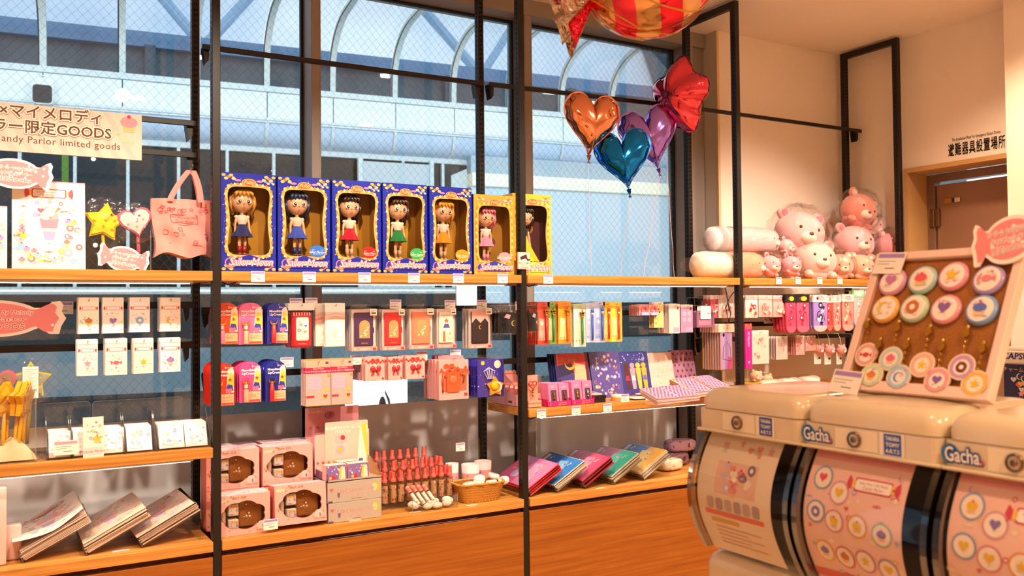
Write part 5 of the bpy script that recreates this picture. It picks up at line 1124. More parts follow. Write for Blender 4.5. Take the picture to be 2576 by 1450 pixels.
def starpack(t, W, H):
    m = MB(); m.box(0, W, 0, .004, 0, H*.92, '#3a2fa0', ch=.001); m.build('card', gloss, t)
    m = MB(); scatter(m, 0, W, 0, H*.9, -.0003, 20, W*.025, 4, ['#8a86e0', '#e7d7f4', '#b06ad0'], (0,)); m.flat(oval(W*.75, H*.8, W*.13, H*.1, 14), -.0005, '#f0e2c4'); m.flat(oval(W*.2, H*.84, W*.07, n=10), -.0005, '#efd23c'); m.build('print', gloss, t)
    m = MB()
    for k in range(5): m.tube([(W*.4, -.004, H*.72), (W*(.2+.1*k), -.01, H*(.64+.03*(k % 2))), (W*(.35+.05*k), -.008, H*.45)], .0028, '#cdc6ee', 5)
    m.build('ribbon', fabric, t)
    m = MB(); m.prism(star(W*.62, H*.25, W*.34, .6), -.012, -.003, '#e79a1e'); o = m.build('gold_star', gloss, t)
    m = MB(); m.ball((W*.58, -.013, H*.27), (W*.15, .008, W*.15), '#f0b51e', 12, 8); m.prism(crescent(W*.68, H*.25, W*.17, math.pi+.4), -.0165, -.012, '#f4e2b4'); m.build('crescent_relief', gloss, o)
    m = MB(); m.grid(lambda u, v: (W*(-.03+1.06*u), -.02-.002*math.sin(15*u+9*v), H*1.03*v), 10, 10, '#fff'); m.build('bag', cello, t)
stack((1201, 897, 1268, 999), .10, 6, .029, starpack, 'front blue pack with a big gold star ornament', 'blue star ornament pack hanging behind the front one', 'star ornament packs', 'star_pack', 'pack')
for (px, py, nm) in ((745, 763, 'above the wipes pack, left'), (783, 762, 'above the wipes pack, right'), (995, 766, 'above the red phone case box'), (1132, 767, 'above the white phone case box'), (1212, 766, 'above the black phone case box'), (1308, 770, 'beside the second front post'), (722, 912, 'above the blue lip cream card, lower row'), (897, 906, 'right of the mask packs'), (1061, 896, 'above the right ribbon box'), (1146, 892, 'above the orange case box')):
    price_card(px, py, 'price card on its hook arm '+nm, .16, .048, .036)

# ---------------------------------------------------------------- BAY 1 counter: gift boxes
def gift_box(label, px, Y, zbase, rot=(0, 0, 0), D=.085, W=.182, H=.136):
    p = at(px[0], px[1], Y); t = thing('gift_box', label, 'box', (p.x, Y, zbase), rot, group='pink gift boxes')
    cl = [(W*.5+W*.405*math.cos(a)*(.93+.1*abs(math.sin(3.5*a))), H*.49+H*.335*math.sin(a)*(.93+.12*abs(math.sin(3.5*a)))) for a in [2*math.pi*i/56 for i in range(56)]]
    cx, cz = W/2, H/2; ro = []
    for x, z in cl:
        dx, dz = x-cx, z-cz; s_ = min(W/2/abs(dx) if abs(dx) > 1e-9 else 9e9, H/2/abs(dz) if abs(dz) > 1e-9 else 9e9); ro.append((cx+dx*s_, cz+dz*s_))
    for c in ((0, 0), (W, 0), (W, H), (0, H)):
        i = min(range(56), key=lambda k: (ro[k][0]-c[0])**2+(ro[k][1]-c[1])**2); ro[i] = c
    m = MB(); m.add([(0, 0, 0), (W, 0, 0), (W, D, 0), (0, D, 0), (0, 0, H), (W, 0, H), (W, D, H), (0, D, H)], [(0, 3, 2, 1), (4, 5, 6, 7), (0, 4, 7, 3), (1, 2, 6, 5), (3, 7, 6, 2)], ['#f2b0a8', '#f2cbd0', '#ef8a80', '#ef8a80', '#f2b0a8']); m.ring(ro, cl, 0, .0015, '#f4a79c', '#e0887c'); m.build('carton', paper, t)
    m = MB(); m.ring([(cx+(x-cx)*1.03, cz+(z-cz)*1.03) for x, z in cl], cl, -.0004, 0, '#8a4a34')
    g = random.Random(9)
    for k in range(34):
        x, z = g.uniform(.02, .98)*W, g.uniform(.03, .97)*H
        if ((x-cx)/(W*.42))**2+((z-cz)/(H*.44))**2 > 1: m.flat(star(x, z, g.uniform(.002, .006)), -.0005, '#b98a4a')
    m.text('Bath Gift', W*.42, H*.9, .013, -.0006, '#8a5a2c', shear=.3); m.text('Sailor Moon', W*.86, H*.06, .009, -.0006, '#a8642c', shear=.3); m.flat(rrect(W*.03, W*.2, H*.84, H*.92, .003, 2), -.0005, '#f3c8a4'); m.flat(oval(W*.84, H*.2, W*.08, n=14), -.0006, '#f5bcae'); m.flat(oval(W*.87, H*.17, W*.018, H*.05, 10), -.0008, '#8a6a9a')
    g2 = random.Random(10)
    for k in range(26): m.add([(lambda x, y: [(x+a, y+b, H+.0003) for a, b in star(0, 0, .0045)])(g2.uniform(.01, W-.01), g2.uniform(.01, D-.01))][0], [tuple(range(10))], '#c9a08a')
    m.build('print', paper, t)
    m = MB(); m.box(.003, W-.003, D-.02, D-.018, .003, H-.003, '#8a5428'); m.build('brown_tray', paper, t)
    for q in (.62, .24): m = MB(); m.box(W*.24, W*.43, D*.12, D*.5, H*q-.02, H*q+.02, '#f3e4d6', ch=.003); o = m.build('bath_cube', paper, t); m = MB(); scatter(m, W*.24, W*.43, H*q-.02, H*q+.02, D*.12-.0004, 8, .006, 12, ['#f2d05a', '#ef9a6a', '#e86a7a', '#b9a0d8']); m.build('print', paper, o)
    m = MB(); m.box(W*.12, W*.2, D*.2, D*.5, H*.25, H*.6, '#f0d2bc', ch=.003); m.build('bath_tube', paper, t)
    m = MB(); m.box(W*.45, W*.88, D*.3, D*.6, H*.15, H*.86, '#a8662a', ch=.004); o = m.build('towel', fabric, t); m = MB(); scatter(m, W*.48, W*.86, H*.2, H*.8, D*.3-.0006, 14, .007, 15, ['#8a5022', '#c07a38', '#96602c']); m.build('print', fabric, o)
    m = MB(); m.flat(cl, .002, '#fff'); m.build('window_film', filmm, t)
    return t
gift_box('pink gift box at the lower left, behind the front post', (543, 1349), .03, SB+.001)
gift_box('pink gift box at the lower right, leaning back on its stand', (693, 1321), .012, SB+.018, (R(-6), 0, R(-1)))
gift_box('pink gift box at the upper left of the stack', (519, 1232), .14, SB+.138)
gift_box('pink gift box at the upper right of the stack', (661, 1230), .135, SB+.138)
for q, nm in ((0, 'left'), (1, 'right')):
    gift_box('pink gift box under the upper %s one, mostly hidden' % nm, ((519, 1232), (661, 1230))[q], .14, SB+.001)
    gift_box('pink gift box behind the upper %s one, lid showing' % nm, ((519, 1232), (661, 1230))[q], .232, SB+.138)
price_card(681, 1320, 'price card clipped before the two lower gift boxes', .004, .05, .036)
# silver cartons with display tray of small purple boxes
def carton(label, px, Y, zb, D=.16):
    xa, xb, za, zt = rect(*px, Y); W, H = xb-xa, zt-za
    t = thing('silver_carton', label, 'box', (xa, Y, zb), group='silver cartons')
    m = MB(); m.box(0, W, 0, D, 0, H, '#b5a99c', ch=.001); m.build('carton', gloss, t)
    m = MB(); m.text('美少女戦士セーラームーン', W*.52, H*.47, .0125, -.0004, '#d86a58', off=.0007, sx=.95); m.text('美少女戦士セーラームーン', W*.52, H*.47, .0125, -.0007, '#f4dccb', sx=.95); m.text('バスボール', W*.55, H*.2, .0125, -.0004, '#d86a58', off=.0005); m.text('バスボール', W*.55, H*.2, .0125, -.0007, '#f4dccb')
    m.flat(crescent(W*.87, H*.58, W*.095, 3.4), -.0005, '#e9b83a'); m.flat(oval(W*.87, H*.6, W*.05, H*.22, 12), -.0004, '#e8cba0'); m.flat(heart(W*.07, H*.62, .008, 12), -.0005, '#dc6a70'); m.flat(oval(W*.2, H*.4, .005, .013, 10), -.0005, '#7a5a7a'); lines(m, W*.44, W*.62, H*.12, 1, .01, -.0005, '#6a5a50'); m.flat(rrect(W*.01, W*.09, H*.02, H*.1, .001, 2), -.0005, '#5a4468'); m.build('print', gloss, t)
    return t, W, H
c1, W, H = carton('lower silver carton with crescent print and Japanese title', (826, 1262, 960, 1311), .02, SB+.001)
c2, W2, H2 = carton('upper silver carton stacked under the purple bath ball boxes', (824, 1210, 960, 1261), .02, SB+.002+H)
zt = SB+.003+H+H2; xa = at(824, 1210, .02).x
t = thing('display_tray', 'open cardboard display tray with fold-up header card', 'display', (xa, .02, zt))
m = MB(); m.box(0, W2, 0, .16, 0, .002, '#c9a884'); m.build('tray_base', paper, t)
m = MB(); m.add([(W2, 0, 0), (W2, .16, 0), (W2, .16, .07), (W2, .1, .06), (W2-.003, 0, .012)], [(0, 1, 2, 3, 4)], '#d2ac7c'); m.add([(W2-.002, 0, 0), (W2-.002, .16, 0), (W2-.002, .16, .07), (W2-.002, .1, .06), (W2-.005, 0, .012)], [(4, 3, 2, 1, 0)], '#c79f70'); m.build('side_flap', paper, t)
m = MB(); m.box(0, .002, 0, .16, 0, .03, '#8a5a86'); m.build('side_flap', paper, t); m = MB(); m.box(0, W2, 0, .002, 0, .008, '#b0a090'); m.build('front_lip', paper, t)
hx0, hx1, hz0, hz1 = rect(818, 1060, 928, 1146, .15); ex0 = at(792, 1110, .15).x
t2 = thing('header_card', 'pink header card with bath ball pictures above the purple boxes', 'sign', (0, .15, 0))
m = MB(); m.prism(rrect(hx0, hx1-.004, zt+.002, hz1, .006, 3), 0, .003, '#f4bfae'); m.prism([(ex0, zt+.01), (hx1+.002, zt+.01), (hx1+.002, hz1-.035), (ex0, hz1-.045)], .0032, .005, '#f2b4a6'); m.build('card', paper, t2)
m = MB(); m.text('美少女戦士セーラームーン', (hx0*.6+hx1*.4), hz1-.028, .0135, -.0006, '#fff1e4', off=.0005, sx=.85); m.text('バスボール', (hx0*.6+hx1*.4), hz1-.042, .0125, -.0006, '#fff1e4', off=.0004)
for k in range(4): m.flat(star(ex0+.012+k*.02, zt+.05, .008), -.0004+.003*(k < 2), ['#8a7a9a', '#e04a30', '#9a9a50', '#e0a030'][k])
m.flat(oval(hx0+.06, hz1-.065, .022, .016), -.0005, '#c8a8c8'); m.flat(oval(hx0+.068, hz1-.06, .009), -.0008, '#d83a2c'); m.flat(oval(hx0+.052, hz1-.068, .007), -.0008, '#f0c078'); m.flat(oval(hx0+.058, hz1-.105, .017), -.0006, '#b7a0cf'); m.flat(oval(hx0+.058, hz1-.105, .012), -.0008, '#e0b25a')
m.flat([(hx1-.05, zt+.01), (hx1-.012, zt+.01), (hx1-.006, hz1-.02), (hx1-.035, hz1-.008)], -.0005, '#f7ead4'); m.flat([(hx1-.045, zt+.03), (hx1-.02, zt+.03), (hx1-.026, zt+.055), (hx1-.04, zt+.055)], -.0007, '#6a5ab0'); m.flat([(hx1-.034, hz1-.012), (hx1-.012, hz1-.012), (hx1-.002, zt+.06), (hx1-.01, zt+.06)], -.0006, '#efc84a'); m.build('print', paper, t2)
sb0 = None
for i, (px, py, Y, nm) in enumerate(((821, 1202, .03, 'front left purple bath ball box'), (877, 1199, .03, 'front right purple bath ball box'), (852, 1185, .085, 'rear purple bath ball box'))):
    p = at(px, py, Y); W = at(px+51, py, Y).x-p.x; H = .055
    t3 = thing('bath_ball_box', nm+' in the display tray', 'box', (p.x, Y, zt+.003), group='bath ball boxes')
    m = MB(); m.add([(0, 0, 0), (W, 0, 0), (W, .045, 0), (0, .045, 0), (0, 0, H), (W, 0, H), (W, .045, H), (0, .045, H)], [(0, 1, 5, 4), (1, 2, 6, 5), (2, 3, 7, 6), (3, 0, 4, 7), (4, 5, 6, 7), (0, 3, 2, 1)], ['#8a6aa8', '#d9a0a0', '#8a6aa8', '#f0c0b0', '#f6d6c6', '#8a6aa8']); m.build('carton', gloss, t3)
    m = MB(); scatter(m, 0, W, H*.3, H, -.0003, 14, .003, 30+i, ['#c8b0dc', '#efe0f4'], (0, 2)); m.flat(oval(W*.35, H*.22, W*.09), -.0006, '#d8342c'); m.flat(oval(W*.2, H*.18, W*.07), -.0006, '#f0b878'); m.flat([(W*.66, .002), (W*.95, .002), (W*.9, H*.85), (W*.72, H*.9)], -.0005, '#f4e4c8'); m.flat([(W*.66, H*.8), (W*.8, H*.95), (W*.7, H*.1), (W*.6, H*.1)], -.0007, '#efc84a'); m.build('print', gloss, t3)
xa, xb, za, zb_ = rect(768, 1024, 902, 1090, .24)
t = thing('rear_header_card', 'second pink header card standing behind the first one', 'sign', (0, .24, 0)); m = MB(); m.box(xa, xb, 0, .003, SB+.001, zb_, '#d08a92'); m.build('card', paper, t)
m = MB(); m.text('5 つの香り', xa+.04, zb_-.02, .012, -.0005, '#f4d6cc')
for k in range(4): m.flat(star(xa+.02+k*.028, zb_-.075, .008), -.0005, ['#a0707c', '#c04a48', '#9a8a6a', '#c08a48'][k])
m.flat(oval(xa+.095, zb_-.03, .022, .014), -.0005, '#a06a94'); m.flat(oval(xa+.1, zb_-.027, .008), -.0007, '#b83a3a'); m.build('print', paper, t)

# ---------------------------------------------------------------- spray bottles on a stepped acrylic riser
rx0, rx1 = at(950, 1200, .12).x, at(1152, 1200, .12).x
t = thing('acrylic_riser', 'clear stepped acrylic riser under the coral capped spray bottles', 'stand', (rx0, .1, SB)); W = rx1-rx0
STEP = [(.0, .022), (.062, .052), (.124, .085)]
for k, (y, z) in enumerate(STEP): m = MB(); m.box(-.01, W+.01, y, y+.06, z-.003, z, '#fff'); m.box(-.01, W+.01, y, y+.003, z-.03 if k else 0, z-.003, '#fff'); m.build('step', acryl, t)
bott = clear('bottle_plastic', tint=(1, .985, .97), refl=.45, rough=.04)
b0 = None; g = random.Random(21)
ROWS = [(.018, 0, 968, 1131, 9, 'front row'), (.045, 0, 960, 1120, 8, 'second row'), (.078, 1, 945, 1108, 8, 'third row'), (.105, 1, 940, 1100, 7, 'fourth row'), (.142, 2, 946, 1066, 7, 'back row')]
ORD = ['first', 'second', 'third', 'fourth', 'fifth', 'sixth', 'seventh', 'eighth', 'ninth']
for (dy, st, a, b, n, nm) in ROWS:
    Y = .1+dy
    for k in range(n):
        x = at(a+(b-a)*k/(n-1), 1180, Y).x+g.uniform(-.002, .002); lab = 'coral capped spray bottle, %s from the left in the %s' % (ORD[k], nm)
        loc = (x, Y, SB+STEP[st][1]+.0005)
        if b0 is None:
            b0 = thing('spray_bottle', lab, 'bottle', loc, group='coral capped spray bottles'); r_ = .0135
            m = MB(); m.lathe([(r_*.9, 0), (r_, .003), (r_, .072), (r_*.85, .079), (.007, .082), (.007, .086)], '#fff', 14); m.build('bottle', bott, b0)
            m = MB(); m.lathe([(r_*.93, .004), (r_*.93, .07)], ['#d9a87a'], 14, cap=False)
            gg = random.Random(8)
            for q in range(40):
                aa = gg.uniform(0, 6.28); zz = gg.uniform(.008, .066); c = gg.choice(['#c9503c', '#e8c6a0', '#a8703a', '#f2dcc0', '#8a4a3c', '#e0a060']); s_ = gg.uniform(.002, .005)
                m.add([(r_*.955*math.cos(aa+u), r_*.955*math.sin(aa+u), zz+v) for u, v in ((-s_/r_, -s_), (s_/r_, -s_), (s_/r_, s_), (-s_/r_, s_))], [(0, 1, 2, 3)], c)
            m.build('label', gloss, b0)
            m = MB(); m.lathe([(.0105, .082), (.0105, .095), (.0085, .096), (.0085, .104), (.0075, .105), (.0075, .116), (.006, .118)], '#ee5f50', 12); m.build('pump', plastic, b0)
            m = MB(); m.lathe([(.0108, .094), (.0105, .1205), (.0095, .122)], '#fff', 12); m.build('clear_cap', clear('pink_cap', tint=(1, .9, .9), refl=.5, rough=.05), b0)
        else: dup(b0, loc, (0, 0, g.uniform(0, 6)), lab)
# roll-on tubes in an acrylic tray with cotton
p = at(1037, 1287, .01); xr = at(1150, 1270, .01).x
t = thing('tube_tray', 'small acrylic tray with cotton wool and four roll-on tubes', 'tray', (p.x, .008, SB)); W, D, H = xr-p.x, .075, .055
for (a, b, c, d) in ((0, W, 0, .0025), (0, W, D-.0025, D), (0, .0025, 0, D), (W-.0025, W, 0, D)): m = MB(); m.box(a, b, c, d, 0, H, '#fff'); m.build('wall', acryl, t)
for q in (0, W): m = MB(); m.box(q-.001, q+.001, -.0008, .001, 0, H, '#fff'); m.build('edge', acedge, t)
m = MB(); m.box(0, W, 0, D, 0, .003, '#fff'); m.build('base', acryl, t)
m = MB(); g = random.Random(5)
for k in range(16): m.ball((.012+(W-.024)*g.random(), .012+(D-.024)*g.random(), .014+.012*g.random()), (.02, .016, .013), '#f6e3cf', 9, 6)
o = m.build('cotton_wool', mat('cotton_wool', .95, .1, sheen=.8, bump=(150, .8, 4)), t); o['kind'] = 'stuff'
t0 = None
for k in range(4):
    loc = (p.x+.022+k*.023+.012, .03, SB+.028); rot = (R(-38), R(-24), 0); lab = 'coral capped roll-on tube, %s from the left in the tray' % ORD[k]
    if t0 is None:
        t0 = thing('roll_on_tube', lab, 'tube', loc, rot, 'roll-on tubes')
        m = MB(); m.lathe([(.0085, -.01), (.009, -.006), (.009, .05), (.0075, .054)], '#fff', 12); m.build('vial', bott, t0)
        m = MB(); m.lathe([(.0083, -.004), (.0083, .046)], ['#ecdcc4'], 12, cap=False); gg = random.Random(4)
        for q in range(26):
            aa = gg.uniform(0, 6.28); zz = gg.uniform(0, .044); s_ = gg.uniform(.0015, .0035); m.add([(.0086*math.cos(aa+u), .0086*math.sin(aa+u), zz+v) for u, v in ((-s_/.009, -s_), (s_/.009, -s_), (s_/.009, s_), (-s_/.009, s_))], [(0, 1, 2, 3)], gg.choice(['#c9503c', '#a0b060', '#d9a24a', '#8a6a5a']))
        m.build('label', gloss, t0); m = MB(); m.lathe([(.0085, .053), (.0085, .068), (.0095, .0685), (.0095, .079), (.008, .081)], '#ef7f70', 12); m.build('cap', plastic, t0)
    else: dup(t0, loc, rot, lab)
# pink cups
c0 = None
for (a, b, y0, y1, Y, nm) in ((1122, 1152, 1166, 1205, .185, 'left, half behind the spray bottles'), (1163, 1204, 1168, 1222, .175, 'middle, behind the basket'), (1195, 1234, 1160, 1212, .225, 'right, below the second back post')):
    xa, xb, za, zb_ = rect(a, y0, b, y1, Y); r_ = (xb-xa)/2
    t = thing('frosted_cup', 'frosted pink printed cup, '+nm, 'cup', ((xa+xb)/2, Y, SB), group='frosted pink cups'); H = zb_-SB
    m = MB(); m.lathe([(r_*.85, 0), (r_*.88, .004), (r_, H), (r_*.94, H), (r_*.83, .008), (0, .006)], '#f3c9c6', 18, cap=False); m.build('cup', mat('frosted_plastic', .5, .4), t)
    m = MB(); m.lathe([(r_*.91, H*.12), (r_*.985, H*.74)], ['#eca9ae'], 18, cap=False); gg = random.Random(6)
    for q in range(40):
        aa = gg.uniform(0, 6.28); zz = H*gg.uniform(.15, .7); s_ = gg.uniform(.002, .005); rr = r_*.995; m.add([(rr*math.cos(aa+u), rr*math.sin(aa+u), zz+v) for u, v in ((-s_/rr, -s_), (s_/rr, -s_), (s_/rr, s_), (-s_/rr, s_))], [(0, 1, 2, 3)], gg.choice(['#e06a8a', '#f3dcc0', '#c97aa8', '#e9b25a']))
    m.build('print', gloss, t)
xa, xb, za, zb_ = rect(1128, 1112, 1212, 1200, .165)
t = thing('acrylic_divider', 'clear acrylic sheet carrying a price card behind the cups', 'panel', (xa, .235, SB)); m = MB(); m.prism(rrect(0, xb-xa+.03, 0, zb_-SB, .01, 3), 0, .003, '#fff'); m.build('sheet', acryl, t); m = MB(); m.box(0, xb-xa+.03, -.02, .03, 0, .003, '#fff'); m.build('foot', acryl, t)
price_card(1158, 1125, 'price card on the clear sheet right of the spray bottles', .233, .042, .034)
# wicker basket with round soaps
p0, p1 = at(1155, 1265, .02), at(1287, 1240, .02)
t = thing('wicker_basket', 'small honey wicker basket of round soaps by the second front post', 'basket', ((p0.x+p1.x)/2, .085, SB), (0, 0, R(-3))); W, D, H = .205, .12, .07
def bk(u, v, off=0.):
    a = 2*math.pi*u; q = 1/((abs(math.cos(a))**4+abs(math.sin(a))**4)**.25); s_ = .78+.22*v
    w_ = .0022*math.sin(u*2*math.pi*36)*(1 if int(v*13) % 2 else -1)
    return ((W/2*s_+off+w_)*math.cos(a)*q, (D/2*s_+off+w_)*math.sin(a)*q, .002+H*v)
m = MB(); m.grid(lambda u, v: bk(u, v), 144, 14, lambda u, v: ('#c68a3c', '#b87a30')[int(v*14) % 2]); m.grid(lambda u, v: bk(1-u, v, -.005), 60, 5, '#9a6426'); m.build('weave', mat('wicker', .6, .3), t)
m = MB(); m.tube([bk(k/48, 1.0) for k in range(49)], .0042, '#c98f42', 6, cap=False)
for k in range(64): a = bk(k/64, 1.0); b = bk((k+1.4)/64, 1.0); m.tube([(a[0]*.97, a[1]*.97, a[2]-.003), ((a[0]+b[0])/2*1.02, (a[1]+b[1])/2*1.02, a[2]+.0045), (b[0]*.97, b[1]*.97, b[2]-.003)], .0019, '#d9a254', 4)
m.build('braided_rim', mat('wicker', .6, .3), t)
m = MB(); m.add([bk(k/32, .02, -.004) for k in range(32)], [tuple(range(32))], '#a56c2a'); m.build('base', mat('wicker', .6, .3), t)
so = None
for k, (px, py, Y, nm, tl) in enumerate(((1206, 1206, .07, 'tilted at the left', (12, -14)), (1242, 1198, .10, 'at the top back', (14, 4)), (1204, 1216, .06, 'front left', (10, 0)), (1236, 1215, .055, 'front centre', (8, 4)), (1267, 1209, .075, 'right end', (10, 16)), (1178, 1221, .07, 'far left, low', (6, -8)))):
    q = at(px, py, Y); lab = 'round white and pale blue soap in the basket, '+nm
    if so is None:
        so = thing('round_soap', lab, 'soap', q, (R(tl[0]), R(tl[1]), 0), 'round soaps')
        m = MB(); m.lathe([(.0, -.012), (.018, -.012), (.0225, -.008), (.0235, 0), (.0225, .007), (.019, .010), (0, .0105)], '#f3ead8', 22, cap=False); m.build('soap', mat('soap_wax', .35, .5), so)
        m = MB(); m.lathe([(0, .0109), (.017, .0108)], ['#dfeaf0'], 20, cap=False); gg = random.Random(3)
        for z in range(16): a_ = gg.uniform(0, 6.28); r_ = gg.uniform(.002, .014); m.add([(r_*math.cos(a_)+x, r_*math.sin(a_)+y, .0111) for x, y in oval(0, 0, gg.uniform(.0015, .0035), n=7)], [tuple(range(7))], gg.choice(['#8fb8d8', '#f3dfb0', '#c9b0d8', '#f6f0e6']))
        m.build('seal_print', gloss, so)
    else: dup(so, q, (R(tl[0]), R(tl[1]), k), lab)
for (px, py, nm) in ((1186, 1272, 'before the wicker basket'), (1045, 1289, 'before the roll-on tube tray'), (893, 1310, 'before the silver cartons')):
    p = atz(px, py, SB); m = MB(); m.box(-.022, .022, -.007, .007, 0, .0008, '#efdccc'); tag(m.build('counter_label', paper, loc=(p.x, p.y, SB+.0002)), 'small pale label lying on the counter '+nm, 'label', 'counter labels')

# ================================================================ BAY 2: pen cards on the upper rail
def pen_card(c, penc, motifc, clearb=False, plain=False):
    def mk(t, W, H):
        m = MB(); m.box(0, W, 0, .0015, 0, H, c if not clearb else '#d9e2d2'); m.build('card', gloss, t)
        m = MB(); m.flat([(0, H*.88), (W, H*.88), (W, H), (0, H)], -.0003, c); m.flat([(W*.08, H*.1), (W*.6, H*.1), (W*.55, H*.6), (W*.15, H*.62)], -.0004, motifc); m.flat(star(W*.35, H*.5, W*.2), -.0006, '#f7ead6')
        for k in range(3): m.flat(star(W*(.2+.25*k), H*.14, W*.07), -.0006, penc)
        lines(m, W*.1, W*.5, H*.3, 4, H*.03, -.0006, '#fff6ea'); m.build('print', gloss, t)
        x = W*.68
        m = MB(); m.tube([(x, -.006, H*.05), (x, -.006, H*.1), (x, -.006, H*.68)], [.001, .0042, .0044], penc, 8); o = m.build('pen', plastic, t)
        if not plain:
            m = MB(); m.lathe([(.005, H*.66), (.006, H*.69), (.0045, H*.71)], '#e2ae3a', 10, M=Matrix.Translation((x, -.006, 0))); m.prism(star(x, H*.78, .015, .42), -.010, -.003, '#e6b640'); m.ball((x, -.010, H*.78), .0055, penc, 8, 6); m.build('star_topper', goldm, o)
        else: m = MB(); m.ball((x, -.006, H*.79), (.007, .007, .011), penc, 8, 6); m.ball((x, -.006, H*.735), .006, '#f3e6d8', 8, 6); m.build('round_topper', plastic, o)
        m = MB(); m.box(W*.42, W*.96, -.014, 0, H*.02, H*.9, '#fff', ch=.003); m.build('blister', acryl, t)
    return mk
PEN = [((1352, 760, 1383, 868), '#e04a3a', '#c21f26', '#f0a08a', 'red star topped', 5, 0, 0), ((1378, 760, 1397, 866), '#7fb254', '#1f7a34', '#d9cf8a', 'green star topped', 2, 0, 0), ((1404, 759, 1437, 865), '#f0962e', '#e06a1c', '#f4d48a', 'orange star topped', 4, 0, 0), ((1443, 765, 1473, 873), '#b9c79a', '#157a2c', '#cfd8b4', 'green pen pale', 2, 1, 0),
       ((1474, 763, 1496, 862), '#c3cbe2', '#2a52b8', '#a9b6e0', 'left blue character topped', 2, 0, 1), ((1496, 758, 1522, 862), '#b3bfe4', '#2a52b8', '#8f9fd8', 'right blue round topped', 3, 0, 1), ((1518, 760, 1536, 860), '#efc030', '#d02424', '#f2d26a', 'slim red round topped', 2, 0, 1), ((1536, 760, 1564, 860), '#f0ce48', '#e23a2a', '#f4e08a', 'yellow round topped', 3, 0, 1)]
for (px, c, pc, mc, nm, n, cl_, pl) in PEN:
    nm = nm.replace('character', 'round')
    stack(px, .11, n, .020, pen_card(c, pc, mc, cl_, pl), 'front %s pen card on the balloon bay rail' % nm, '%s pen card hanging behind the front one' % nm, 'pen cards', 'pen_card', 'pen')
def tape(t, W, H):
    m = MB(); m.box(0, W, 0, .0025, 0, H, '#f0a8a0'); m.build('card', gloss, t)
    m = MB(); m.ring(oval(W*.5, H*.52, W*.36, H*.36, 18), oval(W*.5, H*.52, W*.2, H*.2, 18), -.009, -.001, '#e86a6a'); m.build('tape_roll', plastic, t)
    m = MB(); m.prism(rrect(W*.1, W*.9, H*.02, H*.3, .003, 3), -.011, -.001, '#b9a3d8'); lines(m, W*.2, W*.8, H*.2, 2, H*.07, -.0113, '#f4ecf6'); m.build('cutter', plastic, t)
stack((1608, 767, 1631, 794), .12, 6, .014, tape, 'front left masking tape card above the standing files', 'masking tape card behind the front left one', 'masking tape cards', 'tape_card', 'tape')
stack((1632, 767, 1655, 794), .115, 3, .014, tape, 'front right masking tape card above the standing files', 'masking tape card behind the front right one', 'masking tape cards', 'tape_card', 'tape')
def sheet_card(c, inks, holes=False):
    def mk(t, W, H):
        m = MB(); m.box(0, W, 0, .002, 0, H, c); m.build('card', gloss, t)
        m = MB(); m.flat([(0, H*.9), (W, H*.9), (W, H), (0, H)], -.0003, '#fbf3ea')
        if holes:
            for k in range(4): P = [(W*(.3+.4*(k % 2))+W*.15*math.cos(R(60*i+30)), H*(.68-.22*(k//2))+W*.15*math.sin(R(60*i+30))) for i in range(6)]; m.flat(P, -.0004, inks[0]); m.flat([(W*(.3+.4*(k % 2))+(x-W*(.3+.4*(k % 2)))*.8, H*(.68-.22*(k//2))+(z-H*(.68-.22*(k//2)))*.8) for x, z in P], -.0006, inks[1])
            m.flat(oval(W*.82, H*.86, W*.08, H*.06, 12), -.0006, '#7a2a44'); m.flat(rrect(W*.4, W*.95, H*.05, H*.2, .002, 2), -.0005, '#c9a6d2')
        else: scatter(m, W*.05, W*.95, H*.08, H*.86, -.0004, 14, W*.11, 17, inks, (0, 1, 3))
        m.build('print', gloss, t); m = MB(); m.grid(lambda u, v: (W*u, -.0012-.0008*math.sin(9*u+7*v), H*v), 5, 6, '#fff'); m.build('film', cello, t)
    return mk
stack((1645, 760, 1669, 825), .125, 3, .016, sheet_card('#f0df8a', ['#4a3a24', '#d9b53a', '#8a6a2a']), 'yellow sheet card with dark marks on the rail', 'yellow sheet card behind the front one', 'sheet cards', 'sheet_card', 'card')
stack((1683, 765, 1710, 839), .11, 8, .012, sheet_card('#f3d6d0', ['#fbeee8', '#f7e0da'], True), 'front pale pink sticker card with hexagon seals', 'pale pink sticker card behind the front one', 'sticker cards', 'sticker_card', 'sticker')
stack((1713, 767, 1743, 837), .11, 4, .012, sheet_card('#b98fb8', ['#e3cfe0', '#cfaecb'], True), 'front lilac sticker card with hexagon seals', 'lilac sticker card behind the front one', 'sticker cards', 'sticker_card', 'sticker')
def lilacpouch(t, W, H):
    m = MB(); m.grid(lambda u, v: (W*u, -.006*math.sin(u*math.pi)*math.sin(v*math.pi), H*v), 8, 8, '#b07f9a'); m.grid(lambda u, v: (W*(1-u), .006, H*v), 2, 2, '#9a6c88'); m.build('pouch', gloss, t)
    m = MB(); m.ring([(0, 0), (W, 0), (W, H), (0, H)], [(W*.1, H*.14), (W*.9, H*.14), (W*.9, H*.86), (W*.1, H*.86)], -.0075, .0, '#8a5a78'); m.build('border', gloss, t)
    m = MB(); m.prism(rrect(W*.18, W*.78, H*.5, H*1.28, .004, 3), -.0105, -.009, '#f7f0e4'); o = m.build('paper_tag', paper, t); m = MB(); lines(m, W*.24, W*.7, H*1.15, 6, H*.085, -.0108, '#a89a8c'); m.flat([(W*.55, H*.78), (W*.72, H*.78), (W*.72, H*.88), (W*.55, H*.88)], -.0109, '#d9a83a'); m.build('print', paper, o)
    m = MB(); m.tube([(W*.48, -.01, H*1.26), (W*.5, -.008, H*1.45)], .0007, '#d9c9a0', 4); m.build('string', plastic, t)
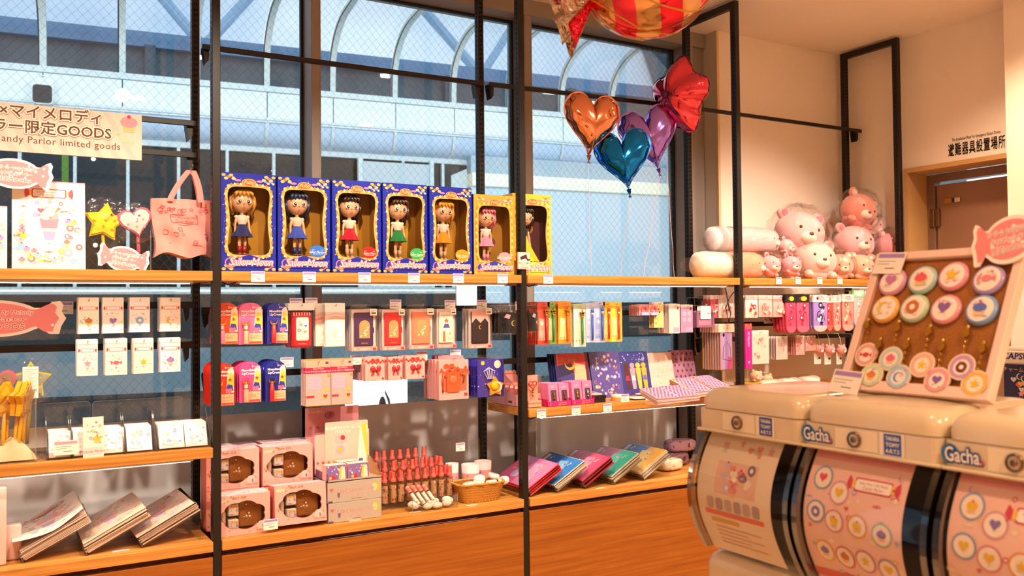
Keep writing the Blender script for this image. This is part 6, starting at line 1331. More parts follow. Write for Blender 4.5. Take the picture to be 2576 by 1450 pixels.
stack((1751, 782, 1794, 824), .10, 2, .02, lilacpouch, 'lilac pouch with a white paper tag on the balloon bay rail', 'lilac pouch hanging behind the tagged one', 'lilac pouches', 'lilac_pouch', 'pouch', hz=.025)
def holo_case(t, W, H):
    m = MB(); m.box(0, W, 0, .008, 0, H*.84, '#fff', ch=.001); m.build('clear_box', acryl, t)
    m = MB(); m.box(W*.08, W*.92, .002, .007, H*.02, H*.82, '#c9a4e4', ch=.002); m.box(W*.05, W*.08, .002, .007, H*.02, H*.82, '#e8b04a'); o = m.build('phone_case', mat('iridescent', .2, .5, coat=.5), t)
    m = MB(); P = [(W*.2, H*.25), (W*.8, H*.2), (W*.75, H*.5), (W*.5, H*.62), (W*.25, H*.5)]; m.tube([(x, .0016, z) for x, z in P+[P[0]]], .0012, '#2c2038', 4); m.flat(oval(W*.28, H*.76, W*.08, H*.04, 10), .0018, '#20182a'); m.flat([(W*.5, H*.03), (W*.9, H*.03), (W*.9, H*.28), (W*.6, H*.3)], .0019, '#e0539a'); m.build('print', gloss, o)
    m = MB(); m.box(-W*.1, W*1.05, -.001, .009, H*.82, H, '#f3c9b4'); o = m.build('header', paper, t); m = MB(); m.text('My Melody', W*.45, H*.89, .0105, -.0013, '#b8505a'); m.text('iPhone', W*.45, H*.84, .007, -.0013, '#8a6a5a'); m.build('print', paper, o)
stack((1812, 815, 1846, 933), .075, 8, .017, holo_case, 'front holographic purple phone case with peach header', 'holographic phone case behind the front one', 'holographic phone cases', 'holographic_case', 'phone case')
t = thing('magenta_case_box', 'tall magenta box spine with white vertical lettering beside the third front post', 'box', (at(1874, 928, .06).x, .055, 0)); z0, z1 = at(1880, 928, .06).z, at(1880, 815, .06).z; W = at(1889, 870, .06).x-at(1872, 870, .06).x
m = MB(); m.box(0, W, 0, .07, z0, z1, '#e3188c', ch=.001); m.build('box', gloss, t); m = MB(); m.M = Matrix.Translation((W*.35, 0, z1-.075)) @ Matrix.Rotation(R(90), 4, 'Y'); m.text('MY MELODY', 0, 0, .018, -.0005, '#fbe6f2', fit=.072); m.M = None; m.flat([(0, z1-.025), (W, z1-.025), (W, z1), (0, z1)], -.0005, '#e2564a'); m.flat(heart(W*.5, z0+.03, .008, 12), -.0006, '#f7a8d2'); m.build('print', gloss, t)
m = MB(); hook(m, W/2, z1-.004, -.01, .245); m.tube([(W/2, .244, z1-.004), (W/2, .244, 1.375)], .0016, '#cfc8c0', 6); m.build('hook', metal, t)

# ---------------------------------------------------------------- BAY 2 middle shelf
ZM2 = 1.047
def lean_file(label, px, Y, n, c, prn, edge, rz=0, tilt=-12):
    xa, xb, za, zb = rect(px[0], px[1], px[2], px[3], Y); W, H = xb-xa, (zb-ZM2)*1.0
    base = None
    for k in range(n):
        loc = (xa-.004*k, Y+k*.012, ZM2+.0005); rot = (R(tilt), 0, R(rz))
        if base is None:
            base = thing('standing_file', label, 'clear file', loc, rot, group='standing files')
            m = MB(); m.box(0, W, 0, .004, 0, H, c, ch=.0008); m.build('sheet', gloss, base); m = MB(); m.box(-.0005, .0, .0005, .0035, 0, H, edge); m.build('edge', paper, base)
            m = MB(); prn(m, W, H, -.0003); m.build('print', gloss, base); m = MB(); m.grid(lambda u, v: (W*u, -.0018-.0010*math.sin(12*u+5*v), H*v), 8, 8, '#fff'); m.build('film', cello, base)
        else: dup(base, loc, rot, 'clear file behind the '+label.split(' at the ')[0].split(' with ')[0])
def pr_comic(m, W, H, y):
    m.flat([(W*.06, H*.55), (W, H*.55), (W, H), (W*.06, H)], y, '#d83040'); m.flat([(W*.06, 0), (W, 0), (W, H*.56), (W*.06, H*.56)], y-.0001, '#3c4490'); m.flat([(W*.06, H*.5), (W*.55, H*.58), (W*.5, H*.8), (W*.06, H*.75)], y-.0002, '#2a2a5a'); m.flat([(W*.5, H*.2), (W*.95, H*.2), (W*.9, H*.75), (W*.6, H*.8)], y-.0003, '#e8c8a0'); m.flat([(W*.06, H*.2), (W*.5, H*.16), (W*.55, H*.42), (W*.06, H*.45)], y-.0003, '#2a1c24'); m.flat(crescent(W*.45, H*.78, W*.16, 1.8), y-.0004, '#efb42a'); m.text('Sailor Moon', W*.36, H*.83, .028, y-.0006, '#f2a23a', off=.001, shear=.3, fit=W*.58); m.text('Sailor Moon', W*.36, H*.83, .028, y-.0008, '#c21f3a', shear=.3, fit=W*.58); m.flat([(W*.9, 0), (W, 0), (W, H), (W*.93, H)], y-.0005, '#6a1f30'); scatter(m, W*.1, W*.9, H*.05, H*.5, y-.0005, 12, W*.05, 8, ['#e84a50', '#f0c850', '#f7e4cc', '#5a6ac8'])
def pr_stars(m, W, H, y): scatter(m, W*.03, W*.97, H*.02, H*.98, y, 60, W*.05, 12, ['#e8b84a', '#e6e2f4', '#e07a5a', '#c9b0ea', '#f2dc8a'], (0, 3, 0, 2))
def pr_night(m, W, H, y):
    scatter(m, W*.03, W*.97, H*.6, H*.98, y, 26, W*.018, 13, ['#dfe2ff', '#f2e6a0'], (0, 2)); m.flat(crescent(W*.75, H*.88, W*.11, 2.6), y-.0002, '#8fa6ea')
    for k, c in enumerate(('#5a2a22', '#c9a0b0', '#e6c45a', '#e8b62e')): x = W*(.2+.2*k); m.flat([(x-W*.06, H*.14), (x+W*.06, H*.14), (x+W*.09, H*.62), (x-W*.09, H*.62)], y-.0003-.0001*k, c); m.flat(oval(x, H*.68, W*.08, W*.08, 12), y-.0008, c)
    for k, c in enumerate(('#c82a3a', '#e8e2f4', '#efc050', '#5a6ad0')): x = W*(.2+.2*k); m.flat([(x-W*.08, H*.34), (x+W*.08, H*.34), (x+W*.04, H*.45), (x-W*.04, H*.45)], y-.0009, c)
    m.flat([(0, 0), (W, 0), (W, H*.1), (0, H*.12)], y-.0002, '#4a3a90')
def pr_pale(m, W, H, y): scatter(m, W*.05, W*.95, H*.05, H*.95, y, 30, W*.06, 14, ['#f6d2d0', '#f3e0c4', '#eccad6', '#e9d2b4'], (0, 1, 2, 3))
def pr_gems(m, W, H, y):
    for i in range(5):
        for j in range(7):
            x, z = W*(.1+.2*i+(.1 if j % 2 else 0)), H*(.07+.14*j)
            if x < W*.97: m.flat([oval(x, z, W*.045, W*.06, 10), [(x-W*.05, z), (x, z-W*.07), (x+W*.05, z), (x, z+W*.07)], heart(x, z, W*.05, 10)][(i+j) % 3], y, '#7a4a62')
lean_file('red and navy comic print file at the left of the standing files', (1406, 889, 1486, 985), .17, 4, '#2a3070', pr_comic, '#20264a', -3)
lean_file('blue file with scattered gold stars', (1496, 884, 1570, 985), .19, 3, '#5a52a8', pr_stars, '#b8c0d8')
lean_file('dark blue night scene file with pale crescent', (1570, 884, 1642, 985), .20, 3, '#2f3a94', pr_night, '#8a9ac8')
lean_file('pale pink file with faint floral print', (1634, 886, 1702, 980), .215, 2, '#f6d6c8', pr_pale, '#f6e6dc')
lean_file('mauve file with dark gem pattern at the right of the files', (1701, 880, 1757, 980), .235, 2, '#c087a6', pr_gems, '#7a4a62')
# lilac notebooks lying in stacks, tilted to the front
def notebook(label, back, FL, FR, BL, n, ring, seed):
    a = atz(*FL, ZM2+.02*n); b = atz(*FR, ZM2+.02*n); W = (b.x-a.x)*.9; D = .165 if ring else .125; th = .013
    wd_ = thing('acrylic_wedge', 'clear acrylic wedge under the '+label, 'stand', (a.x, a.y+(.022 if ring else .002), ZM2), group='acrylic wedges'); wm = MB(); wm.add([(0, 0, 0), (W, 0, 0), (W, D, 0), (0, D, 0), (0, D, D*.24), (W, D, D*.24)], [(0, 3, 2, 1), (0, 1, 5, 4), (2, 3, 4, 5), (0, 4, 3), (1, 2, 5)], '#fff'); wm.build('wedge', acryl, wd_)
    base = None
    for k in range(n):
        loc = (a.x+.004*((n-1-k) % 2), a.y+(.022 if ring else .002), ZM2+.002+k*(th+.001)); rot = (R(15+seed*.7), R(-1.5+k), R((-2, 1.5, -1, 2)[seed-1]))
        if base is None:
            base = thing('notebook', back, 'notebook', loc, rot, group='lilac notebooks')
            m = MB(); m.box(.002, W-.002, .002, D-.002, .001, th-.001, '#f3e2cc'); m.build('pages', paper, base)
            m = MB(); m.box(0, W, 0, D, th-.0016, th, '#cfa2c4'); m.box(0, W, 0, D, 0, .0016, '#b98cae'); m.build('cover', gloss, base)
            m = MB()
            for i in range(6):
                for j in range(9):
                    x, z = W*(.12+.155*i+(.07 if j % 2 else 0)), D*(.07+.108*j)
                    if x < W*.96: m.add([(px_, pz_, th+.0003) for px_, pz_ in oval(x, z, .0042, .0065, 8)], [tuple(range(8))], '#6a4a6a')
            m.build('print', gloss, base)
            if ring:
                m = MB()
                for j in range(26): yy = D*(.03+.037*j); m.tube([(.004+.006*math.cos(R(q)), yy, th/2+.0095*math.sin(R(q))) for q in range(0, 361, 45)], .0011, '#d9a83a', 4)
                m.build('ring_binding', goldm, base)
            o = base
        else: o = dup(base, loc, rot)
        if k == n-1: o['label'] = label
notebook('top lilac gem notebook, leftmost of four stacks', 'lower lilac gem notebook in the leftmost stack', (1653, 997), (1700, 991), None, 2, False, 1)
notebook('top lilac gem notebook, second of four stacks', 'lower lilac gem notebook in the second stack', (1705, 992), (1746, 985), None, 2, False, 2)
notebook('top lilac ring notebook, third of four stacks', 'lower lilac ring notebook in the third stack', (1749, 981), (1800, 976), None, 2, True, 3)
notebook('top lilac ring notebook beside the third front post', 'lower lilac ring notebook beside the third front post', (1803, 975), (1850, 970), None, 2, True, 4)
# charm boxes and magenta trays
def charm(label, px, Y, kind, tl=0):
    xa, xb, za, zb = rect(*px, Y); W, H, D = xb-xa, zb-ZM2, .03
    t = thing('charm_box', label, 'box', (xa, Y, ZM2+.003), (R(-tl), 0, 0), group='pink charm boxes')
    if kind == 'heart':
        m = MB(); m.box(0, W, 0, D, 0, H*.2, '#efa186'); m.box(0, W, D-.002, D, 0, H, '#f0a894'); m.build('carton', paper, t); m = MB(); m.box(0, W, 0, D, H*.2, H, '#fff'); m.build('clear_front', acryl, t)
        m = MB(); o = heart(W*.5, H*.68, W*.3, 20); m.tube([(x, D*.5, z) for x, z in o+[o[0]]], .0028, '#e2392a', 6); m.build('heart_charm', gloss, t); m = MB(); m.ball((W*.5, D*.5, H*.46), .006, '#e9bd4a', 8, 6); m.ball((W*.5, D*.5, H*.36), (.005, .005, .009), '#e3b23a', 8, 6); m.prism(star(W*.5, H*.52, .006), D*.4, D*.6, '#d83a6a'); m.build('gold_charm', goldm, t); m = MB(); P = [(W*i/12, H*(.12+.02*math.sin(i*2))) for i in range(13)]; m.tube([(x, -.0006, z) for x, z in P], .0009, '#c2502c', 4); m.build('print', paper, t)
    else:
        m = MB(); m.box(0, W, 0, .014, 0, H, '#ef7fae', ch=.0006); m.build('carton', gloss, t)
        m = MB(); m.flat(rrect(W*.22, W*.8, H*.14, H*.68, .003, 3), -.0003, '#53404c'); lines(m, W*.3, W*.75, H*.84, 2, H*.05, -.0003, '#fbd9e4'); m.build('print', gloss, t)
        m = MB(); c = {'gold': '#e3b23a', 'red': '#d8485a', 'silver': '#d8d8dc', 'bronze': '#c9873a'}[kind]; m.tube([(W*.5, -.003, H*.6), (W*.5, -.003, H*.2)], [.0015, .0022], c, 6); m.prism(star(W*.5, H*.5, W*.13), -.004, -.001, c); m.ball((W*.5, -.003, H*.3), .004, c, 8, 6); m.build('charm', goldm, t)
    return t
charm('clear charm box with red heart beside the second front post', (1329, 947, 1362, 1022), .03, 'heart')
for i, (px, kd, nm) in enumerate((((1382, 966, 1407, 1018), 'bronze', 'first'), ((1409, 966, 1434, 1016), 'red', 'second'), ((1441, 962, 1466, 1014), 'gold', 'third'), ((1468, 960, 1492, 1012), 'silver', 'fourth'))):
    c_ = charm('front pink charm box with %s charm, %s from the left' % (kd, nm), px, .04, kd, 8)
    for k in range(1, 5): l_ = c_.location; dup(c_, (l_.x, l_.y+.016*k, l_.z), c_.rotation_euler, 'pink charm box behind the front %s charm one' % kd)
for (a, b, y_, nm, tx) in ((1377, 1438, 1025, 'left', .09), (1438, 1496, 1021, 'right', .09)):
    p, q = at(a, y_, .022), at(b, y_, .022); t = thing('magenta_tray', 'magenta cardboard charm tray, %s one' % nm, 'display', (p.x, .022, ZM2), group='magenta charm trays'); W = q.x-p.x
    m = MB(); m.box(0, W, 0, .0015, 0, .021, '#e0287c'); m.box(0, .0015, 0, .12, 0, .03, '#d02472'); m.box(W-.0015, W, 0, .12, 0, .03, '#d02472'); m.box(0, W, 0, .12, 0, .0015, '#c81f6a'); m.build('tray', paper, t); m = MB(); m.text('Little Charm', W*.62, .0115, .0078, -.0005, '#f6c24a'); m.text('Sailor Moon 2', W*.62, .0035, .0078, -.0005, '#f6c24a'); m.flat(crescent(W*.15, .01, .005), -.0005, '#f6c24a'); m.build('print', paper, t)
# pink display cartons reaching past the second post
for i, (x0, x1, nm) in enumerate(((1.203, 1.262, 'left'), (1.266, 1.325, 'right'))):
    t = thing('charm_display', 'pink scalloped display carton on the shelf end, %s one' % nm, 'display', (x0, .10, ZM2), group='scalloped display cartons'); W = x1-x0; H = .14
    m = MB(); m.box(0, W, 0, .002, 0, .05, '#f2b6ae'); m.add([(0, 0, 0), (0, .2, 0), (0, .2, H*.85), (0, .06, .06), (0, 0, .05)], [(0, 1, 2, 3, 4)], '#d9a0b0'); m.add([(W, 0, 0), (W, .2, 0), (W, .2, H*.85), (W, .06, .06), (W, 0, .05)], [(4, 3, 2, 1, 0)], '#e8a8a4'); m.box(0, W, 0, .2, 0, .002, '#e8a8a4')
    P = [(0, 0), (W, 0), (W, H*.92)]+[(W*(1-k/12), H*(.94+.05*abs(math.sin(k*math.pi/4)))) for k in range(1, 12)]+[(0, H*.92)]; m.prism(P, .2, .202, '#f0aaa0'); m.build('carton', paper, t)
    m = MB(); P = [(W*i/14, H*(.88+.02*math.sin(i*2.2))) for i in range(15)]; m.tube([(x, .199, z) for x, z in P], .0012, '#d8482c', 4); m.box(-.0006, -.0001, .03, .06, .012, .022, '#6a4a4a'); m.build('print', paper, t)
    for k in range(4): b_ = thing('wrapped_charm', 'rose wrapped charm standing in the %s scalloped carton' % nm, 'charm', (x0+.004, .115+.04*k, ZM2+.003), group='wrapped charms'); m = MB(); m.box(0, W-.008, 0, .012, 0, .085, '#d2706a', ch=.003); m.build('packet', gloss, b_); m = MB(); m.box(.001, W-.009, -.0005, 0, .07, .08, '#f4cfc0'); m.build('header', paper, b_)
for k in range(2): m = MB(); p = at(1493, 1014, .035); t = thing('black_box', ('lower', 'upper')[k]+' small black box right of the magenta trays', 'box', (p.x+.003*k, .035, ZM2+.001+k*.016), group='small black boxes'); m.box(0, .065, 0, .07, 0, .015, '#1d1517', ch=.0008); m.build('box', gloss, t); m = MB(); m.box(.0, .065, -.0004, 0, .007, .0078, '#3a2c2e'); m.build('lid_seam', gloss, t)
p = at(1489, 990, .04); t = thing('picture_box', 'thin picture box lying on the two small black boxes', 'box', (p.x, .04, ZM2+.033), (R(6), R(4), R(8))); m = MB(); m.box(0, .06, 0, .065, 0, .008, '#e8d6cc', ch=.0008); m.build('box', gloss, t); m = MB(); m.add([(x, y, .0084) for x, y in ((.004, .004), (.056, .004), (.056, .06), (.004, .06))], [(0, 1, 2, 3)], '#c9a0a8'); m.add([(x+.03, y+.03, .0088) for x, y in star(0, 0, .016)], [tuple(range(10))], '#6a3a4a'); m.build('print', gloss, t)
p = at(1548, 1008, .05); t = thing('clear_round_case', 'clear round case with orange and lilac bands on the middle shelf', 'case', (p.x+.03, .07, ZM2)); m = MB(); m.lathe([(.03, 0), (.031, .002), (.031, .022), (.028, .025), (0, .026)], ['#e6b0a8', '#f0cfae', '#e8c9d8', '#f2e2d8'], 24, cap=False); m.build('case', mat('frosted_plastic', .5, .4), t); m = MB(); m.lathe([(.0315, .006), (.0316, .014)], ['#e8a44a'], 24, cap=False); m.build('band', gloss, t)
for k, (px, py, rz, nm) in enumerate(((1600, 988, 12, 'under the pale pink file'), (1607, 1003, -6, 'in front of the pale pink file'), (1632, 995, 24, 'beside the leftmost notebooks'))):
    p = atz(px, py, ZM2+.004); t = thing('letter_set', 'cream letter set lying flat '+nm, 'stationery', (p.x, p.y, ZM2+.001+.004*k), (0, 0, R(rz)), group='cream letter sets'); m = MB(); m.box(-.04, .04, -.03, .05, 0, .003, '#f5ead8', ch=.0006); m.build('envelope', paper, t); m = MB(); m.add([(-.036, -.026, .0033), (.036, -.026, .0033), (0, .012, .0034)], [(0, 1, 2)], '#efe0c8'); m.build('flap', paper, t)
for (px, py, nm, Y) in ((1572, 1002, 'standing before the cream letter sets', .0), (1634, 998, 'standing left of the notebooks', .0), (1362, 1041, 'under the red heart charm box', -.0105), (1449, 1033, 'under the magenta trays', -.0105), (1528, 1026, 'under the small black boxes', -.0105), (1793, 984, 'standing before the ring notebooks', .0)): price_card(px, py, 'price card on the balloon bay middle shelf, '+nm, Y, .044, .034)
t = thing('acrylic_divider', 'clear acrylic divider behind the charm boxes', 'panel', (at(1345, 930, .24).x, .26, ZM2)); m = MB(); m.prism(rrect(0, .17, 0, .12, .01, 3), 0, .003, '#fff'); m.build('sheet', acryl, t); m = MB(); m.box(0, .17, -.02, .02, 0, .003, '#fff'); m.build('foot', acryl, t)

# ---------------------------------------------------------------- BAY 2 counter: five colourful stacks, two purses
def vivid(c, seed):
    def f(m, P, W, D):
        s = MB(); s.flat([(.003, .003), (W-.003, .003), (W-.003, D-.003), (.003, D-.003)], 0, c[0]); s.flat([(.003, D*.55), (W-.003, D*.4), (W-.003, D-.003), (.003, D-.003)], -.0003, c[1]); s.flat([(W*.2, D*.15), (W*.85, D*.3), (W*.8, D*.5), (W*.15, D*.4)], -.0006, c[2]); s.flat(oval(W*.35, D*.68, W*.16, D*.1, 14), -.0008, c[3]); s.flat(crescent(W*.62, D*.7, W*.16), -.0008, c[4]); scatter(s, W*.05, W*.95, D*.05, D*.95, -.001, 20, W*.05, seed, c[1:], (0, 1, 3)); s.flat(rrect(W*.68, W*.92, D*.86, D*.95, .002, 2), -.0013, '#f4ead2'); s.text('Sailor Moon', W*.8, D*.885, .009, -.0016, '#7a3a5a', fit=W*.2)
        m.add([(lambda q: (q[0], q[1], q[2]-v[1]*.6))(P(v[0], v[2])) for v in s.v], s.f, '#fff'); m.c[-len(s.f):] = s.c
    return f
VIV = [('red', '#d82030', ('#e583b4', '#d94f98', '#f0a8cc', '#c9b0dc', '#e6c45a'), 1.222, .012), ('blue', '#8a9ab8', ('#3a86d8', '#2a5fc0', '#8fc4ee', '#d8ecf8', '#e6dca0'), 1.352, .014), ('crimson', '#a82434', ('#d8406a', '#c23a58', '#e88aa8', '#b070b8', '#f2d0b0'), 1.495, .02), ('green', '#8a7a30', ('#2fa583', '#d96a94', '#5cc2a2', '#f2dcc0', '#e8c86a'), 1.648, .022), ('yellow', '#b88a1c', ('#f0b434', '#5a7ad0', '#f4d06a', '#f6e6c8', '#e2803a'), 1.812, .026)]
for (nm, ec, c, x, y) in VIV:
    sheet_stack('top %s print file of the five counter stacks' % nm, 'file inside the %s counter stack' % nm, 'picture_file', (x, y, SB+.002), R(30), .175, .27, 7, .0052, ec if nm in ('red', 'crimson') else '#d8c8b0', vivid(c, 40), None, 'picture files', 'clear file', ec, wrap=True)
p = atz(1510, 1229, SB); m = MB(); m.box(-.022, .022, -.007, .007, 0, .0008, '#efdccc'); tag(m.build('counter_label', paper, loc=(p.x, p.y, SB+.0002)), 'small pale label lying before the crimson and green stacks', 'label', 'counter labels')
def purse(label, loc, W, D, H, c, dots, rz, zipc):
    t = thing('zip_purse', label, 'purse', loc, (0, 0, R(rz)), group='zip purses')
    def f(u, v):
        a = 2*math.pi*u; b = (v-.5)*math.pi; e = .55
        sg = lambda q: math.copysign(abs(q)**e, q)
        return (W/2*sg(math.cos(b))*sg(math.cos(a)), D/2*sg(math.cos(b))*sg(math.sin(a)), H/2+H/2*sg(math.sin(b)))
    m = MB(); m.grid(f, 32, 16, c); m.build('body', mat('satin', .3, .5), t)
    m = MB(); g = random.Random(int(W*1e4))
    for k in range(60):
        u, v = g.random(), g.uniform(.15, .8); q = [Vector(f(u+du, v+dv))*1.012+Vector((0, 0, -.0006)) for du, dv in ((-.012, 0), (0, -.035), (.012, 0), (0, .035))]; m.add([tuple(x) for x in q], [(0, 1, 2, 3)], dots[k % len(dots)])
    m.build('print', gloss, t)
    m = MB(); m.tube([tuple(Vector(f(.5+k*.0416 if k < 13 else 0, .84))*1.01) for k in range(13)], .0016, zipc, 5, cap=False); m.build('zip', goldm, t); m = MB(); q = Vector(f(.55, .8))*1.02; m.tube([tuple(q), tuple(q+Vector((-.004, -.008, -.02)))], .0016, zipc, 5); m.build('zip_pull', goldm, t)
p1, p2, p3 = at(1722, 1148, .2), at(1726, 1130, .22), at(1700, 1180, .13)
purse('mauve satin purse lying under the other mauve purse', (p1.x-.025, .25, SB+.001), .16, .09, .062, '#9a7796', ['#4a2a4a', '#c9a8c4', '#6a4460'], 8, '#d9a83a')
purse('mauve satin purse with gold zip on top of the pair', (p2.x-.01, .255, SB+.064), .16, .085, .06, '#b593b4', ['#5a3a5c', '#7a4a6a', '#d9c0d8'], -6, '#d9a83a')
purse('cream purse with faint pink print before the mauve ones', (p3.x-.01, .16, SB+.001), .125, .075, .055, '#efdcc0', ['#e2a8a0', '#e8cfae', '#d98a80'], 4, '#d8c8a8')

# ================================================================ BAY 2/3 upper shelf: foil balloons on ribbons
def foil_balloon(label, name, px, py, Y, w, h, outline, th, c, rot, base_px, tail, ex=.5):
    p = at(px, py, Y); t = thing(name, label, 'balloon', p, rot, group='foil balloons')
    n, k = 72, 9; O = outline(n); mx = max(abs(x) for x, z in O); mz = max(abs(z) for x, z in O); O = [(x/mx*w/2, z/mz*h/2) for x, z in O]
    m = MB()
    for sd in (-1, 1):
        v = []; F = []
        for j in range(k+1):
            s_ = j/k
            for i, (x, z) in enumerate(O):
                edge = s_**6; pk = 1-.035*edge*(1+math.cos(i*2*math.pi/n*18)); y = sd*th*max(0, 1-s_**2.2)**ex*(1-.10*s_**3*(1+math.cos(i*2*math.pi/n*14+1)))
                v.append((x*s_*pk, y, z*s_*pk))
        for j in range(k):
            for i in range(n): q = (j*n+i, j*n+(i+1) % n, (j+1)*n+(i+1) % n, (j+1)*n+i); F.append(q if sd < 0 else q[::-1])
        m.add(v, F, c, smooth=True)
    m.build('foil_skin', foil, t)
    m = MB(); m.ring([(x*1.015, z*1.015) for x, z in O], [(x*.965, z*.965) for x, z in O], -.0006, .0006, c); m.build('seam', foil, t)
    zb = min(z for x, z in O); xb = [x for x, z in O if z == zb][0]
    m = MB(); m.tube([(xb, 0, zb+.006), (xb+.002, 0, zb-.014), (xb+.001, 0, zb-.03)], [.011, .005, .008], c, 8); m.build('neck', foil, t)
    M = Matrix.Translation(p) @ Euler(rot).to_matrix().to_4x4(); top = M @ Vector((xb, 0, zb-.026)); bot = atz(base_px, 692, S1) if False else Vector((at(base_px, 690, .12).x, .12+.02*tail, S1))
    g = random.Random(int(px)); P = [top.lerp(bot, q/10)+Vector((g.uniform(-.003, .003), g.uniform(-.003, .003), 0))*(0 if q in (0, 10) else 1) for q in range(11)]; Mi = M.inverted()
    m = MB(); m.tube([tuple(Mi @ q) for q in P], .0011, '#f3c4cc', 5); m.build('ribbon', gloss, t)
    return t
hrt = lambda n: heart(0, 0, 1, n)
str_ = lambda n: [(lambda a: ((1-.27*(.5-.5*math.cos(5*a)))*math.sin(a), (1-.27*(.5-.5*math.cos(5*a)))*math.cos(a)))(2*math.pi*i/n) for i in range(n)][::-1]
foil_balloon('copper orange heart foil balloon, leftmost of the four', 'heart_balloon', 1487, 315, .10, .265, .275, hrt, .055, '#f0a17c', (R(3), R(4), R(-12)), 1487, 0)
foil_balloon('teal heart foil balloon in front of the purple one', 'heart_balloon', 1570, 404, .06, .25, .275, hrt, .055, '#1f8cff', (R(-4), R(-8), R(-38)), 1566, 1)
foil_balloon('purple heart foil balloon behind the teal one', 'heart_balloon', 1636, 350, .19, .275, .30, hrt, .055, '#a884ff', (R(2), R(-14), R(-34)), 1632, 2)
foil_balloon('red pink star foil balloon, topmost and rightmost', 'star_balloon', 1710, 245, .13, .34, .385, str_, .105, '#f0566e', (R(2), R(8), R(-80)), 1718, 3, .85)
# ceiling candy foil balloon near the camera
pc = CAMP+ray(1632, -62)*2.15
t = thing('candy_foil_balloon', 'red and champagne striped candy foil balloon hanging at the top of the photo', 'balloon', pc, (R(8), R(-20), R(-26)))
m = MB()
def body(u, v):
    a = 2*math.pi*u; b = (v-.5)*math.pi; q = 1+.02*math.sin(14*a)*math.sin(v*math.pi); return (.165*math.sin(b), .115*math.cos(b)*math.cos(a)*q, .15*math.cos(b)*math.sin(a)*q)
m.grid(body, 64, 27, lambda u, v: ('#d8304a', '#d9a878', '#e0405a', '#cfa070')[int(v*9) % 4]); m.build('foil_skin', foil, t)
m = MB()
for k in range(9): m.tube([tuple(Vector(body((k*.11+q*.02*1.1) % 1, .06+q*.055))*1.004) for q in range(17)], .0022, '#e8bd5a', 5)
m.build('glitter_lines', mat('gold_glitter', .35, .5, metal=1., bump=(500, .9)), t)
for sg_, cc in ((-1, ('#c9bcb4', '#d22c44', '#b8a08c')), (1, ('#d22c44', '#d9b088', '#c9bcb4'))):
    m = MB(); g = random.Random(6+sg_)
    m.grid(lambda u, v: (sg_*(.15+.09*v), (.02+.05*v)*math.cos(2*math.pi*u)+.012*math.sin(9*u*6.28)*v, (.02+.062*v)*math.sin(2*math.pi*u)-.03*v+.012*math.cos(7*u*6.28)*v), 60, 10, lambda u, v: cc[int(u*7) % 3]); m.build('wrapper_end', crinkle, t)
m = MB(); tp_ = Vector((0, 0, .15)); cl = t.matrix_basis.inverted() @ Vector((pc.x, pc.y, CEIL)); m.tube([tuple(tp_*.9), tuple(cl)], .001, '#d8d0c8', 5); m.build('hanging_thread', plastic, t)

# ================================================================ BAY 3 upper shelf: pink plush in clear bags
eyec = '#4a2418'
def plush_toy(label, px, py, rpx, Y, c, c2, rot, wrap=True, small=False):
    p = at(px, py, Y); r = rpx*(p-CAMP).dot(_f)/FPX; p.z = max(p.z, S1+r*.92)
    t = thing('plush_toy', label, 'plush', p, tuple(R(a) for a in rot), group='pink plush toys')
    m = MB(); m.ball((0, 0, 0), (r*1.08, r*.9, r*.95), c, 24, 16); m.ball((0, .02*r, -r*.75), (r*.75, r*.6, r*.4), c, 16, 10); m.build('body', plush, t)
    for q in (-1, 1):
        m = MB(); m.M = Matrix.Translation((q*r*.72, .0, r*.68)) @ Matrix.Rotation(q*R(38), 4, 'Y'); m.ball((0, 0, r*.12), (r*.3, r*.17, r*.3), c, 14, 10); m.ball((0, -r*.09, r*.12), (r*.19, r*.11, r*.19), c2, 10, 8); m.build('ear', plush, t)
    m = MB(); m.ball((0, -r*.66, -r*.26), (r*.4, r*.34, r*.3), '#f9e6d6', 18, 11); m.build('muzzle', plush, t)
    m = MB()
    for q in (-1, 1): m.ball((q*r*.40, -r*.80, r*.10), (r*.075, r*.05, r*.08), eyec, 10, 8)
    m.build('eyes', gloss, t); m = MB(); m.ball((0, -r*.985, -r*.16), (r*.11, r*.06, r*.075), '#7a3a2c', 10, 7); m.build('nose', gloss, t)
    for q in (-1, 1): m = MB(); m.ball((q*r*.6, -r*.5, -r*.8), (r*.22, r*.26, r*.2), c, 12, 8); m.build('paw', plush, t)
    if wrap:
        m = MB(); g = random.Random(int(px)); ph = g.uniform(0, 6)
        def f(u, v):
            a = 2*math.pi*u; b = (v-.5)*math.pi; w_ = 1.2+.07*math.sin(11*a+ph+5*v)+.05*math.sin(23*a+9*b)
            return (r*1.12*w_*math.cos(b)*math.cos(a), r*w_*math.cos(b)*math.sin(a)*.98, max(r*1.05*w_*math.sin(b)*(1.0 if b > 0 else .86), -r*.9))
        m.grid(f, 40, 18, '#fff'); m.add([(-r*.2, 0, r*1.2), (r*.25, .0, r*1.22), (r*.55, -.01, r*1.5), (-r*.1, .01, r*1.55), (-r*.55, -.01, r*1.45)], [(0, 1, 2, 3), (0, 3, 4)], '#fff'); m.build('clear_bag', cello, t)
    return t
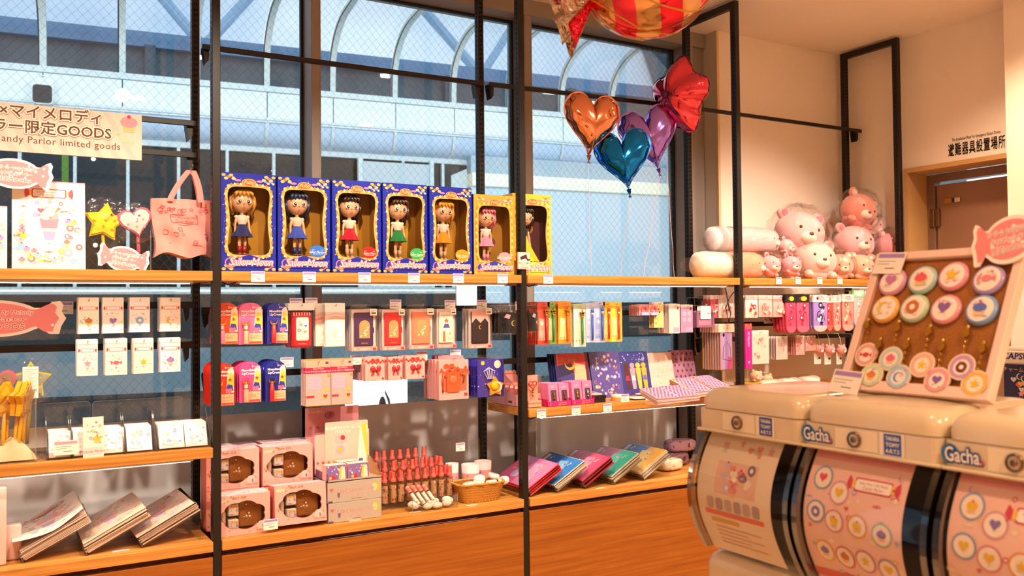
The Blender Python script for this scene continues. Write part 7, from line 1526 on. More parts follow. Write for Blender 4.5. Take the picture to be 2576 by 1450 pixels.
PL = [('large pale pink plush in the centre of the pile', 2010, 590, 60, .17, '#f2b3b4', '#ec7f92', (-6, 10, -18), 1, 0), ('coral plush on top of the pile', 2160, 530, 44, .19, '#ef9180', '#f7e4d0', (4, 24, -10), 1, 0), ('big pale pink plush low in the pile, left of the coral pair', 2048, 662, 52, .09, '#f4c0b8', '#f0a0a4', (-10, 4, -20), 1, 0), ('pink plush in the middle of the pile above the coral pair', 2148, 614, 48, .16, '#f3aeb2', '#ee7f94', (-8, 4, -14), 1, 0), ('rose plush at the right end of the pile', 2238, 622, 38, .13, '#ee9eaa', '#f6d8d0', (0, 6, -6), 1, 0),
      ('left coral plush of the low pair', 2112, 670, 32, .045, '#f5a78e', '#f7e6d6', (0, -4, -24), 1, 1), ('right coral plush of the low pair', 2165, 672, 33, .05, '#f5ab92', '#f7e6d6', (2, 6, -12), 1, 1), ('small rose plush beside the big low one', 1990, 668, 25, .045, '#f09aa2', '#e46a80', (0, 14, -10), 1, 1), ('small rose plush next to the third front post', 1938, 668, 26, .06, '#f0a0a4', '#e46a80', (0, 22, -6), 1, 1), ('small pale plush wedged under the large centre one', 1978, 622, 21, .10, '#f2aeb0', '#ec8a98', (0, 20, 4), 1, 1), ('dusty pink plush behind the top coral one', 2196, 575, 31, .2, '#eebcbc', '#e89aa6', (6, 30, 10), 1, 1)]
for a in PL: plush_toy(*a)
def bolster(label, xa, xb, split, py, rpx, Y, c1, c2, zoff):
    a, b, s_ = at(xa, py, Y).x, at(xb, py, Y).x, at(split, py, Y).x; r = rpx*(at(split, py, Y)-CAMP).dot(_f)/FPX
    t = thing('bolster_plush', label, 'plush', (a, Y, S1+r*.98+zoff), group='bolster plush toys'); M = Matrix.Rotation(R(90), 4, 'Y'); L = b-a; s_ -= a
    m = MB(); m.lathe([(0, 0), (r*.6, .006), (r*.93, .025), (r, .06), (r, s_), (r*.99, s_+.001)], c1, 26, M=M, cap=False); m.build('cream_roll', plush, t)
    m = MB(); m.lathe([(r*1.02, s_), (r*1.05, s_+.02), (r*1.04, L-.05), (r*.9, L-.015), (r*.5, L), (0, L+.003)], c2, 26, M=M, cap=False); m.build('coral_end', plush, t)
    m = MB(); m.ball((L-.035, -r*.86, -r*.2), (r*.3, r*.26, r*.24), '#f9e6d6', 16, 10); m.build('muzzle', plush, t)
    m = MB()
    for q in (-.16, .2): m.ball((L-.045+q*1.6*r, -r*1.0, r*.16), (r*.06, r*.05, r*.07), eyec, 8, 7)
    m.build('eyes', gloss, t)
    m = MB(); ph = xa
    m.grid(lambda u, v: (-.05+(L+.075)*v, r*1.1*(1+.05*math.sin(9*6.28*u+ph)+.04*math.sin(31*v))*math.cos(6.28*u)*(1 if .12 < v < .93 else .55), r*1.06*(1+.04*math.sin(7*6.28*u+13*v))*math.sin(6.28*u)*(1 if .12 < v < .93 else .5)), 30, 18, '#fff'); m.build('clear_bag', cello, t)
    return r
r1 = bolster('cream bolster plush with coral end lying on the shelf by the third post', 1745, 1908, 1832, 660, 34, .10, '#f4e2cc', '#f39a78', 0)
bolster('pale lilac bolster plush lying on top of the cream one', 1780, 1945, 1832, 604, 33, .14, '#eadbe0', '#eeb6b8', r1*1.98)
for (px, nm) in ((1959, 'under the small rose plush'), (2008, 'under the big low plush, left'), (2062, 'under the big low plush, right'), (2113, 'under the coral pair')): price_card(px, 707, 'shelf edge price card '+nm, band='#d98aa0', w=.038, h=.034)

# ---------------------------------------------------------------- BAY 3 rails: bags, socks, cards, key charms
def gift_bag(c, c2, seed):
    def mk(t, W, H):
        m = MB(); m.grid(lambda u, v: (W*u, -.008*math.sin(u*math.pi)*math.sin(v*math.pi), H*.82*v), 8, 8, c); m.grid(lambda u, v: (W*(1-u), .006, H*.82*v), 3, 3, c); m.build('pouch', fabric, t)
        m = MB(); scatter(m, W*.1, W*.9, H*.08, H*.7, -.0105, 9, W*.13, seed, c2, (1, 0, 2, 3)); m.build('print', gloss, t); m = MB(); m.box(0, W, -.001, .004, H*.82, H, '#f6d9d4'); m.build('header', paper, t)
        m = MB(); m.grid(lambda u, v: (-.003+(W+.006)*u, -.013-.003*math.sin(13*u+9*v), H*.9*v), 8, 8, '#fff'); m.build('bag', cello, t)
    return mk
stack((1787, 743, 1806, 800), .10, 3, .022, gift_bag('#e0606a', ['#f4c0c0', '#c8303c'], 51), 'rose red gift bag left of the third front post', 'rose red gift bag behind the front one', 'gift bags', 'gift_bag', 'bag')
stack((1808, 743, 1848, 800), .09, 3, .022, gift_bag('#f2d6cc', ['#d8303a', '#f29a9a', '#f7efe6'], 52), 'white and red gift bag just left of the third front post', 'white and red gift bag behind the front one', 'gift bags', 'gift_bag', 'bag')
stack((1875, 743, 1906, 800), .07, 3, .022, gift_bag('#f4e4da', ['#e02c2c', '#c81f28', '#f7b0a8'], 53), 'cream gift bag with red print right of the third post', 'cream and red gift bag behind the front one', 'gift bags', 'gift_bag', 'bag')
for k, (a, b) in enumerate(((1908, 1943), (1945, 1980))): stack((a, 743, b, 798), .07+.01*k, 4, .02, gift_bag('#f4b4ac', ['#f7d2cc', '#ee8a88', '#fbeae2'], 54+k), 'pink ribbon gift bag, %s of the two beside the socks' % ('left', 'right')[k], 'pink ribbon gift bag behind the %s one' % ('left', 'right')[k], 'gift bags', 'gift_bag', 'bag')
def sock(c, ct, prn, head, hc):
    def mk(t, W, H):
        P = [(W*.04, H*.86), (W*.04, H*.14)]+[(W*.5-W*.46*math.cos(R(a)), H*.14-H*.13*math.sin(R(a))) for a in range(20, 180, 20)]+[(W*.96, H*.14), (W*.96, H*.86)]
        m = MB(); m.prism(P, -.004, .004, c); m.build('sock', fabric, t); m = MB(); m.prism([(x, z) for x, z in P if z < H*.2]+[(W*.94, H*.17), (W*.06, H*.17)], -.0046, -.004, ct); m.build('toe', fabric, t)
        m = MB(); g = random.Random(int(W*1e5))
        for k in range(7): motif(m, (0, 1, 2, 3)[k % 4], W*g.uniform(.25, .75), H*(.24+.08*k), W*.15, -.0049, prn[k % len(prn)])
        m.tube([(W*.2, -.005, H*.3), (W*.3, -.005, H*.52), (W*.5, -.005, H*.6), (W*.7, -.005, H*.52), (W*.8, -.005, H*.3)], .001, prn[0], 4); m.build('print', paper, t)
        m = MB(); m.box(0, W, -.0055, .0055, H*.8, H, head); o = m.build('header', paper, t); m = MB(); m.flat(oval(W*.55, H*.9, W*.25, H*.06, 12), -.0058, hc); m.flat(star(W*.3, H*.9, W*.12), -.006, prn[-1]); m.build('print', paper, o)
    return mk
SK = [((1976, 742, 2001, 839), '#ee3a62', '#f2506e', ['#b02048', '#d82c56'], '#1d1a18', '#f0c820', 'hot pink sock with black header, left', 5), ((2002, 742, 2035, 838), '#f04a70', '#f25a78', ['#b82a4c', '#8a1f3c'], '#1d1a18', '#f0c820', 'hot pink sock with black header, right', 4), ((2044, 742, 2080, 836), '#9a7ad0', '#f2b4bc', ['#1f1a24', '#f4ecec', '#2a2030'], '#f6d0cc', '#f4a8b0', 'lilac sock with black print', 3), ((2078, 744, 2093, 834), '#d8343c', '#e85a4a', ['#7a2a1c', '#f6d2c0'], '#f4d2c8', '#e88a8a', 'narrow red sock', 2), ((2095, 743, 2114, 834), '#ee8a80', '#f0a08e', ['#d8403a', '#f8ece0'], '#f6d4cc', '#f2a0a0', 'salmon sock, left of the pair', 3), ((2117, 741, 2146, 834), '#f0857c', '#f4a498', ['#d03c34', '#f8ece0', '#e0b070'], '#f6d4cc', '#f2a0a0', 'salmon sock, right of the pair', 3), ((2146, 731, 2172, 825), '#e9b0b4', '#9ab0d8', ['#8aa88a', '#f4e4d8'], '#9ac49a', '#cfe4c4', 'pale sock with green header', 2), ((2174, 733, 2200, 822), '#d8d4dc', '#c9a0a8', ['#5a6a80', '#f0e4e0'], '#c3d0da', '#e8706a', 'grey sock behind the cork board', 2)]
for (px, c, ct, pr_, hd, hc, nm, n) in SK: stack(px, .06, n, .02, sock(c, ct, pr_, hd, hc), 'front '+nm, 'sock hanging behind the front %s' % nm.split(',')[0], 'hanging socks', 'hanging_sock', 'sock', hz=.002)
for k in range(6):
    p = at(1922+k*11, 807, .19); t = thing('mini_charm_card', 'small white and black charm card, %s from the left under the gift bags' % ORD[k], 'card', (p.x, .19, p.z-.016), group='mini charm cards'); m = MB(); m.prism(rrect(0, .03, 0, .034, .008, 3), 0, .002, '#f4ece6'); m.build('card', gloss, t); m = MB(); m.flat(oval(.01, .02, .004, .005, 8), -.0004, '#2a2022'); m.flat(oval(.02, .018, .004, .005, 8), -.0004, '#2a2022'); m.flat([(0, .028), (.03, .028), (.03, .033), (0, .033)], -.0004, '#d87a8a'); m.build('print', gloss, t); m = MB(); hook(m, .015, .032, -.006, .109); m.build('hook', metal, t)
stack((1888, 832, 1934, 916), .10, 2, .02, sheet_card('#f2ddd0', ['#f3b6ac', '#efcabc', '#e88a8a', '#f7e6d8']), 'pale zip pouch with faint pink print by the third post', 'pale zip pouch behind the front one', 'pale zip pouches', 'zip_pouch', 'pouch')
stack((1952, 846, 1981, 905), .12, 4, .016, sheet_card('#e8cfc6', ['#f6e2da', '#d8a8a4', '#f2c8c0']), 'clear stationery pack on the lower rail', 'clear stationery pack behind the front one', 'stationery packs', 'stationery_pack', 'pack')
stack((2002, 845, 2024, 893), .11, 5, .016, sheet_card('#f3b2ac', ['#d8404a', '#f8e6dc', '#e88a90']), 'pink charm card with red print on the lower rail', 'pink charm card behind the front red print one', 'pink charm cards', 'pink_charm_card', 'card')
stack((2026, 845, 2052, 883), .12, 3, .016, sheet_card('#eeb2ac', ['#f8e6dc', '#d8505a', '#e0a0a0']), 'wide pink charm card left of the plush key charms', 'wide pink charm card behind the front one', 'pink charm cards', 'pink_charm_card', 'card')
k0 = None
for k, (px, py, Y, nm) in enumerate(((2062, 880, .12, 'leftmost'), (2088, 881, .08, 'second'), (2117, 881, .07, 'third'), (2150, 880, .1, 'rightmost, half behind the cork board'))):
    p = at(px, py, Y); lab = 'pink plush key charm with paper tag, '+nm
    if k0 is None:
        k0 = thing('plush_key_charm', lab, 'key charm', p, (0, 0, R(-15)), 'plush key charms'); r = .028
        m = MB(); m.ball((0, 0, 0), (r, r*.9, r*.85), '#ee8a86', 16, 11); m.build('head', plush, k0); m = MB(); m.ball((0, -r*.66, -r*.25), (r*.38, r*.32, r*.28), '#f8e6d6', 12, 8); m.build('muzzle', plush, k0); m = MB()
        for q in (-1, 1): m.ball((q*r*.4, -r*.9, 0), (r*.09, r*.05, r*.13), eyec, 8, 6)
        m.build('eyes', gloss, k0)
        for q in (-1, 1): m = MB(); m.ball((q*r*.7, 0, r*.75), (r*.3, r*.22, r*.35), '#ee8a86', 10, 8); m.build('ear', plush, k0)
        m = MB(); m.tube([(0, 0, r*.8), (.003, .01, .06), (0, .02, .085)], .0011, '#e8d8c8', 5); m.tube([(0, .02, .085), (0, .2, .085)], .0016, '#cfc8c0', 6); m.build('cord', plastic, k0); m = MB(); m.box(-.026, .016, .012, .013, -.075, -.012, '#f6ece0'); lines(m, -.022, .01, -.03, 5, .008, .0115, '#b0a498'); m.box(.0, .012, .0113, .0115, -.05, -.038, '#3a4a8a'); m.build('paper_tag', paper, k0)
    else: dup(k0, p, (0, 0, R(-15+8*k)), lab)
# shelf top below: basket, bagged mini plush, flat bags
p = at(1885, 972, .06); t = thing('straw_basket', 'low straw basket on the shelf below the zip pouch', 'basket', (p.x+.03, .10, ZM2)); m = MB(); m.lathe([(.055, 0), (.06, .01), (.065, .035)], '#d9b04a', 26, cap=False); m.lathe([(.061, .035), (.054, .004), (0, .003)], '#c99a3a', 26, cap=False)
m.build('weave', mat('straw', .7, .3, bump=(300, .8)), t); m = MB(); m.tube([(.065*math.cos(q*.3), .065*math.sin(q*.3), .036) for q in range(22)], .003, '#e2bc5a', 5, cap=False); m.build('rim', mat('straw', .7, .3, bump=(300, .8)), t)
for k, (px, py, nm) in enumerate(((1902, 932, 'left'), (1930, 940, 'right'))):
    p = at(px, py, .12); o = plush_toy('bagged mini peach plush beside the straw basket, '+nm, px, py, 15, .12, '#f2b088', '#f7d9c0', (0, 12*(1-2*k), -10), 1, 1); o.location = (p.x, .12, ZM2+.035 if k else ZM2+.06)
for k, (px, py, w, nm) in enumerate(((1945, 968, .12, 'left'), (2000, 966, .14, 'middle'), (2060, 966, .13, 'right'))):
    p = at(px, py, .05); t = thing('flat_plush_bag', 'clear bag with pale plush laid flat on the shelf, %s one' % nm, 'bag', (p.x, .08+.02*k, ZM2+.002), (0, 0, R(-10+12*k)), group='flat plush bags')
    m = MB(); m.ball((0, 0, .02), (w*.5, .06, .02), '#f3dcc8', 18, 9); m.ball((w*.28, -.01, .026), (w*.18, .04, .018), '#eeb0a0', 12, 7); m.build('plush', plush, t); m = MB(); m.grid(lambda u, v: ((u-.5)*w*1.3, (v-.5)*.16, .044-.03*(2*abs(u-.5))**3-.012*(2*abs(v-.5))**3+.003*math.sin(21*u+17*v)+.004), 14, 10, '#fff'); m.build('clear_bag', cello, t)
# loose black cable by the third post
m = MB(); Q = [at(x, y, .05) for x, y in ((1822, 717), (1828, 740), (1832, 765), (1838, 790), (1834, 812), (1826, 775), (1834, 752), (1846, 735))]
m.tube([tuple(q) for q in Q], .0026, '#15100e', 6); tag(m.build('black_cable', plastic), 'loose black cable looping down beside the third front post', 'cable')

# ================================================================ FOREGROUND: three capsule machines, fronts facing the aisle (-X)
GX, GZ, GW = .68, 1.188, .288
GY = [-1.572, -1.862, -2.152]
ivory = mat('ivory_plastic', .22, .5, coat=.3, col='#d3c1a2'); smoke = clear('smoky_plastic', tint=(.62, .56, .5), refl=1.0, rough=.05, cap=.35); globe = clear('globe_plastic', tint=(.99, .98, .96), refl=.8, rough=.03, cap=.4)
darkin = mat('dark_interior', .5, .3, col='#170f0a')
def rbox(m, x0, x1, y0, y1, z0, z1, r, col, crown=0.):
    """box with rounded top edges and corners"""
    out = rrect(x0, x1, y0, y1, r, 5); n = len(out); cx, cy = (x0+x1)/2, (y0+y1)/2
    rings = [(0, z0)]+[(r*(1-math.cos(R(a))), z1-r+r*math.sin(R(a))) for a in (0, 22, 45, 67, 90)]
    v = []
    for ins, z in rings:
        for x, y in out:
            fx = ((x1-x0)/2-ins)/((x1-x0)/2); fy = ((y1-y0)/2-ins)/((y1-y0)/2); v.append((cx+(x-cx)*fx, cy+(y-cy)*fy, z))
    F = [(j*n+i, j*n+(i+1) % n, (j+1)*n+(i+1) % n, (j+1)*n+i) for j in range(len(rings)-1) for i in range(n)]
    m.add(v, F, col, smooth=True)
    top = v[-n:]; m.add(top+[(cx, cy, z1+crown)], [(i, (i+1) % n, n) for i in range(n)], col, smooth=True); m.add(v[:n], [tuple(range(n-1, -1, -1))], col)
def bulge(v): return .018-.058*math.sin(math.pi*(.06+.88*v))
ZB, ZT = .928, 1.182
def sheet_pins(m, w, seed, first):
    """print laid out on a flat w x h sheet (x, z), later bent over the drum"""
    h = ZT-ZB
    if first:
        m.flat([(0, 0), (w, 0), (w, h), (0, h)], 0, '#f2ddc4'); scatter(m, w*.1, w*.95, h*.82, h*.97, -.0002, 8, .010, 61, ['#e89a86', '#cfd0b0', '#e8a8a0'], (1, 0)); m.flat(rrect(w*.25, w*.8, h*.52, h*.78, .02, 4), -.0002, '#efc4ae'); scatter(m, w*.25, w*.8, h*.5, h*.8, -.0004, 12, .014, 62, ['#8a7a94', '#f6e6da', '#e8948c', '#d9c0d0'], (2, 1, 5))
        for k in range(6): m.flat(rrect(w*(.14+.125*k), w*(.235+.125*k), h*.38, h*.48, .006, 3), -.0004, ('#c9b0a8', '#b8a0a4')[k % 2])
        m.flat([(w*.1, h*.33), (w*.9, h*.33), (w*.9, h*.37), (w*.1, h*.37)], -.0003, '#e8705a'); m.flat([(w*.16, h*.27), (w*.55, h*.27), (w*.55, h*.305), (w*.16, h*.305)], -.0003, '#e0a83a'); lines(m, w*.2, w*.85, h*.23, 5, h*.035, -.0003, '#e39a84', .0012)
    else:
        m.flat([(0, 0), (w, 0), (w, h), (0, h)], 0, '#f6c9c0'); m.flat([(0, h*.93), (w, h*.93), (w, h), (0, h)], -.0001, '#f2a2a2')
        scatter(m, 0, w, h*.1, h*.92, -.0002, 46, .006, seed, ['#e8c86a', '#c89ac8', '#e0707a', '#a8b8d8', '#f6e2c0']); candy_title(m, w*.68, h*.80, w*.5, -.0006)
        g = random.Random(seed)
        for (x, z, c) in ((.16, .80, '#8fa6cc'), (.36, .72, '#e0a0b4'), (.14, .56, '#8fa6cc'), (.34, .52, '#e09098'), (.58, .52, '#e8a050'), (.82, .50, '#a8c0a8'), (.62, .28, '#c98aa8'), (.84, .26, '#b090c8'), (.2, .28, '#efb04a'), (.41, .27, '#e0787a')):
            m.flat(oval(w*x, h*z, .021, .021, 20), -.0005, c); m.flat(oval(w*x, h*z, .0175, .0175, 20), -.0007, '#fbeade'); motif(m, (5, 2, 1, 0)[g.randrange(4)], w*x, h*z, .010, -.001, ('#e8607a', '#efc23a', '#8a78c0', '#d8803c')[g.randrange(4)])
        m.flat([(0, h*.06), (w, h*.10), (w, h*.16), (0, h*.12)], -.0008, '#e2645c'); m.flat([(0, 0), (w, 0), (w, h*.07), (0, h*.05)], -.0009, '#f0d8b8')
for i, y in enumerate(GY):
    nm = ('farthest, with a cream display sheet', 'middle, under the cork board', 'nearest, cut by the right photo edge')[i]
    t = thing('capsule_machine', 'ivory capsule toy machine, '+nm, 'vending machine', (GX, y, 0), (0, 0, R(-90)), group='ivory capsule machines'); W = GW
    m = MB(); rbox(m, .002, W-.002, -.004, .33, GZ+.0435, GZ+.088, .030, '#fff', .006); m.build('lid', ivory, t)
    m = MB(); m.prism(rrect(.001, W-.001, -.006, .332, .016, 4), 0, .042, '#fff', M=Matrix.Translation((0, 0, GZ)) @ Matrix.Rotation(R(90), 4, 'X') @ Matrix.Scale(-1, 4, (0, 1, 0)) if False else Matrix(((1, 0, 0, 0), (0, 0, 1, 0), (0, 1, 0, GZ), (0, 0, 0, 1)))); m.build('lid_band', ivory, t)
    m = MB(); m.box(-.0005, W+.0005, -.010, .334, GZ-.006, GZ, '#fff', ch=.002); m.build('lid_flange', ivory, t)
    m = MB(); m.box(W*.27, W*.58, -.0068, -.006, GZ+.003, GZ+.039, '#fff'); m.build('front_plate', mat('ivory_plate', .3, .5, col='#e4d5bc'), t)
    m = MB(); M = Matrix.Translation((W*.42, -.0068, GZ+.021)) @ Matrix.Rotation(R(90), 4, 'X') @ Matrix.Scale(1.35, 4); m.lathe([(.0105, 0), (.0105, .003), (.0078, .0035)], '#7a5c3c', 20, M=M, cap=False); m.lathe([(0, .0026), (.0078, .0026)], '#e6d4b4', 20, M=M, cap=False); m.lathe([(.0042, .0026), (.0042, .004), (0, .0041)], '#8a6a48', 14, M=M, cap=False); m.build('key_lock', metal, t)
    m = MB(); m.flat([(W*.60, GZ+.001), (W*.77, GZ+.001), (W*.77, GZ+.0415), (W*.60, GZ+.0415)], -.0071, '#e7d8c6'); m.flat([(W*.63, GZ+.003), (W*.75, GZ+.003), (W*.75, GZ+.0395), (W*.63, GZ+.0395)], -.0073, '#22409a')
    for k, tx in enumerate(('TAKARA', 'TOMY', 'A.R.T.S')): m.text(tx, W*.69, GZ+.0285-.0108*k, .0098, -.0076, '#f2ead8', off=.0002, fit=W*.095)
    m.build('maker_sticker', gloss, t)
    if i > 0 or False:
        m = MB(); m.text('Gacha.', W*.135, GZ+.010, .033, -.0092, '#f4ecdc', off=.0004, shear=-.05, fit=W*.22, outline=(.003, '#1f4a9a', .0006)); m.flat(oval(W*.244, GZ+.013, .003, n=8), -.0095, '#d8303a'); m.ring(oval(W*.052, GZ+.021, .0155, .0165, 18), oval(W*.052, GZ+.021, .011, .012, 18), -.0073, -.0065, '#2a7ab8'); m.build('logo', gloss, t)
    m = MB(); m.box(.012, W-.012, .085, .31, ZB-.004, ZT+.004, '#fff'); m.build('drum_core', darkin, t)
    s = MB(); sheet_pins(s, W*.72, 70+i, i == 0); m = MB(); x0 = W*.07
    m.grid(lambda u, v: (x0+W*.72*u, bulge(v)+.012, ZB+(ZT-ZB)*v), 2, 24, '#f4d8c6'); m.build('display_sheet', paper, t)
    for a in (0, 1):
        pass
    m = MB()
    for f_, c_ in zip(s.f, s.c):
        P = [s.v[q] for q in f_]; m.add([(x0+x, bulge(z/(ZT-ZB))+.0105+yy*1.2, ZB+z) for x, yy, z in P], [tuple(range(len(P)))], '#fff'); m.c[-1] = c_
    # long shapes follow the bend: cut background strips by rows
    m.f = m.f[0:]; m.build('sheet_print', paper, t) if False else None
    pm = MB()
    for f_, c_ in zip(s.f, s.c):
        P = [s.v[q] for q in f_]; zs = [p[2] for p in P]
        if max(zs)-min(zs) > .05:
            xs = [p[0] for p in P]; a, b = min(xs), max(xs); zz0, zz1 = min(zs), max(zs)
            pm.grid(lambda u, v: (x0+a+(b-a)*u, bulge((zz0+(zz1-zz0)*v)/(ZT-ZB))+.0112+P[0][1]*1.2, ZB+zz0+(zz1-zz0)*v), 1, 20, '#fff'); pm.c[-20:] = [c_]*20
        else: pm.add([(x0+x, bulge(z/(ZT-ZB))+.0108+yy*1.2, ZB+z) for x, yy, z in P], [tuple(range(len(P)))], '#fff'); pm.c[-1] = c_
    pm.build('sheet_print', paper, t)
    m = MB(); m.grid(lambda u, v: (.006+(W-.012)*u, bulge(v), ZB+(ZT-ZB)*v), 4, 24, '#fff'); m.build('clear_drum', globe, t)
    for x in (.004, W-.016):
        m = MB(); P = [(bulge(v/20)-.004, ZB+(ZT-ZB)*v/20) for v in range(21)]; Q = [(bulge(v/20)+.016, ZB+(ZT-ZB)*v/20) for v in range(21)]
        for xx in (x, x+.012): m.add([(xx, a, b) for a, b in P]+[(xx, a, b) for a, b in Q], [(k, k+1, 22+k, 21+k) for k in range(20)], '#fff')
        m.add([(x, a, b) for a, b in P]+[(x+.012, a, b) for a, b in P], [(k, k+1, 22+k, 21+k) for k in range(20)], '#fff'); m.build('drum_rim', smoke, t)
        m = MB(); m.add([(x+.006, a, b) for a, b in Q]+[(x+.006, .09, ZT), (x+.006, .09, ZB)], [tuple(range(23))], '#fff'); m.build('drum_side', smoke, t)
    m = MB(); rbox(m, .002, W-.002, .0, .33, .30, ZB-.006, .03, '#fff'); m.build('base', ivory, t)
    m = MB(); m.box(W*.55, W*.64, -.003, .004, .80, .885, '#cbb592', ch=.002); m.box(W*.575, W*.615, -.004, -.002, .81, .875, '#2c2018'); m.build('coin_slot', plastic, t)
    m = MB(); m.box(W*.12, W*.36, -.002, .004, .70, .86, '#33401f', ch=.002); m.build('price_window', gloss, t)
    m = MB(); M = Matrix.Translation((W*.5, -.004, .72)) @ Matrix.Rotation(R(90), 4, 'X'); m.lathe([(.05, 0), (.05, .008), (.042, .012), (0, .013)], '#e2cfae', 28, M=M, cap=False); m.box(W*.5-.045, W*.5+.045, -.032, -.012, .712, .728, '#d8c4a2', ch=.004); m.build('turn_dial', ivory, t)
    m = MB(); rbox(m, .01, W-.01, .02, .32, .0, .30, .01, '#fff'); m.build('stand', ivory, t)

# cork board with badges and key rings on the middle machine's lid
BT = R(-25.5); BO = Vector((.80, -1.846, GZ+.0955)); BWD, BHT = .312, .302
BM = Matrix.Translation(BO) @ Matrix.Rotation(R(-90), 4, 'Z') @ Matrix.Rotation(BT, 4, 'X')
BI = BM.inverted()
def on_board(px, py):
    o = BI @ CAMP; d = BI.to_3x3() @ ray(px, py); k = -o.y/d.y; q = o+d*k; return q.x, q.z
t = thing('cork_board', 'leaning pink framed cork display board on the middle capsule machine', 'display board'); t.matrix_world = BM
cork = bpy.data.materials.new('cork'); cork.use_nodes = True; n_ = cork.node_tree; b_ = n_.nodes['Principled BSDF']; b_.inputs['Roughness'].default_value = .9
x_ = n_.nodes.new('ShaderNodeTexVoronoi'); x_.inputs['Scale'].default_value = 420; r_ = n_.nodes.new('ShaderNodeValToRGB'); r_.color_ramp.elements[0].color = lin('#8a5222')+(1,); r_.color_ramp.elements[1].color = lin('#b0702f')+(1,); c_ = n_.nodes.new('ShaderNodeTexCoord')
n_.links.new(c_.outputs['Object'], x_.inputs['Vector']); n_.links.new(x_.outputs['Distance'], r_.inputs[0]); n_.links.new(r_.outputs[0], b_.inputs['Base Color'])
m = MB(); m.box(.016, BWD-.016, .004, .012, .02, BHT-.016, '#fff'); m.build('cork', cork, t)
pinkw = mat('pink_wood', .5, .4, col='#f2d0c4')
for (a, b, c, d) in ((0, .017, 0, BHT), (BWD-.017, BWD, 0, BHT), (.017, BWD-.017, 0, .022), (.017, BWD-.017, BHT-.017, BHT)): m = MB(); m.box(a, b, -.006, .016, c, d, '#fff', ch=.0015); m.build('frame_rail', pinkw, t)
m = MB(); m.box(BWD*.45, BWD*.55, .016, .02, .0, BHT*.7, '#fff'); m.build('back_strut', pinkw, t)
def bpx(x, y): return on_board(2080+x/2.788, 540+y/2.788)
BADGE = [(467, 478, '#d9a0cc', 'lilac rimmed', 1), (678, 465, '#a8cfd0', 'aqua rimmed', 5), (895, 438, '#ee9ab4', 'rose rimmed with yellow print', 0), (1140, 462, '#b49ad4', 'violet rimmed', 4), (417, 668, '#f2b45a', 'orange rimmed', 3), (620, 663, '#b8d4b0', 'mint rimmed', 2), (840, 670, '#f0a0b0', 'pink rimmed with plum print', 1), (1092, 675, '#7fa8e0', 'sky blue rimmed', 5)]
PC = ['#c87ac0', '#e8606c', '#efc52e', '#e68a9a', '#efcb3a', '#c8733a', '#8a62b0', '#5a74d0']
for k, (x, y, c, nm, kd) in enumerate(BADGE):
    u, v = bpx(x, y); r = .0305
    b = thing('tin_badge', 'round tin badge %s, %s in the %s badge row' % (nm, ORD[k % 4], ('top', 'second')[k//4]), 'badge', group='round tin badges'); b.matrix_world = BM @ Matrix.Translation((u, -.001, v))
    m = MB(); M = Matrix.Rotation(R(90), 4, 'X'); m.lathe([(r*.96, -.003), (r, .0), (r*.97, .004), (r*.8, .0065)], [c]*3, 28, M=M, cap=False); m.lathe([(r*.8, .0065), (r*.5, .0078), (0, .0084)], '#fbeee6', 28, M=M, cap=False); m.build('tin_disc', gloss, b)
    m = MB(); scatter(m, -r*.6, r*.6, -r*.6, r*.6, -.0087, 12, .0035, 90+k, [c, '#f7dcae', '#f3c2cc']); motif(m, kd, 0, 0, r*.46, -.0095, PC[k]); m.build('print', gloss, b)
RING = [(288, 990, 300, 775, '#e9a8a4', 'pink with red print'), (460, 1020, 515, 790, '#bcd4cc', 'pale aqua with pink band'), (680, 1062, 735, 820, '#f2b8a4', 'peach with yellow print'), (958, 1078, 1000, 830, '#c49ad0', 'lilac with dark centre'), (325, 1135, 385, 910, '#cfe0b8', 'pale green with orange print'), (515, 1147, 580, 915, '#a8cdea', 'light blue'), (785, 1170, 825, 925, '#eaa0b0', 'rose with violet print'), (1050, 1195, 1110, 940, '#f2bc5e', 'orange yellow')]
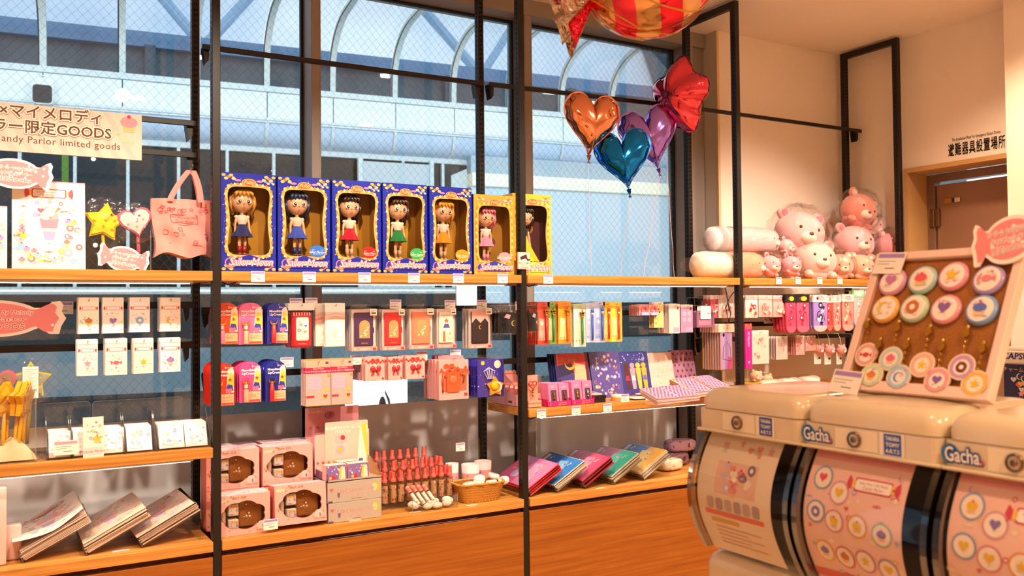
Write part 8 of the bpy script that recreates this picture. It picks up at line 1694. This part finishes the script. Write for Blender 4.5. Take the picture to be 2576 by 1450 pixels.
for k, (x, y, x2, y2, c, nm) in enumerate(RING):
    u, v = bpx(x, y); u2, v2 = bpx(x2, y2); r = .0255
    b = thing('key_ring', 'round acrylic key ring, %s, %s of the %s row' % (nm, ORD[k % 4], ('upper', 'lower')[k//4]), 'key ring', group='acrylic key rings'); b.matrix_world = BM @ Matrix.Translation((u, -.002, v))
    m = MB(); m.prism(oval(0, 0, r, n=28), -.004, -.001, '#f4dcc0', '#d9b890'); m.build('disc', gloss, b)
    m = MB(); m.flat(oval(0, 0, r*.88, n=24), -.0043, c); m.flat(oval(0, -.001, r*.6, n=20), -.0046, '#fbeadf'); scatter(m, -r*.7, r*.7, -r*.7, r*.7, -.0045, 8, .0035, 120+k); motif(m, (4, 5, 0, 2, 5, 3, 1, 0)[k], 0, -.001, r*.42, -.005, ('#d8404a', '#e8708c', '#efc52e', '#7a3a34', '#dd8a3c', '#5a90d0', '#8a62b0', '#efc020')[k]); m.build('print', gloss, b)
    dx, dz = u2-u, v2-v; m = MB()
    for q in range(7): f0 = .40+.08*q; m.tube([(dx*f0+.002*math.cos(R(a)), -.004+(.002*math.sin(R(a)) if q % 2 else 0), dz*f0+.0025*math.sin(R(a))) for a in range(0, 361, 60)], .0007, '#c9a24a', 4)
    m.tube([(0, -.003, r*.9), (dx*.4, -.004, dz*.4)], .0008, '#c9a24a', 4); m.build('chain', goldm, b)
    m = MB(); m.prism(oval(dx, dz-.004, .0065, .009, 12), -.008, -.003, '#c9a24a'); m.ball((dx, -.005, dz+.008), .0048, '#d9b25a', 8, 6); m.tube([(dx-.008, -.005, dz-.006), (dx+.008, -.005, dz-.004)], .0016, '#c9a24a', 5); m.build('clasp', goldm, b)
for (px, py, nm, w) in ((2245, 668, 'clipped on the upper left corner of the cork board', .066), (2136, 966, 'at the lower left corner of the cork board', .07)):
    u, v = on_board(px, py); o = price_card(0, 0, 'large price card '+nm, w=w, h=.048, loc=(0, 0, 0)); o.matrix_world = BM @ Matrix.Translation((u, -.010, v)) @ Matrix.Rotation(R(3), 4, 'Y')
u, v = on_board(2548, 610); o = candy_pop('candy shaped pink sign clipped on the upper right of the cork board', (0, 0, 0), .135, .10, (0, 0, 0), 15); o.matrix_world = BM @ Matrix.Translation((u, -.011, v)) @ Matrix.Rotation(R(-12), 4, 'Y')

# white capsule station by the far wall
CX = 2.35; pa = atx(2517, 900, CX); zt = atx(2550, 872, CX).z; zl = atx(2550, 914, CX).z; zb = atx(2550, 1006, CX).z
t = thing('capsule_station', 'white capsule station with navy poster behind the cork board', 'vending machine', (CX, pa.y, 0), (0, 0, R(-90)))
W = .55; m = MB(); rbox(m, 0, W, .0, .45, 0, zt, .02, '#fff'); m.build('cabinet', mat('white_plastic', .25, .5, coat=.2, col='#efe6dc'), t)
m = MB(); m.box(.0, W, -.012, 0, zl, zt-.015, '#f3ece2', ch=.004); m.build('title_panel', gloss, t); m = MB(); m.text('CAPSULE STATION', .012, (zl+zt)/2-.014, .03, -.0125, '#2a3a90', off=.0008, align='LEFT', shear=.15); m.build('title', gloss, t)
m = MB(); m.box(.012, W-.012, -.004, 0, zb, zl-.004, '#1f2a5c'); m.build('poster', gloss, t); m = MB(); m.text('チャーム2', .05, zl-.028, .018, -.0045, '#e8c24a', align='CENTER'); scatter(m, .014, .2, zb+.01, zl-.03, -.0045, 26, .011, 44, ['#d9dce8', '#e8c24a', '#e0605a', '#9aa8e0', '#f0a0c0'], (0, 1, 3, 2)); m.build('poster_print', gloss, t)
